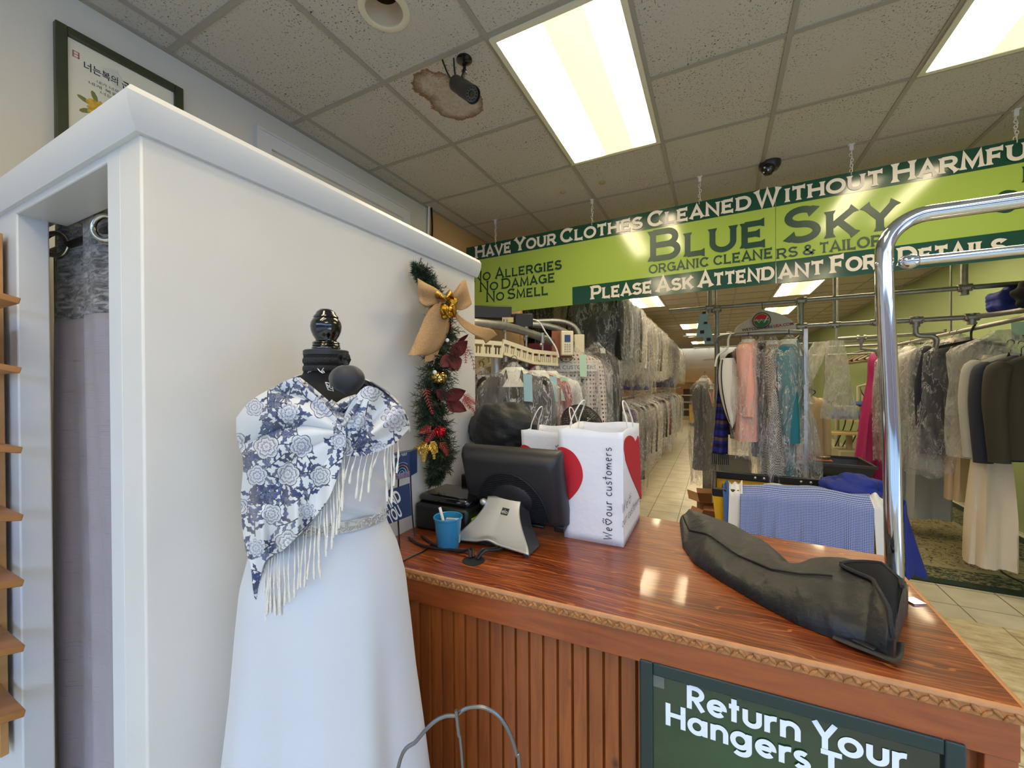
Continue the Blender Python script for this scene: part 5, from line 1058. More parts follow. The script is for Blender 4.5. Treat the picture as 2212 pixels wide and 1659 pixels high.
KINDS = {  # rows of (drop, half width, half depth); sleeves; length of film
 'jacket': ([(.075, .05, .04), (.095, .10, .055), (.13, .185, .075), (.18, .215, .085), (.35, .205, .085), (.55, .20, .08), (.80, .215, .085)], .70, .98),
 'shirt': ([(.07, .05, .035), (.09, .11, .045), (.125, .20, .055), (.17, .215, .06), (.40, .20, .06), (.84, .20, .055)], .66, 1.0),
 'coat': ([(.075, .06, .05), (.095, .11, .06), (.13, .185, .08), (.18, .215, .09), (.45, .205, .095), (.75, .22, .10), (1.12, .24, .11)], .74, 1.28),
 'trousers': ([(.12, .17, .022), (.15, .185, .03), (.40, .175, .028), (.72, .165, .028)], 0, .92),
 'dress': ([(.09, .10, .04), (.12, .15, .05), (.18, .165, .06), (.42, .135, .07), (.52, .145, .08), (.90, .22, .11), (1.30, .26, .13)], 0, 1.42),
 'gown': ([(.09, .10, .05), (.12, .14, .06), (.2, .16, .08), (.45, .14, .08), (.9, .23, .13), (1.4, .30, .17), (1.80, .33, .19)], 0, 0),
}
PROTO = {}
def garment(kind, name, pos, rz, body, label, cat, group=None, film_on=True, collar=False, ticket=None, sc_=(1, 1, 1), sleeve=None):
    key = (kind, film_on, collar, ticket is not None, name); mats = {'body': body, 'sleeve': sleeve or body}
    if ticket is not None: mats['ticket'] = ticket
    if key in PROTO:
        r = dup(PROTO[key], pos, rz, label, group, mats); r['category'] = cat
        if group is None and 'group' in r: del r['group']
        r.scale = sc_; return r
    rows, sl, fl = KINDS[kind]; ph = random.uniform(0, 6); t = thing(name, label, cat, (0, 0, 0), group)
    zs = [q[0] for q in rows]; L = zs[-1]
    def body_fn(u, v):
        z = zs[0] + (L - zs[0]) * (v ** 1.15); w_, d_ = np.interp(z, zs, [q[1] for q in rows]), np.interp(z, zs, [q[2] for q in rows]); a = 2 * PI * u; k = ss((z - .15) / .4) * (2.2 if kind == 'gown' else 1)
        rp = 1 + k * (.10 * math.sin(6 * a + ph) + .07 * math.sin(11 * a + 2 * ph + z * 3)); c, s_ = math.cos(a), math.sin(a)
        return Vector((w_ * math.copysign(abs(c) ** .75, c) * (1 + .25 * (rp - 1)), d_ * math.copysign(abs(s_) ** .8, s_) * rp, -z))
    m = MB(); m.grid(body_fn, 32, 24, cu=True); m.add([body_fn(i / 32, 0) for i in range(32)], [tuple(range(32))]); build(m, 'body', body, t, sharp=70)
    if sl:
        for s_ in (-1, 1):
            m = MB(); r0 = .075 if kind != 'shirt' else .06
            m.tube(smooth_path([(.165 * s_, 0, -.15), (.205 * s_, .0, -.19), (.235 * s_, -.012, -.38), (.242 * s_, -.03, -.56), (.236 * s_, -.045, -sl - .12)], 4), [r0 * k for k in (.5, .8, .95, 1.02, 1.02, 1, .98, .96, .94, .92, .9, .88, .86, .84, .82, .8, .8)], 14, flat=.72); build(m, 'sleeve', sleeve or body, t, sharp=70)
        if kind in ('jacket', 'coat'):
            m = MB(); m.prism([Vector((-.05, -.062, -.075)), Vector((.05, -.062, -.075)), Vector((.0, -.098, -.36))], (0, .012, 0)); build(m, 'shirt_front', G_WHITE, t, sharp=0)
            m = MB()
            for s_ in (-1, 1): m.prism([Vector((.05 * s_, -.060, -.068)), Vector((.105 * s_, -.082, -.20)), Vector((.0, -.103, -.40)), Vector((.022 * s_, -.085, -.2))], (0, -.008, 0))
            build(m, 'sleeve', sleeve or body, t, sharp=30).name = 'lapel'
    m = MB(); m.tube(smooth_path([(.0, 0, -.075), (0, 0, -.03), (.012, 0, -.015), (.02, 0, .006), (.008, 0, .022), (-.012, 0, .018), (-.018, 0, .002)], 5), .0022, 5); m.tube([(0, 0, -.07), (.19, 0, -.125), (-.19, 0, -.125), (0, 0, -.07)], .0022, 5); build(m, 'hanger', wire_h, t)
    if collar:
        m = MB(); m.grid(lambda u, v: Vector(((.06 + .13 * v) * math.cos(2 * PI * u), (.06 + .035 * v) * math.sin(2 * PI * u), -.055 - .13 * v)), 20, 4, cu=True); build(m, 'shoulder_paper', collar_p, t, sharp=60)
    if ticket is not None:
        m = MB(); m.prism([Vector((.06, -.135, -.10)), Vector((.115, -.13, -.105)), Vector((.12, -.15, -.28)), Vector((.065, -.155, -.275))], (.001, -.0015, 0)); build(m, 'ticket', ticket, t, sharp=0)
    if film_on:
        fw = [(.02, .02, .02), (.06, .06, .05), (.12, .22, .10), (.18, .30, .13), (L * .6, .325, .15), (fl, .29, .14)]; fz = [q[0] for q in fw]; p2 = ph + 1
        def film_fn(u, v):
            z = fz[0] + (fl - fz[0]) * v + (.02 * math.sin(9 * u * 2 * PI + ph) if v > .95 else 0); w_, d_ = np.interp(z, fz, [q[1] for q in fw]), np.interp(z, fz, [q[2] for q in fw]); a = 2 * PI * u
            rp = 1 + .13 * math.sin(7 * a + p2 + 3 * z) + .06 * math.sin(13 * a + 5 * z) + .05 * math.sin(9 * z + 3 * a); return Vector((w_ * math.cos(a) * (1 + .4 * (rp - 1)), d_ * math.sin(a) * rp, -z))
        m = MB(); m.grid(film_fn, 36, 22, cu=True); build(m, 'plastic_cover', film, t, sharp=180)
    t.location = pos; t.rotation_euler = (0, 0, rz); t.scale = sc_; PROTO[key] = t; return t
ORD = ['first', 'second', 'third', 'fourth', 'fifth', 'sixth', 'seventh', 'eighth', 'ninth', 'tenth', 'eleventh', 'twelfth', 'thirteenth', 'fourteenth']
POOL = [('jacket', 'suit_jacket', G_BLACK, 'black'), ('shirt', 'dress_shirt', G_FLOR, 'black floral'), ('jacket', 'suit_jacket', G_BLACK, 'black'), ('shirt', 'dress_shirt', G_WHITE, 'white'), ('shirt', 'dress_shirt', G_BLUE, 'blue'), ('jacket', 'suit_jacket', G_NAVY, 'navy'), ('jacket', 'suit_jacket', G_BLACK, 'black'), ('shirt', 'dress_shirt', G_LGREY, 'pale grey'), ('trousers', 'trousers', G_GREY, 'grey'), ('shirt', 'dress_shirt', G_WHITE, 'white'), ('shirt', 'dress_shirt', G_BURG, 'burgundy'), ('coat', 'coat', G_RBLUE, 'royal blue'), ('shirt', 'dress_shirt', G_BEIGE, 'beige'), ('jacket', 'suit_jacket', G_GREY, 'grey'), ('coat', 'coat', G_NAVY, 'navy'), ('shirt', 'dress_shirt', G_LBLUE, 'pale blue'), ('jacket', 'suit_jacket', G_BROWN, 'brown'), ('shirt', 'dress_shirt', G_LILAC, 'lilac'), ('trousers', 'trousers', G_BLACK, 'black')]
CATN = {'suit_jacket': 'jacket', 'dress_shirt': 'shirt', 'coat': 'coat', 'trousers': 'trousers'}
def row(n, y0, dy, xf, z, where, off, near):
    rg_ = random.Random(off)
    for k in range(n):
        kd, nm, mt, cn = POOL[(k + off) % len(POOL)]; y = y0 + dy * k; s_ = rg_.uniform(.92, 1.05); word = nm.replace('_', ' ')
        if k < near: lb, gp = '%s %s in plastic, %s from the near end of the %s' % (cn, word, ORD[k], where), where + ' garments'
        else: lb, gp = '%s %s in clear plastic in the far part of the %s' % (cn, word, where), '%s %s in the far part of the %s' % (cn, word, where)
        garment(kd, nm, (xf(y) + rg_.uniform(-.03, .03), y, z), rg_.uniform(-.18, .18), mt, lb, CATN[nm], gp, sc_=(s_, rg_.uniform(.8, 1.1), s_ * rg_.uniform(.95, 1.12)))
XU = lambda y: -1.13 - .012 * (y - 5)
row(50, 4.05, .215, XU, 2.66, 'upper conveyor row', 0, 14)
XLW = lambda y: -1.13
row(36, 4.35, .21, XLW, 1.34, 'lower conveyor row', 7, 12)
for nm, xf, z, lb in (('conveyor_rail', XU, 2.675, 'upper steel conveyor rail carrying the left row of garments'), ('conveyor_rail', XLW, 1.355, 'lower steel conveyor rail carrying the left row of garments')):
    m = MB(); m.tube([(xf(3.6), 3.6, z), (xf(15.2), 15.2, z)], .014, 8); t = tag(build(m, nm, steel), lb, 'rail')
    m = MB()
    for y in (5.2, 8.2, 11.2, 14.2): m.tube([(xf(y) - .33, y, 0), (xf(y) - .33, y, z + .02), (xf(y), y, z + .02)], .016, 8)
    build(m, 'support', steel, t)
# --- near end of the conveyor
t = thing('garment_conveyor', 'grey pipe front end of the garment conveyor with numbered slotted rails', 'conveyor', (-1.5, 3.0, 0))
K = lambda px, py, d: P(px, py, d=d)
m = MB(); m.tube(smooth_path([K(960, 690, 2.5), K(1022, 697, 2.6), K(1095, 706, 2.8), K(1150, 722, 3.02), K(1200, 742, 3.25), K(1236, 760, 3.42), K(1242, 772, 3.45)], 8), .030, 14); build(m, 'pipe', steel, t)
m = MB(); m.tube(smooth_path([K(1130, 700, 3.3), K(1180, 704, 3.35), K(1222, 718, 3.4), K(1240, 745, 3.42), K(1240, 775, 3.42)], 8), .026, 12); build(m, 'pipe', steel, t)
m = MB(); m.tube(smooth_path([K(1160, 694, 3.5), K(1210, 694, 3.5), K(1238, 704, 3.5), K(1250, 722, 3.5), K(1252, 740, 3.5)], 8), .022, 12); build(m, 'pipe', steel, t)
m = MB(); a, b_ = K(1000, 668, 2.9), K(1088, 684, 2.95); m.box((a + b_) / 2, ((b_ - a).length + .1, .1, .09), rz=math.atan2(b_.y - a.y, b_.x - a.x)); build(m, 'drive_housing', black, t, bevel=.006)
m = MB(); m.box(K(1132, 694, 3.0), (.13, .1, .1), rz=.4); m.box(K(1108, 690, 3.05), (.1, .08, .07), rz=.4); build(m, 'motor', black, t, bevel=.006)
m = MB(); q = K(1097, 691, 2.86); m.box(q, (.08, .004, .035), rz=.45); build(m, 'data_plate', mat('yellow_plate', (186, 170, 110), .5), t, sharp=0)
def slotrail(p, q, n):
    m = MB(); d = (q - p); L = d.length; M_ = d.to_track_quat('X', 'Z').to_matrix(); up = Vector((0, 0, 1)); c = (p + q) / 2
    m.box(c, (L, .03, .02), M=M_); m.box(c + up * .085, (L, .012, .028), M=M_)
    for i in range(n): 
        w_ = p + d * ((i + .5) / n); m.box(w_ + up * .03, (.009, .012, .05), M=M_)
    for i in range(n // 3 + 1): m.box(p + d * (i / (n // 3)) + up * .045, (.012, .014, .09), M=M_)
    return build(m, 'slotted_rail', cream_p, t)
slotrail(K(1000, 764, 2.58), K(1084, 770, 2.72), 12); slotrail(K(1086, 764, 2.74), K(1150, 784, 2.95), 15); slotrail(K(1150, 784, 2.95), K(1203, 788, 3.12), 13)
slotrail(K(1030, 800, 3.1), K(1068, 782, 3.4), 6)
for px, p0, p1, d in ((1092, 704, 776, 2.78), (1137, 720, 786, 2.96), (1172, 733, 790, 3.06)):
    m = MB(); m.tube([K(px, p0 - 14, d), K(px, p0 + 8, d)], .016, 8); m.tube([K(px, p0, d), K(px, p1, d)], .008, 8); m.tube([K(px, p1 - 22, d), K(px, p1 + 6, d)], .017, 10); m.sphere(K(px - 3, p0 + 12, d), .016, 8); build(m, 'bracket', steel, t)
m = MB(); a = K(1071, 770, 3.0); m.tube([a, Vector((a.x, a.y, .0))], .035, 16); build(m, 'post', alu, t)
m = MB(); m.tube([K(1071, 752, 3.0), K(1071, 772, 3.0)], .05, 16); build(m, 'post_collar', black, t)
for pts, r, mt in (([(1150, 690), (1165, 696), (1180, 720), (1200, 750), (1207, 772)], .006, white_p), ([(1207, 768), (1215, 780), (1230, 780), (1238, 772)], .004, black), ([(1085, 764), (1078, 782), (1062, 790), (1052, 792)], .004, white_p)):
    m = MB(); m.tube(smooth_path([K(a, b_, 3.05) for a, b_ in pts], 6), r, 6); build(m, 'wire', mt, t)
t = thing('control_box', 'cream conveyor control box with small blue screen on a brown board', 'control box', K(1222, 772, 3.18))
M_ = Matrix.Rotation(.5, 3, 'Z'); c = K(1224, 742, 3.16)
m = MB(); m.box(c + M_ @ Vector((-.03, .05, -.004)), (.16, .02, .215), M=M_); build(m, 'back_board', mat('brown_board', (134, 74, 42), .5), t, sharp=0)
m = MB(); m.box(c, (.095, .08, .19), M=M_); build(m, 'case', cream_p, t, bevel=.008)
m = MB(); m.box(c + M_ @ Vector((.0, -.0415, .035)), (.045, .003, .055), M=M_); build(m, 'display', mat('blue_display', (36, 48, 98), .2), t, sharp=0)
m = MB()
for i in range(3):
    for j in range(4): m.box(c + M_ @ Vector((-.018 + .018 * i, -.0415, -.012 - .018 * j)), (.011, .004, .009), M=M_)
build(m, 'keypad', mat('grey_keys', (150, 150, 146), .5), t, sharp=0)
c2 = K(1250, 745, 3.4); m = MB(); m.box(c2, (.085, .08, .17), M=M_); tag(build(m, 'switch_box', cream_p, bevel=.008), 'small cream switch box right of the conveyor control box', 'switch box')
tick = mat('blue_ticket_paper', (150, 188, 200), .6); tickg = mat('mint_ticket_paper', (168, 200, 182), .6)
N1 = [('jacket', 'suit_jacket', (1040, 788, 2.95), .75, G_NAVY, 'dark jacket in plastic at the far left under the slotted conveyor rail', 'jacket', True, False, None), ('jacket', 'suit_jacket', (1110, 776, 2.72), .45, G_BLACK, 'black jacket in plastic with blue ticket in front of the conveyor', 'jacket', True, True, tick), ('shirt', 'dress_shirt', (1160, 784, 2.98), .6, G_RED, 'red checked shirt in plastic beside the black jacket', 'shirt', True, True, tick), ('shirt', 'dress_shirt', (1185, 786, 3.1), .55, G_WHITE, 'white shirt in plastic with pale green ticket behind the red shirt', 'shirt', True, True, tickg), ('shirt', 'dress_shirt', (1235, 742, 3.35), .3, G_DOTS, 'polka dot garment cape beneath the conveyor control box', 'cape', True, False, tickg), ('jacket', 'suit_jacket', (1288, 735, 3.55), 1.2, G_BLACK, 'black jacket in plastic right of the polka dot cape', 'jacket', True, False, None), ('trousers', 'trousers', (1180, 715, 3.9), .5, G_BURG, 'burgundy trousers behind the conveyor control box', 'trousers', False, False, None)]
for kd, nm, (px, py, d), rz, mt, lb, ct, fo, co, tk in N1:
    g = garment(kd, nm, K(px, py, d), rz, mt, lb, ct, None, fo, co, tk)
    if mt is G_DOTS:
        m = MB(); m.box(Vector((0, -.085, -.20)), (.40, .004, .07)); o = build(m, 'printed_band', white_p, None, base=(0, 0, 0), sharp=0); o.parent = g; o.location = (0, 0, 0)
        o2 = type_mesh('OUR CUSTOMERS', .045, frame_of((-.19, -.0885, -.215), (1, 0, 0), (0, 0, 1)), 'lettering', inkb, t, sx=.38); o2.parent = g
        off = OFF[t.name]
        for v in o2.data.vertices: v.co += off
        for s_ in (-1, 1):
            m = MB(); m.prism([Vector((.02 + .06 * s_, -.095, -.28)), Vector((.055 + .06 * s_, -.095, -.42)), Vector((.045 + .06 * s_, -.095, -.62)), Vector((-.005 + .06 * s_, -.095, -.62)), Vector((-.015 + .06 * s_, -.095, -.42))], (0, .004, 0)); o = build(m, 'dark_gap', G_BLACK, None, base=(0, 0, 0), sharp=0); o.parent = g; o.location = (0, 0, 0)
ROWB = [(G_NAVY, 'navy'), (G_GREY, 'grey'), (G_BLACK, 'black'), (G_BROWN, 'brown'), (G_LGREY, 'pale grey'), (G_BURG, 'burgundy'), (G_OLIVE, 'dark olive'), (G_BEIGE, 'beige')]
for k, (mt, cn) in enumerate(ROWB):
    garment('coat', 'coat', (-2.06 + .13 * k, 4.0 + .04 * k, 1.93), 1.45 + .1 * math.sin(k * 2), mt, '%s coat in plastic in the row behind the slotted conveyor rails' % cn, 'coat', 'coats behind the slotted rails', True, False, None, (1, .85, 1.0))
for k, (mt, cn) in enumerate((ROWB[2], ROWB[0], (G_FLOR, 'floral'), ROWB[2], ROWB[5])):
    garment('coat', 'long_coat', (-1.95 + .2 * k, 4.6, 2.7), 1.3, mt, '%s long coat hanging high behind the conveyor drive, %s from the booth' % (cn, ORD[k]), 'coat', 'long coats behind the conveyor drive', True, False, None, (1, .9, 1.0))
m = MB(); m.tube([(-2.2, 3.98, 1.94), (-1.0, 4.3, 1.94)], .014, 8); m.tube([(-2.28, 4.0, 1.94), (-2.2, 3.98, 1.94)], .014, 8); tag(build(m, 'clothes_rail', steel), 'grey rail with a row of coats behind the slotted conveyor rails', 'rail')
m = MB(); m.tube([(-2.28, 4.6, 2.71), (-1.0, 4.6, 2.71)], .014, 8); tag(build(m, 'clothes_rail', steel), 'high grey rail with long coats behind the conveyor drive', 'rail')
# --- pedestal fan behind the carrier bags
fc = P(1258, 922, d=2.55); t = thing('pedestal_fan', 'round black fan with ribbed grille behind the paper bags', 'fan', (fc.x, fc.y, 0))
Mf = Matrix.Rotation(.9, 3, 'Z') @ Matrix.Rotation(-.5, 3, 'X')
m = MB()
for i in range(12):
    a = .12 + i * .118; m.tube([fc + Mf @ Vector((.15 * math.sin(a) * math.cos(b), -.08 * math.cos(a), .15 * math.sin(a) * math.sin(b))) for b in np.linspace(0, 2 * PI, 40, False)], .0022, 5, closed=True)
for i in range(60):
    b = 2 * PI * i / 60; m.tube([fc + Mf @ Vector((.15 * math.sin(a) * math.cos(b), (.07 if a > 1.57 else -.08) * abs(math.cos(a)) * (1 if a > 1.57 else 1), .15 * math.sin(a) * math.sin(b))) for a in np.linspace(.2, 2.9, 14)], .0019, 4)
build(m, 'grille', black, t)
m = MB(); m.sphere(fc + Mf @ Vector((0, .03, 0)), (.05, .08, .05), 16, Mf); build(m, 'motor', black, t)
m = MB()
for i in range(4):
    b = i * PI / 2; m.sphere(fc + Mf @ Vector((.07 * math.cos(b), -.03, .07 * math.sin(b))), (.06, .006, .035), 12, Mf @ Matrix.Rotation(-b, 3, 'Y'))
build(m, 'blade', mat('dark_grey_blade', (48, 48, 50), .4), t)
m = MB(); m.tube([(fc.x, fc.y, .02), (fc.x, fc.y, fc.z - .02)], .014, 12); m.lathe([(.2, 0), (.2, .015), (.03, .035), (.014, .05)], (fc.x, fc.y, 0), 28); build(m, 'stand', black, t)
# --- pipe framework with its clamps
PY = 4.3; t = thing('pipe_framework', 'grey pipe and clamp framework for hanging clothes, standing across the shop', 'pipe frame', (1.2, PY, 0))
def pipe(pts, r=.019, nm='pipe'): 
    m = MB(); m.tube(pts, r, 12); return build(m, nm, steel, t)
def clamp(p, r=.03, h=.055, ax='z'):
    m = MB(); p = Vector(p)
    if ax == 'z': m.tube([p - Vector((0, 0, h)), p + Vector((0, 0, h * .5))], r * .85, 12)
    m.tube([p - Vector((.04, 0, 0)), p + Vector((.04, 0, 0))], r, 12)
    for s_ in (-1, 1): m.sphere(p + Vector((.035 * s_, -.03, -.012)), .011, 8)
    build(m, 'clamp', steel, t)
zA = 2.275; zB = 2.05; q = P(1534, 668, y=PY)
pipe([(-.42, PY, zA), (2.76, PY, zA)]); clamp((q.x, PY, zA)); pipe([(q.x, PY, zA), (q.x, PY, CEIL)], .021); pipe([(q.x + .045, PY + .05, zA - .3), (q.x + .045, PY + .05, CEIL)], .012)
xu = P(1549, 720, y=PY).x; clamp((xu, PY, zA - .02)); pipe([(xu, PY, zA), (xu, PY, 0)], .023)
xd = P(1730, 660, y=PY).x; clamp((xd, PY, zA)); pipe([(xd, PY, zA), (xd, PY, zB - .02)], .024); clamp((xd, PY, zB))
pipe([(xd - .5, PY, zB), (1.72, PY, zB)]); pipe(smooth_path([(1.72, PY, zB), (1.86, PY - .14, zB + .005), (1.96, PY - .6, zB + .01), (2.0, PY - 1.2, zB + .01)], 8)); clamp((1.72, PY, zB))
for px in (1803, 1893): x = P(px, 690, y=PY).x; pipe([(x, PY, zB), (x, PY, CEIL)], .011); clamp((x, PY, zB), .024, .03)
x = P(2083, 618, y=PY).x; clamp((x, PY, zA)); pipe([(x, PY, zA), (x, PY, CEIL)], .021)
x = P(1978, 692, y=PY).x; clamp((x, PY, zB)); pipe(smooth_path([(x, PY, zB), (x, PY, zB - .10), (x + .03, PY, zB - .125), (x + .09, PY, zB - .13), (x + .12, PY, zB - .16), (x + .12, PY + .02, zB - .22)], 6), .018)
zc2 = 2.035; pipe([(1.19, 5.6, zc2), (2.05, 5.6, zc2 + .01)]); pipe([(2.05, 5.6, zc2 - .01), (2.05, 5.6, zc2 + .05)], .014); x = P(1860, 727, y=5.6).x; clamp((x, 5.6, zc2)); pipe([(x, 5.6, zc2), (x, 5.6, zc2 - .12), (x + .12, 5.6, zc2 - .14), (x + .14, 5.6, zc2 - .2)], .016); pipe([(1.19, 5.6, zc2), (1.19, 5.6, zc2 - .12)], .02); pipe([(1.19, 5.6, zc2), (1.19, 5.6, CEIL)], .012)
pipe([(1.16, 6.2, 1.985), (2.7, 6.2, 2.0)], .014); pipe([(1.2, 7.0, 1.93), (2.7, 7.0, 1.94)], .012); pipe([(1.2, 6.2, 0), (1.2, 6.2, 2.0)], .014)
pipe([(-.42, 9.0, 2.25), (2.7, 9.0, 2.25)], .016); pipe([(-.5, 7.4, 2.33), (.9, 7.4, 2.33)], .016); pipe([(-.3, 11., 2.1), (2.4, 11., 2.1)], .016)
XR_, ZR_ = 1.87, 1.99
pipe([(XR_, 3.5, ZR_ + .01), (XR_, 6.9, ZR_ - .01)], .018)
for y in (3.6, 5.0, 6.8): pipe([(XR_, y, ZR_), (XR_, y, CEIL)], .007)
# --- short rack beside the aisle: bent rail on a bright square post
RY = 4.0; t = thing('clothes_rack', 'bent grey clothes rail on a bright square aluminium post', 'clothes rack', (.35, RY, 0)); pr = P(1740, 726, y=RY); zr = 1.965
m = MB(); m.tube(smooth_path([(xu, PY - .02, zr - .01), (.02, RY + .06, zr - .01), (.05, RY, zr), (.2, RY - .06, zr + .004), (.42, RY - .07, zr + .006), (.58, RY - .04, zr + .004), (pr.x - .02, RY + .03, zr), (pr.x - .01, RY + .16, zr - .02), (pr.x - .06, RY + .3, zr - .06)], 8), .019, 12); build(m, 'rail', steel, t)
m = MB(); m.box((pr.x, RY, 1.0), (.032, .032, 1.99)); build(m, 'square_post', alu, t, bevel=.003)
m = MB(); m.box((pr.x, RY, .015), (.4, .05, .03)); m.box((pr.x, RY, .015), (.05, .5, .03)); build(m, 'foot', alu, t)
xr = lambda px: P(px, 800, y=RY).x
for kd, nm, px, dy, rz, mt, lb, ct, fo, co, tk, s_ in (('coat', 'coat', 1615, -.10, 1.35, G_PINK, 'pink coat in plastic on the bent clothes rail', 'coat', True, True, None, (.8, .8, .78)), ('coat', 'coat', 1643, .0, 1.5, G_BLACK, 'black coat in plastic right of the pink coat', 'coat', True, False, None, (.75, .6, .9)), ('coat', 'coat', 1668, -.06, 1.45, G_HOUND, 'long houndstooth coat in plastic on the bent clothes rail', 'coat', True, True, None, (.75, .75, 1.06)), ('jacket', 'suit_jacket', 1700, -.10, 1.3, G_TEAL, 'teal suit jacket in plastic nearest the bright square post', 'jacket', True, True, None, (.85, .95, 1.05)), ('jacket', 'suit_jacket', 1604, .36, 1.2, G_BLACK, 'black jacket behind the white cover on the bent rail', 'jacket', False, False, None, (.9, .9, 1.1)), ('jacket', 'suit_jacket', 1640, .30, .6, G_BROWN, 'dark brown jacket behind the pink coat', 'jacket', False, False, None, (1, 1, .95)), ('shirt', 'dress_shirt', 1655, .1, 1.4, G_LBLUE, 'pale shirt with green tag between black and houndstooth coats', 'shirt', False, True, None, (.8, .7, .8))):
    garment(kd, nm, (xr(px), RY + dy, zr), rz, mt, lb, ct, 'clothes on the bent rail', fo, co, tk, s_)
g = garment('trousers', 'trousers', (xr(1704), RY - .06, zr - .55), 1.3, G_TEAL, 'teal trousers hanging below the teal suit jacket', 'trousers', 'clothes on the bent rail', True, False, None, (.5, 1.2, .85))
garment('coat', 'coat', (P(1522, 830, y=4.9).x, 4.9, 1.66), 1.2, G_GREY, 'grey coat in plastic at the aisle corner left of the tartan scarf', 'coat', None, True, True, None, (.8, .8, .92))
# tartan scarf
def f_tartan(T, b):
    X, Y, Z_ = T.xyz(T.uv()); s1_ = T.math('GREATER_THAN', T.math('SINE', T.math('MULTIPLY', Y, 52.)), .25); s2_ = T.math('GREATER_THAN', T.math('SINE', T.math('MULTIPLY', Y, 26.)), .8); s3 = T.math('GREATER_THAN', T.math('SINE', T.math('MULTIPLY', X, 22.)), .3)
    c = T.mix(T.math('MULTIPLY', s1_, .75), lin((36, 44, 150)), lin((14, 14, 30))); c = T.mix(s2_, c, lin((104, 84, 90))); setc(T, b, T.mix(T.math('MULTIPLY', s3, .35), c, lin((14, 14, 30))))
t = thing('tartan_scarf', 'blue tartan scarf with fringe hanging left of the white cover', 'scarf', (xr(1550), RY + .05, .9)); tm = mat('blue_tartan', rough=.8, fn=f_tartan)
x0_, x1_ = xr(1538), xr(1572)
m = MB(); m.grid(lambda u, v: Vector((x0_ + (x1_ - x0_) * u * (1 - .35 * (1 - v)) + .05 * (1 - v), RY + .02 + .03 * math.sin(u * 7 + v), 1.55 - .62 * v)), 12, 20); build(m, 'cloth', tm, t, sharp=180, solid=.004)
for k in range(9):
    m = MB(); x = x0_ + (x1_ - x0_) * k / 8; m.tube([(x, RY + .02 + .03 * math.sin(k / 8 * 7 + 1), .932), (x + .004, RY + .02, .84)], .004, 5); build(m, 'fringe', G_NAVY, t)
# white rounded cover with black piping
t = thing('white_cover', 'white quilted sleeve cover with black piping on a white hanger', 'cover', (xr(1570), RY - .02, 1.2)); wq = mat('white_quilt', (216, 213, 208), .6)
CX_ = xr(1570); oc = lambda u, v, s_: Vector((CX_ + (.088 * math.sin(PI * min(1, .12 + v * .9)) ** .6) * math.cos(2 * PI * u) * (1.05 - .35 * v) + .035 * v, RY - .20 + .05 * math.sin(2 * PI * u), 1.765 - .58 * v))
m = MB(); m.grid(lambda u, v: oc(u, v, 1), 24, 24, cu=True); build(m, 'cover', wq, t, sharp=70)
m = MB(); m.tube([oc(.5 + .0 * v, v, 1) + Vector((.0, -.008, 0)) for v in np.linspace(.02, .98, 24)], .005, 6); m.tube([oc(.62, v, 1) + Vector((.004, -.004, 0)) for v in np.linspace(.02, .9, 24)], .005, 6); m.tube([oc(.02, v, 1) + Vector((0, -.006, 0)) for v in np.linspace(.05, .98, 24)], .005, 6); build(m, 'black_piping', black, t)
m = MB(); m.tube(smooth_path([(CX_ - .09, RY - .19, 1.70), (CX_ - .07, RY - .18, 1.79), (CX_ - .0, RY - .14, 1.85), (CX_ + .01, RY - .1, 1.93), (CX_ + .03, RY - .04, 1.99), (CX_, RY - .02, 2.0)], 6), .008, 8); build(m, 'hanger', white_p, t)
# printed shoulder cape on the upper pipe
cpx = [P(a, b_, y=PY - .03) for a, b_ in ((1585, 722), (1592, 706), (1620, 688), (1638, 671), (1652, 670), (1690, 681), (1714, 697), (1722, 716))]
t = thing('shoulder_cape', 'white paper shoulder cape with red and green round logo on the upper pipe', 'garment cape', cpx[0])
m = MB(); tp = smooth_path(cpx, 6)
def cape(u, v):
    p = tp[int(u * (len(tp) - 1))]; z0_ = 2.01; return Vector((p.x, p.y - .015 * math.sin(PI * u) - .05 * v * math.sin(PI * u), p.z + (z0_ - p.z) * v))
m.grid(cape, 42, 8); build(m, 'cape', mat('cape_paper', (212, 208, 208), .6), t, sharp=180, solid=.002)
cc_ = P(1645, 692, y=PY - .1)
for r0, r1, mt, nm in ((.072, .062, mat('logo_rim', (96, 70, 66), .6), 'logo_ring'), (.05, .0, None, 'logo')):
    if mt: m = MB(); m.lathe([(r1, 0), (r0, 0)], (0, 0, 0), 32, caps=False, M=Matrix.Rotation(PI / 2, 3, 'X')); m.v = [(p[0] + cc_.x, cc_.y, p[2] + cc_.z) for p in m.v]; build(m, nm, mt, t, sharp=0)
m = MB(); m.add([cc_ + Vector((.056 * math.cos(a), .0, .056 * math.sin(a))) for a in np.linspace(.15, PI - .15, 14)], [tuple(range(14))]); build(m, 'logo_red', mat('logo_red', (196, 44, 50), .6), t, sharp=0)
m = MB(); m.add([cc_ + Vector((.056 * math.cos(a), .0, .056 * math.sin(a))) for a in np.linspace(PI + .05, 2 * PI - .05, 14)], [tuple(range(14))]); build(m, 'logo_green', mat('logo_green', (40, 110, 66), .6), t, sharp=0)
m = MB(); m.tube([cc_ + Vector((a, -.002, b_)) for a, b_ in ((-.04, .012), (-.02, -.02), (0, .01), (.02, -.02), (.045, .03))], .005, 4); build(m, 'logo_stroke', white_p, t)
tx = P(1603, 716, y=PY - .1); fr = frame_of((tx.x, PY - .1, tx.z), (1, 0, .085), (0, 0, 1)); type_mesh('WETCLEANERS', .034, fr, 'lettering', mat('green_black_ink', (52, 72, 62), .6), t, weight=.0008, sx=.235); fr2 = frame_of((tx.x + .24, PY - .1, tx.z + .0205), (1, 0, .085), (0, 0, 1)); type_mesh('USA.COM', .034, fr2, 'lettering', mat('red_ink', (170, 50, 54), .6), t, weight=.0008, sx=.145)
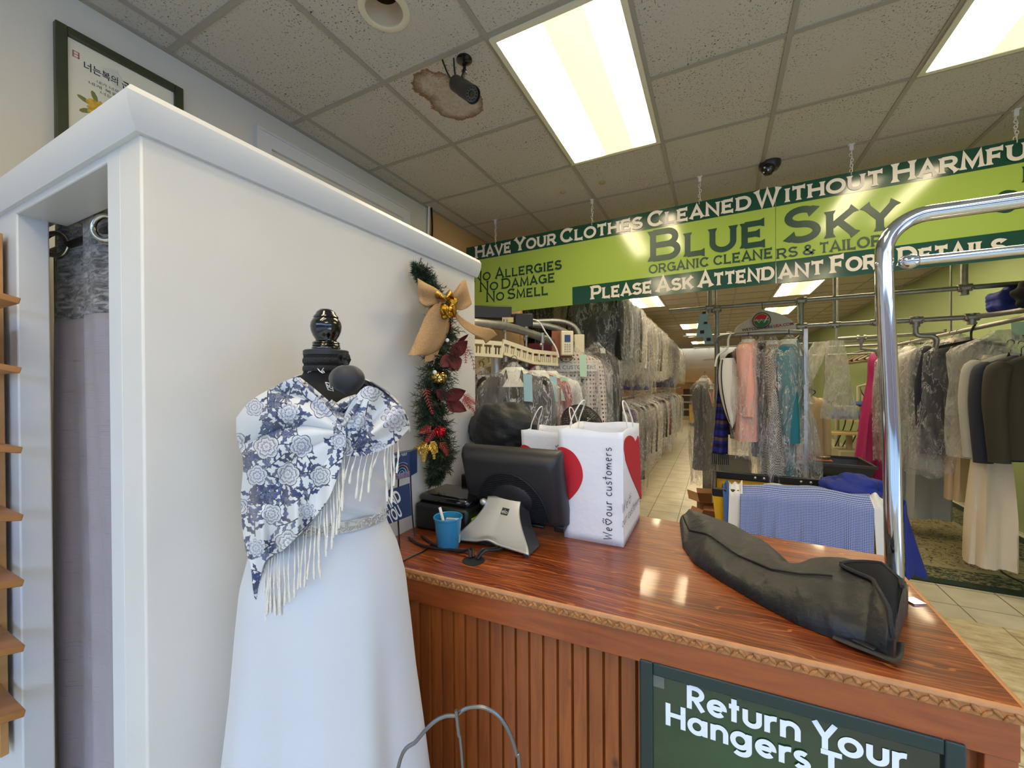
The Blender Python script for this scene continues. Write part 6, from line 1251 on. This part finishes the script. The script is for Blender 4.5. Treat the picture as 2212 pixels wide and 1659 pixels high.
m = MB(); m.tube(smooth_path([cpx[3] + Vector((.03, 0, -.01)), cpx[3] + Vector((.03, 0, .04)), (cpx[3].x + .03, PY, zA + .02), (cpx[3].x + .03, PY + .03, zA)], 5), .0025, 6); build(m, 'hanger_hook', wire_h, t)
for k, (px, py, h, lb, tilt) in enumerate(((1521, 678, .22, 'blue paper ticket clipped to the left end of the upper pipe', -.08), (1524, 700, .19, 'second blue ticket hanging below the one on the upper pipe', .12))):
    q = P(px, py, y=PY - .04); t = thing('claim_ticket', lb, 'ticket', q, 'claim tickets'); m = MB(); m.prism([q + Vector((-.04, 0, 0)), q + Vector((.04, .01, 0)), q + Vector((.035 - tilt * .25 * 0 + tilt * .3, -.01, -h)), q + Vector((-.045 + tilt * .3, 0, -h))], (0, .002, 0)); tp_ = build(m, 'paper', tick, t, sharp=0)
    m = MB(); m.box(q + Vector((0, 0, .01)), (.03, .012, .02)); build(m, 'clip', black, t, sharp=0)
    m = MB(); m.box(q + Vector((tilt * .22, -.008, -h * .78)), (.035, .002, .03)); build(m, 'printed_code', inkb, tp_, sharp=0)
# hanging clear plastic covers
for k, (px, py, d, top, bot, lean, lb) in enumerate(((1805, 735, 4.4, .07, .16, .03, 'empty clear plastic garment cover hanging from the pipe clamp'), (1775, 738, 4.8, .08, .13, -.34, 'second clear plastic cover slanting left from the pipe clamp'))):
    a = P(px, py, d=d); m = MB(); m.grid(lambda u, v: a + Vector(((top + (bot - top) * v) * math.cos(2 * PI * u) * (1 + .06 * math.sin(12 * u + 9 * v)) + lean * v, .05 * math.sin(2 * PI * u) * (1 + .3 * math.sin(14 * u + 5 * v)), -.86 * v)), 40, 24, cu=True); tag(build(m, 'plastic_cover', mat('hazy_film', (206, 208, 204), .2, spec=.9, fn=lambda T, b: (setc(T, b, T.math('ADD', .34, T.math('MULTIPLY', T.step(T.noise(T.scale(T.obj(), 8, 8, 3), 1.6, 5., .6, 1.), .45, .7), .35)), 'Alpha'), T.t.links.new(T.n('Bump', {'Height': T.noise(T.scale(T.obj(), 9, 9, 4), 1.5, 5.), 'Strength': 1., 'Distance': .05}).outputs[0], b.inputs['Normal']))), sharp=180), lb, 'plastic cover', 'clear plastic covers')
# --- right hand clothes rail
for kd, nm, y, mt, lb, ct, fo, co, tk, s_, dz, rz in (
    ('gown', 'gown_bag', 6.75, G_MAG, 'magenta gown bag hanging just left of the chrome pole', 'garment bag', False, False, None, (.8, 1.1, 1.03), .03, .3),
    ('coat', 'coat', 6.1, G_GREY, 'grey coat in plastic just right of the magenta gown bag', 'coat', True, False, None, (.8, 1, 1.05), 0, .1),
    ('shirt', 'dress_shirt', 5.8, G_LGREY, 'pale grey shirt in plastic behind the chrome pole', 'shirt', True, True, None, (1, 1, 1.0), 0, .1),
    ('shirt', 'dress_shirt', 5.36, G_WHITE, 'white shirt in plastic first to the right of the chrome pole', 'shirt', True, False, None, (1.1, 1.1, 1.15), 0, -.1),
    ('gown', 'gown', 5.60, G_LGREY, 'long pale quilted gown reaching the rug right of the chrome pole', 'gown', False, False, None, (.7, .9, 1.0), 0, .2),
    ('jacket', 'suit_jacket', 5.14, G_MUST, 'mustard yellow jacket in plastic on the right clothes rail', 'jacket', True, True, None, (1.1, 1, .85), 0, .1),
    ('coat', 'coat', 4.98, G_GREY, 'charcoal coat in plastic next to the mustard jacket', 'coat', True, True, None, (1.05, 1, 1.0), 0, 0),
    ('coat', 'coat', 4.86, G_NAVY, 'navy coat in plastic in the middle of the right clothes rail', 'coat', True, True, None, (1.05, 1, .95), 0, 0),
    ('gown', 'gown', 4.78, G_BEIGE, 'narrow beige gown on the right clothes rail', 'gown', False, False, None, (.36, .5, .74), -.1, .1),
    ('gown', 'gown', 4.42, G_CREAM, 'long cream pleated gown with its hem over the rug', 'gown', False, False, None, (.42, .62, .94), -.14, .1),
    ('jacket', 'suit_jacket', 4.40, G_LGREY, 'pale grey suit jacket beside the cream gown', 'jacket', False, False, None, (1.05, 1, 1.05), -.14, .15),
    ('jacket', 'suit_jacket', 4.28, G_NAVY, 'navy suit jacket between the pale grey and olive jackets', 'jacket', False, False, None, (1.05, 1, 1.05), -.16, .2),
    ('jacket', 'suit_jacket', 4.14, G_OLIVE, 'dark olive suit jacket at the right edge of the photo', 'jacket', False, False, None, (1.05, 1.05, 1.0), -.17, .3)):
    g = garment(kd, nm, (XR_ + (.1 if nm == 'suit_jacket' else 0), y, ZR_ + dz), rz, mt, lb, ct, 'clothes on the right rail', fo, co, tk, s_)
m = MB(); m.grid(lambda u, v: Vector((XR_ + .10 + (.05 + .25 * ss(v * 6)) * math.cos(2 * PI * u) * (1 + .05 * math.sin(30 * u + 8 * v)), 4.52 + (.05 + .09 * ss(v * 5)) * math.sin(2 * PI * u) * (1 + .2 * math.sin(24 * u + 11 * v)), ZR_ - .03 - 1.0 * v)), 60, 30, cu=True); tag(build(m, 'plastic_cover', MATS['hazy_film'], sharp=180), 'wide hazy plastic cover over the cream gown', 'plastic cover')
hk = P(2098, 716, x=XR_ - .02); m = MB(); m.tube(smooth_path([(hk.x, hk.y, ZR_ - .10), (hk.x, hk.y, ZR_ - .03), (hk.x - .0, hk.y - .03, ZR_ + .01), (hk.x + .02, hk.y - .02, ZR_ + .045), (hk.x + .03, hk.y + .03, ZR_ + .03)], 6), .008, 8); m.tube([(hk.x - .2, hk.y, ZR_ - .14), (hk.x, hk.y, ZR_ - .10), (hk.x + .2, hk.y, ZR_ - .14)], .014, 8); tag(build(m, 'clothes_hanger', black), 'thick black plastic hanger on the right clothes rail', 'hanger')
for k, (mt, y, lb) in enumerate(((G_RBLUE, 4.35, 'blue folded garment laid over the top of the right rail'), (G_BLACK, 4.05, 'black folded garment in plastic over the right end of the top pipe'))):
    m = lump((1.98, y, 2.16), (.14, .14, .11), 30 + k, .12, fold=.05); tag(build(m, 'folded_garment', mt, sharp=70), lb, 'garment')
q = P(2203, 716, d=4.0); t = thing('claim_ticket', 'blue ticket with purple print at the right edge of the photo', 'ticket', q); m = MB(); m.prism([q + Vector((-.06, 0, .09)), q + Vector((.06, .0, .10)), q + Vector((.06, .0, -.09)), q + Vector((-.055, 0, -.1))], (0, .002, 0)); build(m, 'paper', tick, t, sharp=0)
m = MB(); m.box(q + Vector((-.02, -.002, -.06)), (.03, .002, .04)); m.box(q + Vector((.03, -.002, -.055)), (.03, .002, .04)); build(m, 'printed_code', mat('purple_print', (92, 50, 120), .6), t, sharp=0)
# hangers on the far rail
m = MB(); m.tube([(2.35, 8.2, 2.1), (2.35, 11.4, 2.1)], .016, 8); r = tag(build(m, 'hanger_rail', steel), 'far grey rail crowded with empty hangers by the green wall', 'rail')
m = MB()
for y in (8.4, 11.2): m.tube([(2.35, y, 2.1), (2.35, y, CEIL)], .008, 6)
build(m, 'drop_rod', steel, r)
h0 = None; HM = [mat('ivory_plastic_hanger', (216, 206, 188), .4), black, mat('tan_wood_hanger', (176, 128, 84), .5)]; HN = ['ivory', 'black', 'tan wooden']
for k in range(21):
    lb = '%s empty hanger on the crowded far rail by the green wall' % HN[k % 3]
    if h0 is None:
        h0 = thing('clothes_hanger', lb, 'hanger', (0, 0, 0), 'empty hangers on the far rail'); m = MB(); m.tube(smooth_path([(-.2, 0, -.17), (-.1, 0, -.11), (0, 0, -.075), (.1, 0, -.11), (.2, 0, -.17)], 5), .013, 6); m.tube([(-.19, 0, -.175), (.19, 0, -.175)], .006, 5); build(m, 'body', HM[0], h0); m = MB(); m.tube(smooth_path([(0, 0, -.07), (0, 0, -.02), (.02, 0, .008), (0, 0, .026), (-.02, 0, .008)], 4), .003, 5); build(m, 'hook', steel, h0); o = h0
        o.location = (2.35, 8.4, 2.09)
    else: o = dup(h0, (2.35, 8.4 + .135 * k, 2.09), random.uniform(-.5, .5), lb, 'empty hangers on the far rail', {'body': HM[k % 3]})
    o['group'] = HN[k % 3] + ' hangers on the far rail'
# --- yellow laundry cart and the washing in it
cx0, cx1, cy0, cy1, cz = -.03, .95, 3.12, 3.75, .84
t = thing('laundry_cart', 'yellow canvas laundry cart with black studded rim behind the counter', 'cart', ((cx0 + cx1) / 2, (cy0 + cy1) / 2, 0)); yel = mat('yellow_canvas', (212, 164, 16), .6, bump=(120, .1)); rim = mat('black_vinyl', (20, 20, 21), .4)
ins = .07
def wall4(m, z0, z1, i0, i1, th):
    A = [(cx0 + i0, cy0 + i0, z0), (cx1 - i0, cy0 + i0, z0), (cx1 - i0, cy1 - i0, z0), (cx0 + i0, cy1 - i0, z0)]; B = [(cx0 + i1, cy0 + i1, z1), (cx1 - i1, cy0 + i1, z1), (cx1 - i1, cy1 - i1, z1), (cx0 + i1, cy1 - i1, z1)]
    m.add(A + B, [(i, (i + 1) % 4, 4 + (i + 1) % 4, 4 + i) for i in range(4)])
m = MB(); wall4(m, .16, cz - .05, ins, .004, .004); m.bx((cx0 + ins, cy0 + ins, .155), (cx1 - ins, cy1 - ins, .165)); build(m, 'canvas_tub', yel, t, sharp=0, solid=.006)
for a in ((cx0, cx1, cy0, cy0 + .03), (cx0, cx1, cy1 - .03, cy1), (cx0, cx0 + .03, cy0 + .03, cy1 - .03), (cx1 - .03, cx1, cy0 + .03, cy1 - .03)):
    m = MB(); m.bx((a[0], a[2], cz - .06), (a[1], a[3], cz)); rims = build(m, 'rim', rim, t, bevel=.008)
studs = [(cx0 + .09, cy0 - .002), (cx1 - .09, cy0 - .002)] + [(cx0 + .30 + .3 * i + .06 * j, cy1 - .034) for i in range(3) for j in range(2)]
for x, y in studs:
    m = MB(); m.sphere((x, y, cz - .03), (.011, .006, .011), 10); build(m, 'stud', alu, rims)
m = MB(); m.bx((cx0 + .06, cy0 + .06, .12), (cx1 - .06, cy1 - .06, .155)); build(m, 'base_board', mat('plywood', (168, 128, 82), .6), t, sharp=0)
for x in (cx0 + .12, cx1 - .12):
    for y in (cy0 + .1, cy1 - .1):
        m = MB(); m.lathe([(.045, -.014), (.05, -.008), (.05, .008), (.045, .014)], (x, y, .05), 18, M=Matrix.Rotation(PI / 2, 3, 'X')); m.box((x, y, .105), (.05, .04, .03)); build(m, 'caster', black, t)
def f_ging(T, b):
    X, Y, Z_ = T.xyz(T.uv()); a = T.math('GREATER_THAN', T.math('SINE', T.math('MULTIPLY', X, 820.)), 0.); c = T.math('GREATER_THAN', T.math('SINE', T.math('MULTIPLY', Y, 820.)), 0.); s_ = T.math('MULTIPLY', T.math('ADD', a, c), .5)
    setc(T, b, T.ramp(s_, [(.1, lin((196, 204, 226))), (.5, lin((102, 124, 184))), (.9, lin((52, 76, 156)))], 'CONSTANT'))
def drape(nm, x0, x1, mt, lb, zt_, zb, seed, amp=.02, yb=.0, front=.022, us=1., cat='shirt', inside=.25):
    rg_ = random.Random(seed); p = [rg_.uniform(0, 6) for _ in range(4)]
    def g(u, v):
        x = x0 + (x1 - x0) * u; wv = amp * (math.sin(u * 11 * (x1 - x0) / .4 + p[0] + v) + .6 * math.sin(u * 23 * (x1 - x0) / .4 + p[1] + 2 * v)); top = zt_ + .010 * math.sin(u * 5 + p[2]) + .006 * math.sin(u * 13 + p[3])
        if v < .3:
            k = v / .3; return Vector((x, cy0 + .05 + inside * (1 - k) ** 1.2, top - .10 * (1 - k) ** 2 + .012 * math.sin(9 * u + 5 * k)))
        k = (v - .3) / .7; a = min(1, k * 14); return Vector((x + .02 * k * math.sin(p[0]), cy0 + .05 * (1 - a) - front * a - abs(wv) * k - .02 * k, top - (top - zb) * k - .01 * (1 - a) * a))
    m = MB(); m.grid(g, 70, 50, us=us * (x1 - x0), vs_=us * .75); return tag(build(m, nm, mt, sharp=180, solid=.003), lb, cat)
drape('gingham_shirt', .14, .83, mat('blue_gingham', rough=.75, fn=f_ging), 'blue gingham shirt draped over the front of the yellow laundry cart', .878, .22, 5, .034)
drape('white_shirt', .075, .155, G_WHITE, 'white shirt draped at the left end of the yellow laundry cart', .872, .25, 6, .012, front=.014)
drape('blue_shirt', .035, .08, G_BLUE, 'strip of blue shirt at the left corner of the laundry cart', .868, .25, 7, .006, front=.01)
drape('white_shirt', .825, .93, G_WHITE, 'white shirt draped at the right end of the yellow laundry cart', .872, .25, 8, .012, front=.02)
m = lump((.82, 3.48, .84), (.17, .16, .09), 41, .14, fold=.05, flat=False); tag(build(m, 'blue_cloth', G_RBLUE, sharp=70), 'royal blue cloth heaped in the right end of the laundry cart', 'cloth')
m = MB(); m.grid(lambda u, v: Vector((1.0 + .16 * u * (.3 + v * .7) + .012 * math.sin(9 * u), 3.22 + .2 * u - .03 * v, .82 - .44 * v + .03 * math.sin(5 * u))), 14, 16); tag(build(m, 'blue_cloth', G_RBLUE, sharp=180, solid=.004), 'royal blue cloth hanging down outside the right corner of the cart', 'cloth')
m = lump((.45, 3.42, .62), (.36, .18, .2), 43, .1, fold=.04, flat=False); tag(build(m, 'white_laundry', G_WHITE, sharp=70), 'heap of white laundry inside the yellow cart', 'laundry')
# --- boxes, bins and presses
card = mat('brown_cardboard', (150, 104, 62), .75, nz=(8, .1))
def carton(lb, c, s_, rz=0., flaps=True, mt=card, cat='box', nm='cardboard_box'):
    t = thing(nm, lb, cat, (c[0], c[1], c[2])); M_ = Matrix.Rotation(rz, 3, 'Z'); hx, hy, hz = s_[0] / 2, s_[1] / 2, s_[2]; B0 = Vector(c)
    m = MB(); vs = [B0 + M_ @ Vector((a * hx, b_ * hy, z)) for z in (0, hz) for a, b_ in ((-1, -1), (1, -1), (1, 1), (-1, 1))]; m.add(vs, [(0, 3, 2, 1)] + [(i, (i + 1) % 4, 4 + (i + 1) % 4, 4 + i) for i in range(4)]); build(m, 'carton', mt, t, sharp=0, solid=.005)
    if flaps:
        for a, b_, w_ in ((-1, 0, hy), (1, 0, hy), (0, -1, hx), (0, 1, hx)):
            m = MB(); e0, e1 = (Vector((a * hx, -hy, hz)), Vector((a * hx, hy, hz))) if a else (Vector((-hx, b_ * hy, hz)), Vector((hx, b_ * hy, hz))); o_ = Vector((a * .1, b_ * .1, .03)); m.add([B0 + M_ @ q for q in (e0, e1, e1 + o_, e0 + o_)], [(0, 1, 2, 3)]); build(m, 'flap', mt, t, sharp=0, solid=.005)
    return t
carton('open brown cardboard box on the floor between aisle and cart', (-.02, 4.75, 0), (.32, .36, .34), .1); carton('small brown cardboard box in front of the open box by the cart', (.0, 4.28, 0), (.26, .26, .30), -.05)
carton('flat white box leaning in the open cardboard box', (.06, 4.95, .1), (.22, .05, .42), .1, False, white_p); carton('grey storage box under the tartan scarf', (.10, 5.5, 0), (.5, .4, .66), 0, False, mat('grey_green_box', (128, 128, 118), .6)); carton('small brown box on top of the grey storage box', (-.06, 5.45, .665), (.13, .2, .13), .05, False, mat('rust_box', (124, 70, 40), .6))
m = MB(); m.box((-.065, 5.44, .82), (.09, .12, .04), rz=.3); tag(build(m, 'tape_packet', yel, sharp=0), 'yellow packet on the small brown box', 'packet')
tb = thing('side_table', 'low dark table carrying the black trays', 'table', (1.0, 5.1, 0)); m = MB(); m.bx((.66, 4.75, .50), (1.36, 5.4, .53)); build(m, 'table_top', G_BROWN, tb, sharp=0)
for x in (.7, 1.32):
    for y in (4.79, 5.36): m = MB(); m.bx((x - .02, y - .02, 0), (x + .02, y + .02, .5)); build(m, 'leg', G_BROWN, tb, sharp=0)
bin_m = mat('charcoal_bin', (46, 46, 48), .45)
def tray(lb, z, g=0.):
    t = thing('plastic_tray', lb, 'tray', (1.02, 5.06, z), 'black trays'); m = MB(); x0_, x1_, y0_, y1_ = .72 - g, 1.30 + g, 4.80, 5.32
    A = [(x0_ + .03, y0_ + .03), (x1_ - .03, y0_ + .03), (x1_ - .03, y1_ - .03), (x0_ + .03, y1_ - .03)]; B = [(x0_, y0_), (x1_, y0_), (x1_, y1_), (x0_, y1_)]
    m.add([(a, b_, z) for a, b_ in A] + [(a, b_, z + .11) for a, b_ in B], [(0, 3, 2, 1)] + [(i, (i + 1) % 4, 4 + (i + 1) % 4, 4 + i) for i in range(4)]); build(m, 'tub', bin_m, t, sharp=0, solid=.006)
    m = MB(); m.bx((x0_ - .012, y0_ - .012, z + .10), (x1_ + .012, y0_ + .01, z + .125)); m.bx((x0_ - .012, y1_ - .01, z + .10), (x1_ + .012, y1_ + .012, z + .125)); m.bx((x0_ - .012, y0_, z + .10), (x0_ + .01, y1_, z + .125)); m.bx((x1_ - .01, y0_, z + .10), (x1_ + .012, y1_, z + .125)); build(m, 'lip', bin_m, t, sharp=0)
tray('lower black plastic tray on the dark table', .532); tray('upper black plastic tray with a board and dishes on it', .66)
m = MB(); m.bx((.74, 4.86, .79), (1.0, 5.1, .80)); tag(build(m, 'wooden_board', mat('red_brown_board', (140, 84, 56), .6)), 'small reddish board lying across the upper black tray', 'board')
for x, y, mt, lb in ((.80, 4.95, mat('red_dish', (160, 40, 44), .4), 'red dish on the board over the tray'), (.94, 4.98, mat('brass_dish', (120, 108, 74), .4), 'brass coloured dish holding white buttons on the board')):
    t = thing('dish', lb, 'dish', (x, y, .80)); m = MB(); m.lathe([(.001, .80), (.05, .80), (.062, .825), (.058, .825), (.046, .806), (.001, .806)], (x, y, 0), 24, caps=False); build(m, 'bowl', mt, t); m = MB()
    for k in range(7): m.sphere((x + .025 * math.cos(k * .9), y + .025 * math.sin(k * .9), .812), (.012, .012, .006), 8)
    build(m, 'contents', white_p, t)
board_m = mat('tan_press_board', (196, 170, 118), .6); pad_m = mat('blue_press_pad', (48, 78, 138), .7); press_m = mat('press_enamel', (176, 172, 150), .4)
def press(lb, x, y, h, rz, pad=True):
    t = thing('steam_press', lb, 'press', (x, y, 0)); M_ = Matrix.Rotation(rz, 3, 'Z'); B0 = Vector((x, y, 0)); L = lambda a, b_, c: B0 + M_ @ Vector((a, b_, c))
    m = MB(); m.box(L(0, .15, h * .35), (.34, .5, h * .7), M=M_); build(m, 'cabinet', press_m, t, bevel=.02)
    m = MB(); m.tube([L(0, .0, h * .6), L(0, 0, h)], .04, 12); m.tube([L(0, .35, h * .5), L(0, .35, h + .55), L(0, .1, h + .6)], .03, 12); build(m, 'frame', press_m, t)
    pts = [L(.62 * math.cos(a) * (1 if math.cos(a) > 0 else .75), .17 * math.sin(a) * (1 - .3 * math.cos(a)), h) for a in np.linspace(0, 2 * PI, 28, False)]
    m = MB(); m.prism(pts, (0, 0, .03)); build(m, 'board', board_m, t, sharp=30)
    if pad: m = MB(); m.sphere(L(0, .05, h + .27), (.42, .16, .055), 20, M_); build(m, 'pad', pad_m, t); m = MB(); m.box(L(0, .1, h + .36), (.3, .1, .12), M=M_); build(m, 'head', press_m, t, bevel=.02)
    for k in range(3): m = MB(); m.tube(smooth_path([L(.1 * k - .1, .2, h + .5), L(.12 * k - .2, .05, h + .42 - .05 * k), L(.1 * k, .1, h + .2), L(.1 * k - .05, .3, h * .7)], 6), .008, 6); build(m, 'hose', black, t)
press('tan boarded steam press with blue pad nearest the hanging plastic cover', 1.75, 7.6, .78, .2); press('tan boarded steam press with blue pad by the green wall', 2.3, 8.4, .92, .5); press('tan boarded steam press with blue pad behind the bright square post', 1.35, 8.6, .95, 2.6); press('cream steam press far behind the clothes rack', .75, 12.5, .9, .4); press('cream steam press far back near the rear wall', 1.6, 14.5, .9, 1.2)
garment('coat', 'coat', (P(1735, 880, y=6.0).x, 6.0, 1.48), .4, G_BEIGE, 'beige coat with white collar behind the bright square post', 'coat', None, False, True)
t = carton('yellow canvas cart far down the aisle', (-.62, 15.8, .1), (.5, .55, .62), .1, False, yel, 'cart', 'canvas_cart'); m = MB(); m.box((-.62, 15.8, .08), (.5, .55, .03)); build(m, 'frame', black, t, sharp=0)
for x in (-.8, -.44):
    for y in (15.6, 16.0): m = MB(); m.lathe([(.03, -.015), (.032, 0), (.03, .015)], (x, y, .033), 14, M=Matrix.Rotation(PI / 2, 3, 'X')); build(m, 'wheel', black, t)
for k, (x, y, z, s_, mt, lb) in enumerate(((-.9, 18.2, 0, (.9, .5, 1.0), press_m, 'pale machine at the far end of the aisle'), (.1, 18.6, 0, (.8, .5, 1.25), G_GREY, 'grey machine right of the far end of the aisle'), (-.2, 20.8, 0, (2.4, .4, 1.2), G_BROWN, 'brown shelf unit against the rear wall'))):
    t = thing('machine' if k < 2 else 'shelf_unit', lb, 'machine' if k < 2 else 'shelf', (x, y, z)); m = MB(); m.bx((x - s_[0] / 2, y - s_[1] / 2, 0), (x + s_[0] / 2, y + s_[1] / 2, s_[2])); build(m, 'cabinet', mt, t, bevel=.02)
    for j in range(3): m = MB(); m.bx((x - s_[0] * .42, y - s_[1] / 2 - .012, .15 + j * .3), (x + s_[0] * .42, y - s_[1] / 2, .38 + j * .3)); build(m, 'panel', mat('dark_panel', (58, 54, 50), .5), t, sharp=0)
# --- rug
def f_rug(T, b):
    X, Y, Z_ = T.xyz(T.obj()); o = T.obj(); n = T.noise(T.scale(o, 1, 1, 0), 9, 3., .5, 1.6); w_ = T.math('ABSOLUTE', T.math('SUBTRACT', n, .5)); fld = T.mix(T.step(w_, .012, .03), lin((84, 62, 50)), T.mix(T.step(T.noise(o, 30, 3.), .4, .65), lin((164, 152, 116)), lin((140, 130, 98))))
    e = T.math('MINIMUM', T.math('SUBTRACT', Y, 0.), T.math('SUBTRACT', .875, T.math('ABSOLUTE', X)))
    bn = T.noise(T.scale(o, 1, 2, 0), 22, 3., .5, 1.5); bord = T.mix(T.step(bn, .48, .53), lin((34, 56, 40)), lin((136, 128, 92)))
    c = T.mix(T.math('LESS_THAN', e, .40), fld, bord); c = T.mix(T.math('LESS_THAN', e, .10), c, lin((28, 46, 34))); c = T.mix(T.math('MULTIPLY', T.math('GREATER_THAN', e, .36), T.math('LESS_THAN', e, .42)), c, lin((152, 144, 110))); setc(T, b, c)
m = MB(); m.bx((.95, 4.27, 0), (2.7, 7.6, .010)); tag(build(m, 'rug', mat('oriental_rug', rough=.95, fn=f_rug), sharp=0, base=(1.825, 4.27, 0)), 'oriental rug with dark green border on the tile floor under the right rail', 'rug')
m = MB(); q = P(2212, 1255, z=.012); m.tube(smooth_path([(q.x + .15, q.y + .5, .016), (q.x - .02, q.y + .25, .016), (q.x - .06, q.y + .05, .016), (q.x + .04, q.y - .15, .016), (q.x + .3, q.y - .3, .016)], 8), .006, 6); tag(build(m, 'power_cable', cab), 'thin black cable lying on the rug at the right edge', 'cable')
